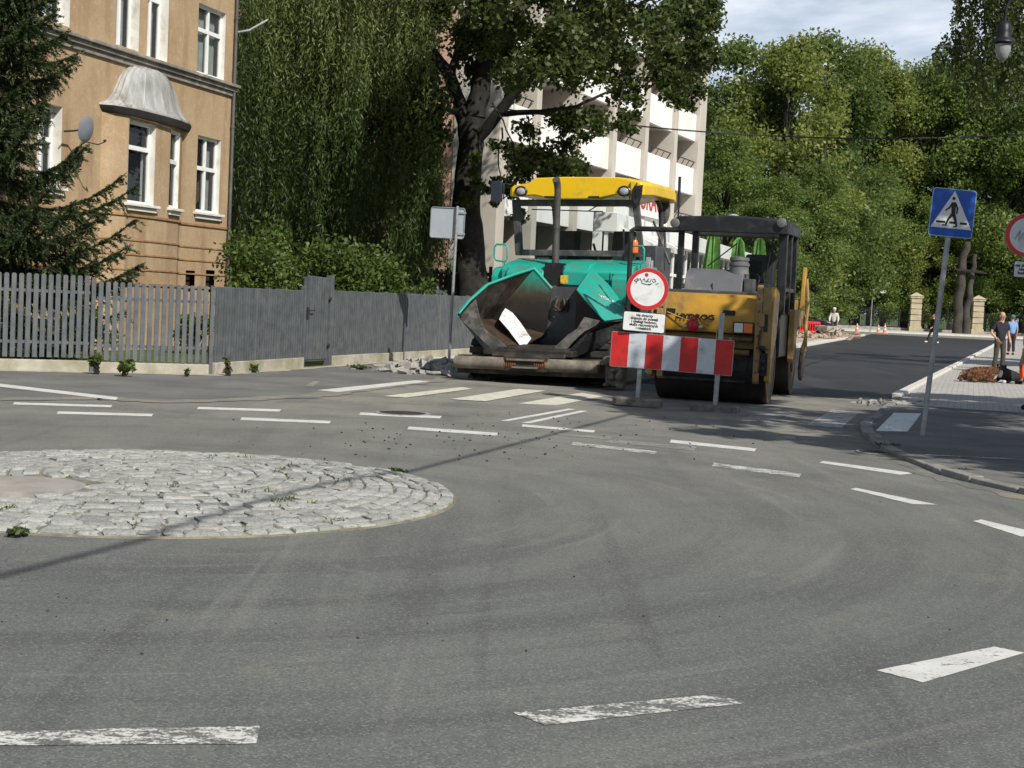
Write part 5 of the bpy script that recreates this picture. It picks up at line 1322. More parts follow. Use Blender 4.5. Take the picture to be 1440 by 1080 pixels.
def onfloor(px, py):
    iv = mw(pv).inverted(); o = iv @ Vector((0, 0, HC)); d = iv.to_3x3() @ ray(px, py)
    return o + d * ((Vector(Hf) + fn * .024 - o).dot(fn) / d.dot(fn))
b = MB(); b.poly([tuple(onfloor(*q)) for q in ((713, 430), (721, 440), (733, 455), (747, 476), (741, 484), (734, 489), (727, 480), (715, 464), (702, 449), (706, 440))]); b.build('sun_patch', M['sunlit_steel'], wl_, smooth=0)  # sunlit patch of the wing floor, painted as a bright sheet
# right wing
Hf2, Hr2 = (.38, .28, .58), (.30, 1.88, .90)
_p0, _p1, _p2 = Vector(P(846.5, 447, .4)), Vector(P(879.5, 448, 1.1)), Vector(P(832, 378, 1.9))
nq = (_p1 - _p0).cross(_p2 - _p0).normalized()
def onpanel(px, py, lift=0.0):
    iv = mw(pv).inverted(); o = iv @ Vector((0, 0, HC)); d = iv.to_3x3() @ ray(px, py)
    return o + d * ((_p0 + nq * lift - o).dot(nq) / d.dot(nq))
if nq.dot(mw(pv).inverted() @ Vector((0, 0, HC)) - _p0) < 0: nq = -nq
Q = [tuple(onpanel(*q)) for q in ((846.5, 447), (837, 436), (825, 423), (812, 408), (832, 378), (857, 402), (876, 428), (879.5, 448), (851.5, 451.5))]
b = MB(); b.poly([Hf2, Hr2, P(879, 450, 1.7), P(879, 450, 1.1), P(850, 452, .42)]); wr_ = b.build('hopper_wing', M['grime'], pv, smooth=0, solid=.03)
b = MB(); 
b.add([Q[0], Q[1], Q[2], Q[3], Q[4], Q[5], Q[6], Q[7], Q[8]], [(0, 1, 7, 8), (1, 2, 6, 7), (2, 3, 5, 6), (3, 4, 5)])
b.build('outer_wall', M['teal'], wr_, smooth=0, solid=.03, bevel=.008)
b = MB(); b.tube([Q[8], Q[0], Q[1], Q[2], Q[3], Q[4]], .022, 8); b.build('lip', M['teal'], wr_, smooth=60)
b = MB(); b.poly([Q[3], (.30, 1.88, 1.75), Hr2, (1.2, 1.9, 1.2), Q[5], Q[4]]); b.build('rear_wall', M['wing'], wr_, smooth=0)
b = MB(); b.poly([P(822, 446, .28), P(845, 451, .28), P(838, 458, .28), P(822, 466, .28), P(808, 479, .28), P(787, 503, .28), P(776, 497, .28), P(781, 487, .28), P(800, 470, .28), P(812, 462, .28)]); b.build('apron', M['apron'], wr_, smooth=0, solid=.04)
b = MB(); b.poly([P(846, 453, .3), P(880, 451, 1.0), P(872, 470, 1.0), P(846, 487, .6), P(800, 505, .3), P(790, 502, .3), P(826, 468, .3)]); b.build('underside', M['mblack'], wr_, smooth=0, solid=.02)
xa = (onpanel(870, 428) - onpanel(850, 419)).normalized(); ya = nq.cross(xa)
tl = text('lettering', 'VÖGELE', .135, M['sign_white'], wr_, (0, 0, 0), bold=.002)
tl.rotation_euler = Matrix((xa, ya, nq)).transposed().to_euler(); tl.location = onpanel(858, 422.5, .022)
# tunnel and grey rear panel
b = MB(); b.box(-1.2, 1.25, 1.93, 2.02, .55, 1.84); b.build('tunnel_panel', M['mgrey'], pv)
b = MB(); b.box(-.26, .26, 1.5, 1.92, .6, .82); b.build('tunnel', M['grime'], pv, bevel=.01)
b = MB(); b.box(-.14, .14, 1.86, 1.92, 1.35, 1.62); b.tube([(-.06, 1.84, 1.6), (-.1, 1.8, 1.45), (0, 1.8, 1.36), (.1, 1.8, 1.45), (.06, 1.84, 1.6)], .03, 6); b.build('tunnel_hook', M['grime'], pv, bevel=.01)
# engine hood
b = MB(); b.prism([(2.06, 1.82), (2.06, 2.14), (2.16, 2.24), (2.5, 2.33), (3.05, 2.42), (3.05, 1.82)], -1.34, 1.36, 'x')
b.prism([(2.14, 1.55), (2.14, 2.02), (2.3, 2.2), (3.05, 2.28), (3.05, 1.55)], -1.58, -1.345, 'x'); b.prism([(2.14, 1.55), (2.14, 2.02), (2.3, 2.2), (3.05, 2.28), (3.05, 1.55)], 1.365, 1.6, 'x')
b.build('engine_hood', M['teal'], pv, bevel=.03)
b = MB(); b.prism([(1.96, 1.86), (1.96, 2.13), (2.10, 2.27), (2.5, 2.36), (2.5, 1.86)], -.02, .52, 'x'); b.prism([(1.96, 1.88), (1.96, 2.08), (2.08, 2.2), (2.5, 2.3), (2.5, 1.88)], -1.2, -.42, 'x'); b.build('hood_cover', M['teal'], pv, bevel=.025)
b = MB(); b.prism([(1.80, 1.52), (1.80, 2.0), (1.9, 2.08), (2.2, 2.1), (2.2, 1.52)], 1.02, 1.58, 'x'); b.build('hood_box', M['teal'], pv, bevel=.025)
b = MB()
for u_ in (.62, .92): b.box(u_ - .006, u_ + .006, 2.052, 2.07, 1.84, 2.12)
for u_ in (-1.0, .8): b.box(u_ - .10, u_ + .10, 2.046, 2.064, 1.96, 1.985)
b.box(-1.3, 1.34, 2.05, 2.065, 1.838, 1.85); b.build('panel_gaps', M['mblack'], pv)
b = MB()
for u_ in (-1.22, -.5, .56, .98, 1.28):
    for z_ in (1.88, 2.10): b.blob((u_, 2.056, z_), (.016, .012, .016), 6)
b.build('bolts', M['mgrey'], pv, smooth=60)
b = MB(); b.box(-.40, -.06, 2.0, 2.3, 1.86, 2.30); b.build('exhaust_recess_shade', M['mblack'], pv)  # solid black box painting the dark inside the exhaust opening
b = MB(); b.box(-1.3, 1.36, 2.03, 2.055, 1.66, 1.84); b.build('hood_base', M['teal'], pv)
b = MB()
for i in range(5): b.box(1.34, 1.56, 1.785, 1.80, 1.6 + i * .06, 1.635 + i * .06)
b.box(.22, .44, 2.015, 2.03, 1.70, 1.75); b.build('vent', M['mblack'], pv)
for (x0, x1, z0, z1) in ((-.05, .10, 1.90, 2.06), (-.31, -.15, 1.76, 1.86)):
    b = MB(); b.box(x0, x1, 1.945 if z0 > 1.8 else 2.015, 1.958 if z0 > 1.8 else 2.029, z0, z1); b.build('warning_sticker', M['stick_y'], pv)
b = MB(); b.tube([(-.25, 2.2, 1.95), (-.25, 2.2, 2.9), (-.245, 2.2, 3.72), (-.245, 2.17, 3.84), (-.245, 2.08, 3.93)], [.075, .068, .066, .07, .078], 14); b.lathe([(.08, 0), (.08, .03)], (-.25, 2.2, 2.98), 14); b.build('exhaust_pipe', pm('sooty_exhaust', (.10, .095, .09), .5, .4, var=.25, vs=5), pv, smooth=50)
# windscreen, posts, roof
fr = [(-1.45, 3.60), (1.22, 3.60), (1.36, 2.47), (-1.34, 2.47)]; gi = [(-1.27, 3.47), (1.10, 3.47), (1.23, 2.59), (-1.20, 2.59)]
b = MB(); 
for i in range(4):
    j = (i + 1) % 4; a, c, d, e = fr[i], fr[j], gi[j], gi[i]
    b.prism([a, c, d, e], 2.86, 2.95, 'y')
wf = b.build('windscreen_frame', M['mgrey'], pv, bevel=.01)
b = MB(); b.poly([(p[0], 2.9, p[1]) for p in gi]); b.build('windscreen', M['cabglass'], wf, smooth=0)
b = MB(); b.tube([(-1.0, 2.84, 3.40), (.5, 2.84, 3.36)], .012, 5); b.tube([(.2, 2.84, 3.37), (.42, 2.84, 3.5)], .012, 5); b.build('wiper', M['mblack'], wf)
for x in (1.14, -1.22):
    b = MB(); b.tube([(x, 5.0, 1.9), (x, 5.0, 3.3), (x, 4.9, 3.6), (x, 4.6, 3.72)], .055, 8); b.build('rear_post', M['mgrey'], pv, smooth=50)
b = MB(); b.box(-1.3, 1.3, 3.05, 5.25, 1.72, 1.9); b.box(-1.25, 1.25, 5.2, 5.28, 1.9, 2.6); b.build('platform', M['mgrey'], pv, bevel=.01)
b = MB(); b.box(-1.27, 1.27, 3.06, 5.3, .95, 1.72); b.build('side_body', M['teal'], pv, bevel=.03)
b = MB(); b.box(.95, 1.32, 4.0, 5.2, 1.9, 2.75); b.build('side_screen', M['mgrey'], pv, bevel=.02)
for x in (-.75, .45):
    b = MB(); b.box(x - .26, x + .26, 4.05, 4.5, 2.3, 2.42); b.prism([(4.42, 2.4), (4.55, 2.4), (4.72, 3.05), (4.62, 3.08)], x - .24, x + .24, 'x'); b.box(x - .15, x + .15, 4.1, 4.4, 1.9, 2.3); b.build('operator_seat', M['seat'], pv, bevel=.03)
b = MB(); b.prism([(3.3, 2.45), (3.5, 2.62), (3.75, 2.55), (3.7, 2.4)], -1.05, -.5, 'x'); b.box(-.82, -.72, 3.5, 3.6, 1.9, 2.5); b.tube([(.75, 3.6, 1.9), (.75, 3.5, 3.05)], .025, 6); b.tube([(.4, 3.5, 1.9), (.15, 3.4, 2.75)], .03, 6); b.build('control_console', M['mblack'], pv, bevel=.01)
b = MB(); n = 14
front = [(-1.37, 3.63), (-1.37, 3.80), (-1.30, 3.86), (-.98, 3.90), (-.86, 4.00), (-.2, 4.02), (.9, 4.01), (1.12, 3.97), (1.36, 3.92), (1.42, 3.86), (1.42, 3.66), (1.15, 3.63), (.86, 3.67), (.45, 3.585), (-.45, 3.575), (-.86, 3.66)]
def rp(p, w_, s_, dz): return ((p[0]) * s_, w_, 3.80 + (p[1] - 3.80) * (1.0) + dz)
secs = [(2.50, .965, -.0), (2.56, 1.0, 0), (3.3, 1.0, .05), (4.9, 1.0, .08), (5.3, .97, .05)]
vs = []
for w_, s_, dz in secs: vs += [rp(p, w_, s_, dz) for p in front]
k = len(front); fs = [tuple(range(k))[::-1], tuple(range(4 * k, 5 * k))] + [(i * k + j, i * k + (j + 1) % k, (i + 1) * k + (j + 1) % k, (i + 1) * k + j) for i in range(4) for j in range(k)]
b.add(vs, fs); roof_ = b.build('roof', M['yroof'], pv, bevel=.02, smooth=30)
b = MB(); b.box(-.62, -.40, 2.485, 2.497, 3.60, 3.64); b.box(.30, .52, 2.485, 2.497, 3.60, 3.64); b.build('roof_vent', M['mblack'], roof_)
for x, z in ((-1.11, 3.735), (1.03, 3.735)):
    Mx = Matrix.Rotation(R(90), 3, 'X')
    b = MB(); b.lathe([(.13, .0), (.135, .04), (.115, .055), (.105, .03)], (x, 2.5, z), 24, M=Matrix.Diagonal((1, 1, .78)) @ Mx); hl = b.build('headlight', M['mblack'], roof_, smooth=40)
    b = MB(); b.lathe([(.10, .03), (.08, .05), (.01, .06)], (x, 2.5, z), 20, M=Matrix.Diagonal((1, 1, .78)) @ Mx); b.build('lamp_glass', M['lampglass'], hl, smooth=60)
b = MB(); square(b, .22, .42, (-1.68, 3.74), .04, 2.55, .1); b.tube([(-1.55, 2.6, 3.9), (-1.38, 2.62, 3.88)], .014, 6); b.tube([(-1.55, 2.6, 3.6), (-1.40, 2.62, 3.68)], .014, 6); b.tube([(-1.53, 2.6, 3.9), (-1.53, 2.6, 3.58)], .014, 6); b.build('mirror', pm('dark_blue_black', (.03, .037, .055), .4), pv, bevel=.01)
b = MB(); b.prism([(1.17, 3.60), (1.30, 3.42), (1.38, 3.62), (1.40, 3.86), (1.22, 3.82)], 2.46, 2.52, 'y'); b.tube([(1.15, 2.48, 3.9), (1.15, 2.46, 3.5)], .014, 6); b.tube([(1.28, 2.47, 3.9), (1.28, 2.46, 3.6)], .014, 6); b.build('mirror', M['mblack'], pv, bevel=.01)
for sx in (-1, 1):
    x = -1.46 if sx < 0 else 1.36
    b = MB(); b.tube([(x - .12, 2.3, 2.42), (x - .12, 2.3, 2.60), (x - .08, 2.3, 2.66), (x + .12, 2.3, 2.66), (x + .16, 2.3, 2.60), (x + .16, 2.3, 2.38), (x + .12, 2.3, 2.32), (x - .08, 2.3, 2.34), (x - .12, 2.3, 2.42)], .02, 7); b.tube([(x + .1, 2.3, 2.33), (x + .12, 2.3, 2.16)], .02, 6); b.build('handrail', M['teal'], pv, smooth=60)
b = MB(); b.lathe([(.05, -.02), (.075, .0), (.075, .18), (.05, .24), (.01, .25)], (1.2, 2.75, 2.55), 14); b.build('beacon', M['orange'], pv, smooth=50)
b = MB(); b.lathe([(.17, -.03), (.2, 0), (.2, .03), (.17, .05)], (1.18, 5.1, 3.55), 18, M=Matrix.Diagonal((.6, 1, 1.5)) @ Matrix.Rotation(R(90), 3, 'X')); b.tube([(1.2, 5.05, 3.2), (1.28, 5.0, 2.2), (1.3, 5.0, 1.9)], .035, 6); b.tube([(1.0, 4.9, 3.3), (1.45, 4.6, 2.4)], .03, 6); b.build('work_lamp', M['mgrey'], pv, smooth=50)
b = MB(); b.box(-1.45, 1.45, 5.5, 6.5, .12, .85); b.box(-.9, -.7, 4.2, 5.6, .6, .8); b.box(.7, .9, 4.2, 5.6, .6, .8); b.build('screed', M['mgrey'], pv, bevel=.02)

# ------------------------------------------------------------------ tandem roller
rl = thing('road_roller', 'amber tandem road roller with a black cab and grey water tank', 'road roller', (3.3, 24.85, 0), R(-16.6))
M90 = Matrix.Rotation(R(90), 3, 'Y')
def drum(w_):
    b = MB(); r = .62; b.lathe([(r - .012, 0), (r, .012), (r, 1.83), (r - .012, 1.842)], (-.92, w_, r), 56, M=M90); o = b.build('drum', M['drum_dark'], rl, smooth=30)
    for x, dx_ in ((.924, .0), (-.926, 0.0)):
        b = MB(); b.lathe([(.61, .0), (.61, .006), (.52, .008), (.515, -.05), (.2, -.07), (.19, .02), (.02, .03)] if x > 0 else [(.61, .0), (.52, -.006), (.02, -.01)], (x, w_, r), 48, M=M90)
        b.build('drum_side', M['drum'], o, smooth=30)
drum(.45); drum(3.75)
b = MB(); b.prism([(-.30, 1.16), (-.34, 1.44), (-.20, 1.74), (-.12, 1.80), (1.2, 1.84), (1.2, 1.30), (.3, 1.28)], -.95, .92, 'x'); b.build('front_hood', M['ryel'], rl, bevel=.025)
b = MB(); b.box(-.95, .92, -.24, -.1, .92, 1.15); b.tube([(-.9, -.28, 1.08), (.7, -.28, 1.08)], .045, 8); b.tube([(-.9, -.27, .86), (.66, -.27, .86)], .05, 8); b.build('front_bumper', pm('olive_shaded_paint', (.17, .115, .03), .6, var=.3, dirt=(.06, .045, .02), ds=2, da=.6), rl, bevel=.01)
b = MB(); b.box(-.85, .62, -.2, -.16, .55, .9); b.box(-.8, .6, -.14, .0, .36, .40); b.build('scraper_bar', M['grime'], rl)
for x in (.34,): 
    b = MB(); b.box(x - .03, x + .03, -.33, -.27, .62, 1.1); b.build('tow_pin', M['rframe'], rl, bevel=.01)
for s_ in (-1, 1):
    xo = .94; a = xo * s_
    b = MB(); b.prism([(-.36, .42), (-.18, .38), (-.12, .75), (.10, .95), (.3, 1.1), (.5, 1.86), (-.05, 1.96), (-.28, 1.72), (-.36, 1.2)], a - .02 * s_, a + .07 * s_, 'x'); yk = b.build('yoke', M['ryel'], rl, bevel=.015)
    b = MB(); b.prism([(-.40, .40), (-.33, .36), (-.33, 1.98), (-.40, 1.9)], a - .20 * s_, a - .10 * s_, 'x'); b.prism([(-.38, .95), (-.33, .9), (-.33, 1.94), (-.38, 1.94)], a - .10 * s_, a + .05 * s_, 'x'); b.box(min(a - .15 * s_, a - .05 * s_), max(a - .15 * s_, a - .05 * s_), -.42, -.395, 1.30, 1.52); b.build('yoke_front', M['rframe'], yk, bevel=.012)
    b = MB(); b.box(min(a - .095 * s_, a + .03 * s_), max(a - .095 * s_, a + .03 * s_), -.36, -.2, .5, .88); b.build('gap_shade', M['mblack'], yk, bevel=.005)  # black box painting the dark gap between the yoke plates
    b = MB(); b.box(min(a - .07 * s_, a + .0 * s_), max(a - .07 * s_, a + .0 * s_), -.395, -.375, 1.22, 1.5); b.build('slot_shade', M['mblack'], yk, bevel=.005)  # raised black box painting the dark of a slot in the yoke
    b = MB()
    for k_ in range(7): b.blob((a - .15 * s_, -.405, .55 + k_ * .2), (.018, .014, .018), 6)
    b.build('bolts', M['rust'], yk, smooth=60)
    b = MB()
    for z in (.62, .74, .95): b.blob((a - .05 * s_, -.44, z), (.05, .05, .05), 8)
    b.tube([(a - .1 * s_, -.43, 1.25), (a - .12 * s_, -.47, 1.0), (a - .05 * s_, -.45, .8), (a - .1 * s_, -.43, .55)], .018, 6); b.build('hoses', M['mblack'], yk, smooth=60)
for a_ in ((-.80, -.59, -.355, -.33, 1.45, 1.53), (.20, .40, -.355, -.33, 1.46, 1.54)):
    b = MB(); b.box(*a_); b.build('hood_pocket', M['black'], rl)
text('lettering', 'HYDROG', .125, M['black'], rl, (-.25, -.352, 1.405), rot=(R(90), 0, 0), sx=1.2, bold=.004)
for x0, mat_ in ((.40, 'sign_white'), (.555, 'orange')):
    b = MB(); b.box(x0, x0 + .14, -.372, -.365, 1.19, 1.34)
    b.build('warning_plate', M[mat_], rl)
b = MB(); b.box(.38, .715, -.3655, -.34, 1.17, 1.36); b.build('plate_backing', M['mblack'], rl)
b = MB(); b.blob((-.27, -.42, 1.27), (.10, .05, .11), 12); b.lathe([(.05, 0), (.05, .05)], (-.27, -.42, 1.36), 10); rlamp = b.build('tail_lamp', pm('red_lens', (.42, .02, .03), .3, var=.2, vs=12), rl, smooth=60)
for x in (-.40, -.14):
    b = MB(); b.blob((x, -.43, 1.25), (.045, .03, .03), 8); b.build('reflector', M['lampglass'], rlamp, smooth=60)
b = MB(); b.tube([(-.72, -.37, 1.47), (-.4, -.40, 1.36), (-.27, -.41, 1.33), (-.05, -.40, 1.25), (.12, -.38, 1.17), (.12, -.38, 1.06)], .008, 5); b.build('rope', pm('yellow_rope', (.55, .40, .12), .8), rl, smooth=60)
# water tank on the hood
b = MB(); pts = [(.35, 1.83), (.40, 1.95), (.52, 2.14), (.70, 2.22), (1.05, 2.24), (1.2, 2.20), (1.25, 1.83)]
b.prism(pts, -.60, .38, 'x'); b.box(-.12, -.09, .36, .9, 1.86, 2.0); tk = b.build('water_tank', M['tank'], rl, bevel=.09, seg=3, smooth=50)
b = MB(); b.lathe([(.17, 2.16), (.16, 2.28), (.175, 2.30), (.175, 2.34), (.155, 2.35), (.155, 2.38), (.17, 2.39), (.165, 2.44), (.05, 2.46)], (.27, .72, 0), 20); b.build('tank_cap', M['tank'], tk, smooth=30)
b = MB(); b.box(-.9, .86, .2, 1.3, 1.80, 1.86); b.box(.40, .56, .45, .8, 1.86, 2.08); b.build('hood_top', M['mgrey'], rl, bevel=.01)
# cab
b = MB()
for x, y, wd in ((-.90, 1.55, .10), (-.66, 1.62, .10), (.90, 1.55, .15), (-.92, 3.2, .1), (.92, 3.2, .1)): b.box(x - wd / 2, x + wd / 2, y - .06, y + .06, 1.5, 2.95)
b.box(-.92, .92, 1.5, 1.6, 1.72, 1.86); b.box(.86, .96, 1.6, 3.2, 1.9, 1.98); b.box(-.96, -.88, 1.6, 3.2, 1.9, 1.98); b.box(.88, .97, 2.3, 2.4, 1.5, 2.95); cf = b.build('cab_frame', M['mblack'], rl, bevel=.015)
b = MB(); b.poly([(-.62, 1.56, 1.86), (.84, 1.56, 1.86), (.84, 1.56, 2.9), (-.62, 1.56, 2.9)]); b.build('windscreen', M['cabglass'], cf, smooth=0)
b = MB(); b.tube([(-.40, 1.52, 2.3), (.1, 1.52, 2.72)], .012, 5); b.tube([(.62, 1.52, 2.1), (.72, 1.52, 2.85)], .014, 5); b.build('wiper', M['mblack'], cf)
b = MB(); vs = []; rf = [(-1.03, 2.90), (-1.03, 3.08), (-.95, 3.15), (0, 3.19), (.92, 3.15), (1.0, 3.08), (1.0, 2.90)]
secs = [(1.28, .97, -.02), (1.36, 1, 0), (3.3, 1, .02), (3.4, .97, 0)]; k = len(rf)
for w_, s_, dz in secs: vs += [(p[0] * s_, w_, p[1] + dz) for p in rf]
b.add(vs, [tuple(range(k))[::-1], tuple(range(3 * k, 4 * k))] + [(i * k + j, i * k + (j + 1) % k, (i + 1) * k + (j + 1) % k, (i + 1) * k + j) for i in range(3) for j in range(k)]); crf = b.build('cab_roof', M['mblack'], rl, bevel=.02)
for x in (-.97, .88):
    b = MB(); b.lathe([(.075, 0), (.085, .05), (.07, .06), (.01, .065)], (x, 1.27, 3.02 if x < 0 else 3.08), 16, M=Matrix.Rotation(R(90), 3, 'X')); b.build('work_lamp', M['tank'], crf, smooth=50)
b = MB(); b.blob((-.1, 2.2, 3.2), (.12, .12, .07), 12); b.build('beacon', M['lampglass'], crf, smooth=60)
b = MB(); b.tube([(-.97, 1.5, 2.95), (-.97, 1.5, 3.30)], .018, 6); b.tube([(-.97, 1.5, 3.3), (-.98, 1.5, 3.85)], .026, 8); b.build('antenna', M['mblack'], crf)
b = MB(); b.tube([(-.9, 1.25, 2.90), (-1.68, 1.25, 2.90), (-1.74, 1.25, 2.86), (-1.75, 1.25, 2.78), (-1.74, 1.25, 1.5), (-1.70, 1.25, 1.38), (-.95, 1.25, 1.35)], .045, 8); b.build('guard_rail', M['mblack'], rl, smooth=60)
b = MB(); b.box(-.92, .92, 1.55, 3.2, .75, 1.55); b.build('cab_base', M['mblack'], rl, bevel=.02)
b = MB(); b.box(.05, .6, 2.45, 2.95, 1.9, 2.05); b.prism([(2.85, 2.0), (3.0, 2.0), (3.1, 2.55), (3.0, 2.6), (2.9, 2.5)], .05, .62, 'x'); b.build('operator_seat', M['seat'], rl, bevel=.05, seg=3)
b = MB(); b.tube([(.25, 1.95, 1.7), (.25, 2.1, 2.05)], .03, 6)
for i in range(16):
    a0, a1 = 2 * math.pi * i / 16, 2 * math.pi * (i + 1) / 16
    b.tube([(.25 + .19 * math.cos(a0), 2.12 + .12 * math.sin(a0), 2.1 + .15 * math.sin(a0)), (.25 + .19 * math.cos(a1), 2.12 + .12 * math.sin(a1), 2.1 + .15 * math.sin(a1))], .014, 5, cap=False)
b.build('steering_wheel', M['mblack'], rl, smooth=60)
# rear frame, fin and edge cutter
b = MB(); b.prism([(3.0, 1.30), (3.3, 1.75), (4.3, 1.80), (4.7, 1.5), (4.7, 1.25)], -.95, .95, 'x'); b.build('rear_hood', M['ryel'], rl, bevel=.03)
b = MB(); b.prism([(2.75, .70), (2.95, .62), (3.1, .9), (3.3, 1.28), (4.5, 1.28), (4.5, 1.6), (2.75, 1.6)], .93, 1.04, 'x'); b.build('rear_yoke', M['rframe'], rl, bevel=.015)
b = MB(); b.prism([(2.75, .70), (2.95, .62), (3.1, .9), (3.3, 1.28), (4.5, 1.28), (4.5, 1.6), (2.75, 1.6)], -1.04, -.93, 'x'); b.build('rear_yoke', M['rframe'], rl, bevel=.015)
b = MB(); b.prism([(4.0, 1.6), (4.35, 1.6), (4.35, 2.42), (4.28, 2.42)], .98, 1.05, 'x'); b.build('rear_fin', M['ryel'], rl, bevel=.01)
b = MB(); b.tube([(1.06, 4.3, 2.2), (1.12, 4.25, 1.7), (1.10, 4.2, 1.3), (1.14, 4.0, .9), (1.12, 3.5, .6)], .03, 7); b.tube([(1.05, 4.35, 1.5), (1.12, 4.1, 1.1), (1.08, 3.7, .8)], .026, 7); b.build('cutter_arm', M['rframe'], rl, smooth=50)
b = MB(); b.lathe([(.02, 0), (.25, .0), (.27, .03), (.25, .06), (.02, .06)], (1.10, 3.45, .55), 24, M=M90); b.build('edge_cutter', M['drum'], rl, smooth=40)
# ------------------------------------------------------------------ people
def skinned(name, V, E, mat, parent, sub=1, root=0):
    keys = list(V); idx = {k: i for i, k in enumerate(keys)}
    me = bpy.data.meshes.new(name)
    me.from_pydata([V[k][0] for k in keys], [(idx[a], idx[b_]) for a, b_ in E], [])
    o = bpy.data.objects.new(name, me); col.objects.link(o)
    me.materials.append(mat)
    o.modifiers.new('skin', 'SKIN'); o.modifiers['skin'].use_smooth_shade = True
    sv = me.skin_vertices[0].data
    for k in keys:
        r = V[k][1]; sv[idx[k]].radius = r if isinstance(r, tuple) else (r, r); sv[idx[k]].use_root = False
    sv[root].use_root = True
    s_ = o.modifiers.new('smooth', 'SUBSURF'); s_.levels = sub; s_.render_levels = sub
    if parent is not None: o.parent = parent
    return o
M['skin'] = pm('person_skin', (.50, .29, .20), .55, var=.08, vs=12)  # plain skin colour with slight random variation
M['hair'] = pm('greying_hair', (.12, .095, .08), .8, var=.3, vs=30)
M['navy'] = pm('dark_shirt_cloth', (.022, .022, .028), .9, var=.25, vs=9, bump=.3, bs=14)
M['olive'] = pm('dark_olive_trousers', (.060, .053, .042), .9, var=.25, vs=9, bump=.3, bs=14)
M['blue'] = pm('light_blue_shirt_cloth', (.17, .33, .62), .9, var=.15, vs=9)
M['orange_cloth'] = pm('orange_work_cloth', (.90, .20, .03), .85, var=.12, vs=8, bump=.3, bs=12)
M['redor'] = pm('red_orange_trousers', (.80, .10, .025), .85, var=.15, vs=8, bump=.3, bs=12)
M['jeans'] = pm('grey_blue_denim', (.11, .14, .18), .9, var=.2, vs=12)
M['pale'] = pm('pale_shirt_cloth', (.60, .60, .57), .9, var=.12, vs=9)
M['shoe'] = pm('dark_shoe', (.02, .018, .017), .6)
M['white_shoe'] = pm('white_shoe', (.7, .7, .68), .6)
M['cap'] = pm('teal_cap', (.06, .22, .17), .8)
def person(label, loc, rotz, shirt, trousers, shoe='shoe', sleeve=.62, hair='hair', hat=None, J=None, scale=1.0, shorts=False, group=None):
    t = thing('person', label, 'person', loc, rotz, group); t.scale = (scale, scale * .86, scale)
    j = dict(pelvis=(0, .01, .94), waist=(0, .0, 1.08), chest=(0, .0, 1.29), neck=(0, .015, 1.455), jaw=(0, -.02, 1.545), face=(0, -.022, 1.615), crown=(0, .012, 1.69), top=(0, .01, 1.735))
    for s_, sx in (('r', -1), ('l', 1)):
        j.update({'sh' + s_: (sx * .175, .01, 1.405), 'el' + s_: (sx * .235, .03, 1.12), 'wr' + s_: (sx * .245, -.05, .885), 'hip' + s_: (sx * .092, .01, .88), 'kn' + s_: (sx * .105, -.015, .50), 'an' + s_: (sx * .115, .03, .09), 'toe' + s_: (sx * .13, -.15, .035)})
    if J: j.update(J)
    V = {'pelvis': (j['pelvis'], .132), 'waist': (j['waist'], .122), 'chest': (j['chest'], .142), 'neck': (j['neck'], .058), 'jaw': (j['jaw'], .066), 'face': (j['face'], (.082, .098)), 'crown': (j['crown'], (.082, .098)), 'top': (j['top'], .045)}
    E = [('pelvis', 'waist'), ('waist', 'chest'), ('chest', 'neck'), ('neck', 'jaw'), ('jaw', 'face'), ('face', 'crown'), ('crown', 'top')]
    for s_, sx in (('r', -1), ('l', 1)):
        V.update({'sh' + s_: (j['sh' + s_], .058), 'el' + s_: (j['el' + s_], .042), 'wr' + s_: (j['wr' + s_], .028), 'hip' + s_: (j['hip' + s_], .086), 'kn' + s_: (j['kn' + s_], .056), 'an' + s_: (j['an' + s_], .038), 'toe' + s_: (j['toe' + s_], .032)})
        E += [('chest', 'sh' + s_), ('sh' + s_, 'el' + s_), ('el' + s_, 'wr' + s_), ('pelvis', 'hip' + s_), ('hip' + s_, 'kn' + s_), ('kn' + s_, 'an' + s_), ('an' + s_, 'toe' + s_)]
        w_ = Vector(j['wr' + s_]); d = (w_ - Vector(j['el' + s_])).normalized(); side = Vector((0, -1, 0)); side = (side - d * side.dot(d)).normalized(); pal = w_ + d * .085
        inn = Vector((-sx, 0, 0))
        V['pm' + s_] = (tuple(pal), (.030, .036)); E.append(('wr' + s_, 'pm' + s_))
        for q, (off, ln_f) in enumerate(((.030, .072), (.010, .082), (-.010, .076), (-.030, .060))):
            a = pal + side * off + d * .02; b1 = a + d * ln_f * .55 + inn * .008; b2 = a + d * ln_f * .95 + inn * .028
            for nm, p, r in (('a', a, .0105), ('b', b1, .009), ('c', b2, .0075)): V['f%d%s%s' % (q, nm, s_)] = (tuple(p), r)
            E += [('pm' + s_, 'f%da%s' % (q, s_)), ('f%da%s' % (q, s_), 'f%db%s' % (q, s_)), ('f%db%s' % (q, s_), 'f%dc%s' % (q, s_))]
        th0 = w_ + d * .04 + side * .032; th1 = th0 + d * .035 + side * .022 + inn * .012; th2 = th1 + d * .03 + inn * .012
        for nm, p, r in (('a', th0, .012), ('b', th1, .0105), ('c', th2, .009)): V['t' + nm + s_] = (tuple(p), r)
        E += [('wr' + s_, 'ta' + s_), ('ta' + s_, 'tb' + s_), ('tb' + s_, 'tc' + s_)]
    body = skinned('body', V, E, M['skin'], t, 2)
    L_ = lambda a, b_, f: tuple(Vector(j[a]).lerp(Vector(j[b_]), f))
    V = {'p': ((j['pelvis'][0], j['pelvis'][1], j['pelvis'][2] - .10), .156), 'w': (j['waist'], .146), 'c': (j['chest'], .162), 'n': (L_('chest', 'neck', .72), .085)}; E = [('p', 'w'), ('w', 'c'), ('c', 'n')]
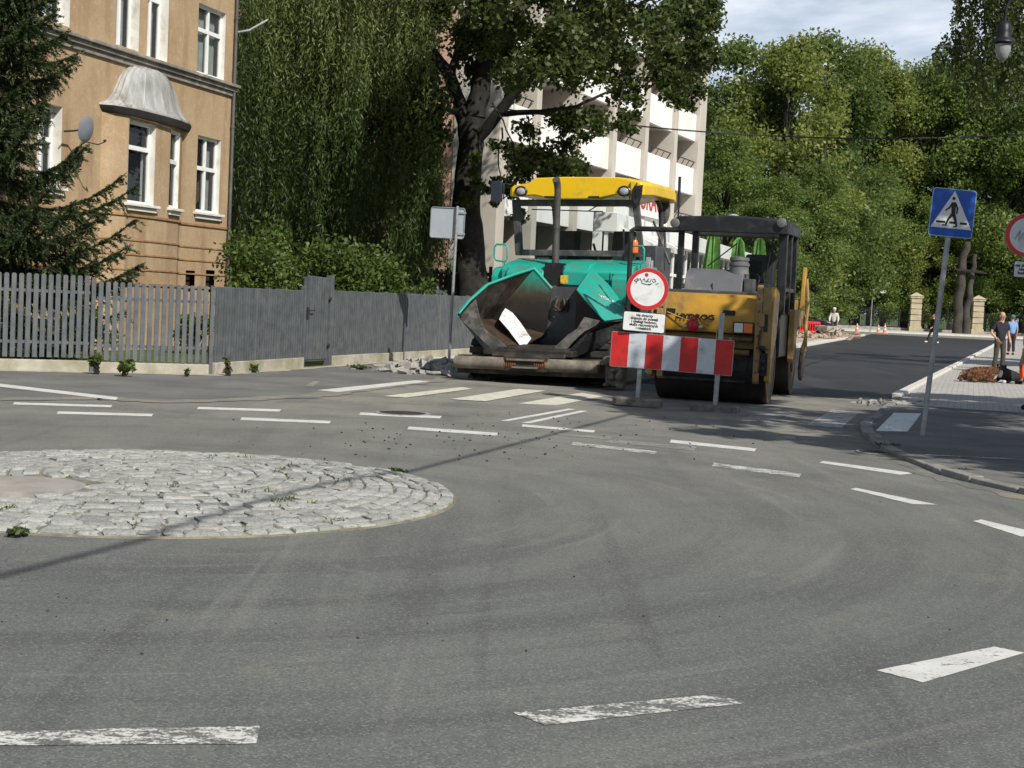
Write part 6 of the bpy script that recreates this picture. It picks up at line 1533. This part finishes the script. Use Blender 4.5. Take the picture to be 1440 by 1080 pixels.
    for s_ in 'rl':
        V['s' + s_] = (j['sh' + s_], .076); V['m' + s_] = (L_('sh' + s_, 'el' + s_, min(1, sleeve) * .98), .064); E += [('c', 's' + s_), ('s' + s_, 'm' + s_)]
        if sleeve > 1: V['e' + s_] = (L_('el' + s_, 'wr' + s_, .95), .044); E.append(('m' + s_, 'e' + s_))
    skinned('shirt', V, E, M[shirt], t, 2)
    V = {'w': ((j['pelvis'][0], j['pelvis'][1], j['pelvis'][2] + .10), .142), 'p': ((j['pelvis'][0], j['pelvis'][1], j['pelvis'][2] - .03), .145)}; E = [('w', 'p')]
    for s_ in 'rl':
        V['h' + s_] = (j['hip' + s_], .104); V['k' + s_] = (j['kn' + s_], .076); E += [('p', 'h' + s_), ('h' + s_, 'k' + s_)]
        if not shorts: V['a' + s_] = (L_('kn' + s_, 'an' + s_, .93), .066); E.append(('k' + s_, 'a' + s_))
    skinned('trousers', V, E, M[trousers], t, 2)
    for s_ in 'rl':
        a, e = Vector(j['an' + s_]), Vector(j['toe' + s_]); hl = a + (a - e) * .25; hl.z = e.z + .01
        skinned('shoe', {'h': (tuple(hl), .045), 'm': (tuple(a.lerp(e, .45) - Vector((0, 0, .015))), .052), 't': (tuple(e), .038)}, [('h', 'm'), ('m', 't')], M[shoe], t, 2)
    f = Vector(j['face']); b = MB()
    b.blob(f + Vector((0, -.108, -.012)), (.014, .024, .026), 8)
    for sx in (-1, 1): b.blob(f + Vector((sx * .088, .012, -.01)), (.012, .024, .034), 8)
    b.build('face', M['skin'], t, smooth=60)
    b = MB()
    for sx in (-1, 1): b.blob(f + Vector((sx * .033, -.091, .016)), (.013, .010, .008), 8)
    b.box(f.x - .024, f.x + .024, f.y - .094, f.y - .085, f.z - .062, f.z - .055); b.build('eyes_and_mouth', M['shoe'], t, smooth=60)
    c = Vector(j['crown'])
    if hair:
        b = MB(); b.blob(c + Vector((0, .022, -.012)), (.091, .104, .085), 14); b.build('hair', M[hair], t, smooth=60)
    if hat:
        b = MB(); b.blob(c + Vector((0, .0, .01)), (.106, .122, .088), 14); b.prism([(-.09, -.2), (.09, -.2), (.1, -.05), (-.1, -.05)], c.z - .015, c.z + .0, 'z'); b.build('cap', M[hat], t, smooth=60)
    return t
zb_ = .056
mloc = G(1404, 524, zb_)
person('balding man in a dark short-sleeved shirt and olive trousers behind the lying dogs', mloc, R(14), 'navy', 'olive', sleeve=.8, hair=None,
       J=dict(elr=(-.29, .05, 1.14), wrr=(-.19, -.12, .96), ell=(.27, .05, 1.13), wrl=(.27, -.08, .88), anr=(-.15, .03, .09), toer=(-.19, -.14, .035), knr=(-.12, -.02, .5), anl=(.13, .05, .09), toel=(.17, -.12, .035), jaw=(.015, -.03, 1.54), face=(.012, -.035, 1.61)), scale=1.02)
person('man in a light blue shirt and teal cap walking away along the pavement', G(1421, 499, zb_), R(188), 'blue', 'navy', sleeve=.8, hair='hair', hat='cap', J=dict(ell=(.27, .02, 1.14), wrl=(.30, -.16, 1.0)))
ow = person('road worker in orange shirt and red-orange trousers, cut by the picture edge', G(1441.5, 541, zb_), R(250), 'orange_cloth', 'redor', sleeve=.8, hair='hair',
       J=dict(anr=(-.11, -.10, .09), toer=(-.12, -.28, .035), anl=(.11, .14, .09), toel=(.12, -.04, .035), knr=(-.1, -.12, .5)), scale=1.03)
person('person in grey-blue jeans almost wholly beyond the picture edge', G(1452, 577, zb_), R(200), 'navy', 'jeans', sleeve=.8, J=dict(anr=(-.16, .12, .10), knr=(-.13, .0, .5), toer=(-.17, -.03, .05)))
person('pedestrian in dark clothes and white shoes striding over the fresh asphalt', G(1311, 482.5), R(-80), 'navy', 'shoe', shoe='white_shoe', sleeve=1.2,
       J=dict(anr=(-.10, -.36, .08), knr=(-.1, -.2, .50), toer=(-.1, -.54, .07), anl=(.1, .38, .11), knl=(.1, .06, .48), toel=(.1, .24, .035), wrr=(-.25, .2, .92), wrl=(.25, -.22, .94)), scale=1.0)
wloc = Vector(((1167.5 - 720) / FPX * 92, 92, .02))
person('worker in a pale shirt and hat bending over the handles of the wheelbarrow', wloc, R(-15), 'pale', 'olive', sleeve=1.2, hair='hair', hat='pale',
       J=dict(chest=(0, -.12, 1.27), neck=(0, -.17, 1.42), jaw=(0, -.22, 1.50), face=(0, -.23, 1.57), crown=(0, -.2, 1.65), top=(0, -.2, 1.69), shr=(-.175, -.12, 1.38), shl=(.175, -.12, 1.38), elr=(-.25, -.18, 1.12), ell=(.25, -.18, 1.12), wrr=(-.24, -.34, .92), wrl=(.24, -.34, .92)), scale=1.06)

# ------------------------------------------------------------------ dogs
M['brown_fur'] = pm('brown_dog_fur', (.17, .075, .030), .9, var=.45, vs=9, bump=1.0, bs=22, dirt=(.05, .025, .014), ds=5, da=.6)
M['black_fur'] = pm('black_dog_fur', (.018, .017, .017), .8, var=.4, vs=9, bump=.8, bs=22)
M['white_fur'] = pm('white_dog_fur', (.62, .60, .56), .9, var=.2, vs=9, bump=.6, bs=22)
M['fur_blades'] = foliage('brown_fur_locks', (.05, .022, .010), (.15, .065, .026), (.30, .15, .07), .1)
dg = thing('dog', 'long-haired brown dog lying stretched out on the sunny pavement', 'dog', G(1378, 537.5, zb_), R(4))
V = {'rump': ((-.36, .02, .14), .14), 'loin': ((-.16, .0, .18), .175), 'rib': ((.06, .0, .20), .19), 'chest': ((.22, .0, .20), .165), 'neck': ((.33, .08, .27), .11), 'skull': ((.42, .16, .30), .085), 'muz': ((.50, .24, .24), .048), 'nose': ((.54, .28, .23), .032),
     'hipf': ((-.32, -.08, .12), .10), 'stif': ((-.12, -.17, .09), .07), 'hock': ((-.28, -.20, .05), .045), 'paw': ((-.16, -.24, .035), .038), 'sho': ((.22, -.09, .13), .085), 'elb': ((.10, -.15, .08), .06), 'wri': ((.24, -.20, .05), .045), 'fpaw': ((.32, -.21, .035), .04),
     'tail1': ((-.46, .04, .09), .05), 'tail2': ((-.52, -.06, .06), .045), 'tail3': ((-.50, -.16, .05), .03)}
E = [('rump', 'loin'), ('loin', 'rib'), ('rib', 'chest'), ('chest', 'neck'), ('neck', 'skull'), ('skull', 'muz'), ('muz', 'nose'), ('rump', 'hipf'), ('hipf', 'stif'), ('stif', 'hock'), ('hock', 'paw'), ('chest', 'sho'), ('sho', 'elb'), ('elb', 'wri'), ('wri', 'fpaw'), ('rump', 'tail1'), ('tail1', 'tail2'), ('tail2', 'tail3')]
skinned('body', V, E, M['brown_fur'], dg, 2)
Cs = []; As = []
for a, e, r in (('rump', 'loin', .16), ('loin', 'rib', .185), ('rib', 'chest', .185), ('chest', 'neck', .14), ('hipf', 'stif', .09), ('sho', 'elb', .08), ('tail1', 'tail2', .055), ('neck', 'skull', .09)):
    n = 620; tt = rng.uniform(0, 1, (n, 1)); p = np.array(V[a][0])[None] * (1 - tt) + np.array(V[e][0])[None] * tt
    d = rng.normal(size=(n, 3)); d[:, 2] = np.abs(d[:, 2]) * .9 - .15; d /= np.linalg.norm(d, axis=1)[:, None]
    Cs.append(p + d * r * 1.0); As.append(np.array([-.6, -.1, -.6])[None] + d * .12)
leaves('fur', np.concatenate(Cs), .06, .014, M['fur_blades'], dg, A=np.concatenate(As), spread=.35)
for sy in (-1, 1):
    b = MB(); b.prism([(.40, .36), (.46, .35), (.45, .23), (.40, .20), (.36, .25)], .16 + sy * .085 - .012, .16 + sy * .085 + .012, 'y'); b.build('ear', M['brown_fur'], dg, bevel=.008)
d2 = thing('dog', 'black and white dog lying beside the brown dog with its head raised', 'dog', G(1409, 538, zb_), R(-38))
V = {'rump': ((.28, .42, .15), .13), 'loin': ((.18, .25, .17), .135), 'chest': ((.06, .02, .19), .14), 'neck': ((.03, -.05, .31), .09), 'skull': ((.02, -.10, .39), .085), 'muz': ((-.04, -.20, .35), .048), 'nose': ((-.06, -.25, .34), .034),
     'shr': ((-.07, -.05, .12), .06), 'er': ((-.10, -.02, .06), .05), 'pr': ((-.12, -.28, .035), .04), 'shl': ((.17, -.05, .12), .06), 'el': ((.2, -.0, .06), .05), 'pl': ((.16, -.28, .035), .04), 'hp': ((.38, .34, .1), .08), 'hk': ((.42, .15, .05), .05), 'tail': ((.40, .60, .05), .04)}
E = [('rump', 'loin'), ('loin', 'chest'), ('chest', 'neck'), ('neck', 'skull'), ('skull', 'muz'), ('muz', 'nose'), ('chest', 'shr'), ('shr', 'er'), ('er', 'pr'), ('chest', 'shl'), ('shl', 'el'), ('el', 'pl'), ('rump', 'hp'), ('hp', 'hk'), ('rump', 'tail')]
skinned('body', V, E, M['black_fur'], d2, 2)
b = MB(); b.blob((-.015, -.115, .24), (.075, .06, .12), 12); b.blob((-.035, -.17, .385), (.02, .06, .04), 10); b.build('white_blaze', M['white_fur'], d2, smooth=60)
for x in (-.12, .16):
    b = MB(); b.blob((x, -.3, .035), (.05, .06, .042), 10); b.build('white_paw', M['white_fur'], d2, smooth=60)
for sx in (-1, 1):
    b = MB(); b.prism([(sx * .07, .46), (sx * .12, .44), (sx * .13, .33), (sx * .09, .32)], -.11, -.08, 'y'); b.build('ear', M['black_fur'], d2, bevel=.008)

# ------------------------------------------------------------------ vehicles and street works
M['tyre'] = pm('tyre_rubber', (.018, .018, .018), .85, var=.2)
M['carglass'] = pm('car_glass', (.012, .016, .02), .05, var=.1, spec=.9)
def car(label, loc, rot, paint, h=1.62, ln=4.3):
    t = thing('parked_car', label, 'car', loc, rot)
    k = ln / 4.3; hz = h / 1.62
    prof = [(-2.12, .34), (-2.15, .62), (-2.08, .92), (-1.98, 1.02), (1.02, .98), (1.35, .95), (2.0, .78), (2.13, .62), (2.14, .34)]
    b = MB(); b.prism([(p[0] * k, p[1] * hz) for p in prof], -.87, .87, 'y'); b.build('body', paint, t, bevel=.07, seg=3, smooth=50)
    g = [(-2.0, 1.0), (-1.82, 1.44), (-1.6, 1.60), (-.2, 1.62), (.32, 1.54), (1.12, .97)]
    b = MB(); vs = []
    for y, s_ in ((-.84, 0), (-.66, 1), (.66, 1), (.84, 0)): pass
    lo = [(p[0] * k, p[1] * hz) for p in g]
    for sy in (-1, 1):
        for x, z in lo: vs.append((x, sy * (.84 - .20 * (z / hz - .97) / .65), z))
    n = len(lo); b.add(vs, [tuple(range(n)), tuple(range(2 * n - 1, n - 1, -1))] + [(i, i + 1, n + i + 1, n + i) for i in range(n - 1)]); b.build('cabin', paint, t, bevel=.04, seg=2, smooth=50)
    for sy in (-1, 1):
        for x0, x1 in ((-1.72, -.98), (-.90, -.02), (.06, .84)):
            zt = 1.50 * hz; zl = 1.03 * hz
            xt1 = x1 if x1 < .8 else .30; xt0 = x0 if x0 > -1.7 else -1.62
            b = MB(); b.poly([(x0 * k, sy * .846, zl), (x1 * k, sy * .846, zl), (xt1 * k, sy * .70, zt), (xt0 * k, sy * .70, zt)]); b.build('side_window', M['carglass'], t, smooth=0, solid=.012)
    b = MB(); b.poly([(1.10 * k, -.72, 1.0 * hz), (1.10 * k, .72, 1.0 * hz), (.40 * k, .62, 1.52 * hz), (.40 * k, -.62, 1.52 * hz)]); b.build('windscreen', M['carglass'], t, smooth=0, solid=.03)
    b = MB(); b.poly([(-2.0 * k, -.7, 1.03 * hz), (-2.0 * k, .7, 1.03 * hz), (-1.83 * k, .6, 1.45 * hz), (-1.83 * k, -.6, 1.45 * hz)]); b.build('rear_window', M['carglass'], t, smooth=0, solid=.03)
    for x in (-1.3, 1.32):
        for sy in (-1, 1):
            Mx = Matrix.Rotation(R(90) * sy, 3, 'X'); r = .33 * hz
            b = MB(); b.lathe([(r * .6, -.1), (r * .94, -.1), (r, -.06), (r, .06), (r * .94, .1), (r * .6, .1)], (x * k, -sy * .80, r), 24, M=Mx); wh = b.build('wheel', M['tyre'], t, smooth=40)
            b = MB(); b.lathe([(r * .62, .07), (r * .58, .1), (r * .2, .085), (.01, .09)], (x * k, -sy * .80, r), 16, M=Mx); b.build('rim', M['zinc_post'], wh, smooth=30)
    for sy in (-1, 1):
        b = MB(); b.box(2.02 * k, 2.12 * k, sy * .72 - .13, sy * .72 + .13, .66 * hz, .80 * hz); b.build('headlight', M['lampglass'], t, bevel=.02)
        b = MB(); b.box(-2.13 * k, -2.04 * k, sy * .76 - .09, sy * .76 + .09, .72 * hz, .98 * hz); b.build('tail_light', M['sign_red'], t, bevel=.02)
    return t
M['darkpaint'] = pm('dark_plum_car_paint', (.03, .02, .03), .25, .3, var=.1, coat=.6)
M['bluepaint'] = pm('dark_blue_car_paint', (.025, .035, .07), .25, .3, var=.1, coat=.6)
car('dark estate car parked behind the red plastic barrier at the road works', ((1118 - 720) / FPX * 99, 99, .02), R(-8), M['darkpaint'], 1.75, 4.6)
car('dark blue car with only its roof showing above the grey fence', (-2.75, 42.6, .012), R(66), M['bluepaint'], 1.74, 4.3)

rbx = thing('plastic_barrier', 'red plastic pedestrian barrier standing in the rubble by the dark car', 'barrier', ((1134.5 - 720) / FPX * 89, 89, .026), R(6))
b = MB(); square(b, 1.25, .14, (0, .86), .06, -.03, .06); b.box(-.62, .62, -.025, .025, .12, .22)
for i in range(9): b.box(-.6 + i * .15 - .03, -.6 + i * .15 + .03, -.022, .022, .2, .82)
b.box(-.62, -.55, -.03, .03, .1, .88); b.box(.55, .62, -.03, .03, .1, .88); b.build('panel', pm('red_plastic', (.68, .025, .03), .45, var=.1), rbx, bevel=.012)
b = MB()
for x in (-.5, .5): b.box(x - .06, x + .06, -.3, .3, 0, .09)
b.build('foot', M['tyre'], rbx, bevel=.015)
wbw = thing('wheelbarrow', 'pale metal wheelbarrow tipped on its legs at the edge of the new kerb', 'wheelbarrow', ((1158 - 720) / FPX * 88, 88, .024), R(-62))
b = MB(); b.add([(-.35, -.25, .38), (.35, -.25, .38), (.35, .25, .38), (-.35, .25, .38), (-.62, -.40, .72), (.50, -.40, .72), (.50, .40, .72), (-.62, .40, .72)], [(0, 1, 2, 3), (0, 4, 5, 1), (1, 5, 6, 2), (2, 6, 7, 3), (3, 7, 4, 0)]); b.build('tray', pm('pale_barrow_steel', (.58, .55, .47), .6, .1, var=.2, dirt=(.3, .27, .2), ds=4), wbw, solid=.02, smooth=0)
b = MB()
for sy in (-1, 1): b.tube([(-.75, sy * .06, .22), (-.3, sy * .2, .34), (.3, sy * .25, .36), (.95, sy * .28, .62)], .02, 7); b.tube([(.2, sy * .24, .36), (.32, sy * .25, .0), (.42, sy * .25, .38)], .018, 6)
b.build('frame', M['rust'], wbw, smooth=50)
b = MB(); b.lathe([(.1, -.04), (.2, -.045), (.22, 0), (.2, .045), (.1, .04)], (-.78, 0, .22), 20, M=Matrix.Rotation(R(90), 3, 'X')); wh = b.build('wheel', M['tyre'], wbw, smooth=40)
b = MB(); b.lathe([(.11, -.03), (.11, .03)], (-.78, 0, .22), 14, M=Matrix.Rotation(R(90), 3, 'X')); b.build('rim', M['rust'], wh)
M['cone_or'] = pm('cone_orange', (.75, .26, .14), .6, var=.12); M['cone_wh'] = pm('cone_white', (.75, .74, .70), .6)
def cone(px, Y, label, h=.75):
    t = thing('traffic_cone', label, 'traffic cone', ((px - 720) / FPX * Y, Y, .0), 0, 'traffic cones at the end of the street')
    b = MB(); b.box(-.2, .2, -.2, .2, 0, .05); b.lathe([(.15, .05), (.035, h), (.02, h + .01)], n=20); b.build('body', M['cone_or'], t, smooth=40)
    for z0, z1 in ((.28, .42), (.54, .64)):
        b = MB(); r = lambda z: .15 + (.035 - .15) * (z - .05) / (h - .05) + .004
        b.lathe([(r(z0), z0), (r(z1), z1)], n=20)
        b.build('white_band', M['cone_wh'], t, smooth=40)
cone(1200.5, 122, 'traffic cone nearest the tip of the new kerb'); cone(1230.5, 126, 'middle traffic cone, shorter and beside another cone', .62); cone(1239.5, 124, 'traffic cone farthest from the new kerb tip', .85)
b = MB()
def chunks(c, n, sx, sy, s0, s1, zmax=.0):
    for i in range(n):
        x, y = random.gauss(0, sx), random.gauss(0, sy); s_ = random.uniform(s0, s1)
        hgt = zmax * math.exp(-(x / sx) ** 2 * .7 - (y / sy) ** 2 * .7) * random.uniform(.2, 1)
        M_ = (Matrix.Rotation(random.uniform(0, 6.3), 3, 'Z') @ Matrix.Rotation(random.uniform(-.7, .7), 3, 'X') @ Matrix.Rotation(random.uniform(-.7, .7), 3, 'Y'))
        bb = MB(); bb.obox((c[0] + x, c[1] + y, hgt + s_ * .3), (s_ * random.uniform(1, 2.2), s_ * random.uniform(.6, 1.2), s_ * random.uniform(.4, .9)), M_)
        bb.v = [tuple(q + random.uniform(-.16, .16) * s_ for q in p) for p in bb.v]
        b.add(bb.v, bb.f)
gr = G(612, 523); chunks((gr.x, gr.y), 80, .5, .55, .07, .2, .24); gr = G(640, 528); chunks((gr.x, gr.y), 50, .4, .35, .06, .18, .16); gr = G(575, 524); chunks((gr.x, gr.y), 26, .45, .4, .02, .08)
tag(b.build('rubble', M['rubble'], None, smooth=0, bevel=.008, seg=1), 'heap of broken pale kerb stones beside the paver roller and the sign pole', 'rubble', kind='stuff')
b = MB(); gr = G(1250, 569); chunks((gr.x, gr.y), 60, .30, .26, .02, .075, .05); o = b.build('rubble', M['concrete_grey'], None, smooth=0)
tag(o, 'dark broken asphalt lumps at the corner of the fresh road and the block pavement', 'rubble', kind='stuff')
b = MB(); gr = Vector((19.6, 94, 0)); chunks((gr.x, gr.y), 110, .7, .7, .1, .3, .5); gr = Vector((16.6, 87, 0)); chunks((gr.x, gr.y), 120, 1.1, .8, .08, .25, .3)
tag(b.build('rubble', pm('reddish_broken_brick', (.36, .24, .18), .9, var=.4, vs=2, dirt=(.45, .42, .37), ds=1), None, smooth=0), 'heaps of broken brick and stone around the wheelbarrow and red barrier', 'rubble', kind='stuff')

M['sandstone'] = pm('pale_sandstone', (.46, .40, .27), .85, var=.3, vs=1.5, bump=.3, bs=8, dirt=(.33, .27, .17), ds=1.2)
def pillar(px, Y, top, label, wd=1.05):
    t = thing('gate_pillar', label, 'gate pillar', ((px - 720) / FPX * Y, Y, .03), R(-8), 'stone gate pillars of the park')
    b = MB(); w2 = wd / 2; b.box(-w2 * 1.15, w2 * 1.15, -w2 * 1.15, w2 * 1.15, 0, .5); z = .5; i = 0
    while z < top - .55:
        e = w2 if i % 2 == 0 else w2 * .9; hgt = .52 if i % 2 == 0 else .06; b.box(-e, e, -e, e, z, min(z + hgt, top - .45)); z += hgt; i += 1
    b.build('shaft', M['sandstone'], t, bevel=.03)
    b = MB(); b.box(-w2 * 1.2, w2 * 1.2, -w2 * 1.2, w2 * 1.2, top - .45, top - .25); b.add([(-w2 * 1.35, -w2 * 1.35, top - .25), (w2 * 1.35, -w2 * 1.35, top - .25), (w2 * 1.35, w2 * 1.35, top - .25), (-w2 * 1.35, w2 * 1.35, top - .25), (0, 0, top + .15)], [(0, 1, 4), (1, 2, 4), (2, 3, 4), (3, 0, 4), (3, 2, 1, 0)]); b.build('cap', M['sandstone'], t, bevel=.02)
pillar(1281, 149.5, 3.75, 'sunlit yellow sandstone gate pillar right of the traffic cones'); pillar(1368, 149.5, 3.75, 'shaded sandstone gate pillar left of the man in the dark shirt')
def railing(px0, px1, label):
    Y = 150.2; x0, x1 = (px0 - 720) / FPX * Y, (px1 - 720) / FPX * Y
    t = thing('iron_fence', label, 'fence', (x0, Y, .03), 0, 'iron park railings')
    b = MB(); n = int((x1 - x0) / .16)
    for i in range(n): b.box(i * .16 - .016, i * .16 + .016, -.016, .016, .2, 2.2)
    b.box(0, x1 - x0, -.02, .02, .3, .36); b.box(0, x1 - x0, -.02, .02, 1.95, 2.01); b.build('bars', M['black'], t, smooth=0)
    x = 0
    while x < x1 - x0: b = MB(); b.box(x - .06, x + .06, -.06, .06, 0, 2.45); b.build('post', M['black'], t); x += 2.6
    b = MB(); b.box(0, x1 - x0, -.15, .15, 0, .28); b.build('plinth', M['concrete_grey'], t)
railing(1150, 1273, 'black iron park railings behind the traffic cones, left of the lit pillar'); railing(1290, 1360, 'black iron park railings between the two sandstone pillars'); railing(1377, 1500, 'black iron park railings right of the shaded pillar behind the pedestrians')
sn = thing('street_name_sign', 'pale street name plate on a thin post in front of the iron railings', 'street sign', ((1219 - 720) / FPX * 124, 124, 0), R(-4))
b = MB(); b.tube([(0, 0, 0), (.02, 0, 3.55)], .045, 8); b.build('pole', M['zinc_post'], sn, smooth=50)
b = MB(); b.box(.0, 1.1, -.03, .03, 3.32, 3.55); b.build('plate', M['sign_white'], sn)
M['stump_bark'] = pm('weathered_stump', (.06, .052, .044), .95, var=.5, vs=1.2, bump=1, bs=4, dirt=(.04, .035, .03), ds=.8, da=.6)
wt = thing('tree_stump', 'tall weathered double tree stump with a dark crossbar behind the crossing sign', 'tree stump', ((1346 - 720) / FPX * 147, 147, 0), 0)
b = MB(); limb(b, [(-.35, 0, 0), (-.4, 0, 3), (-.2, 0, 6.5), (.05, 0, 9.0)], .5, .34, 12, .14); limb(b, [(.5, 0, 0), (.55, 0, 3), (.75, 0, 5.5), (.9, 0, 7.9)], .42, .22, 10, .14); b.build('trunk', M['stump_bark'], wt, smooth=60)
b = MB(); b.prism([(-1.3, 6.2), (2.0, 5.95), (1.9, 6.12), (1.1, 6.28), (-1.0, 6.36)], -.85, -.6, 'y'); b.build('crossbar', M['bark'], wt, bevel=.03)
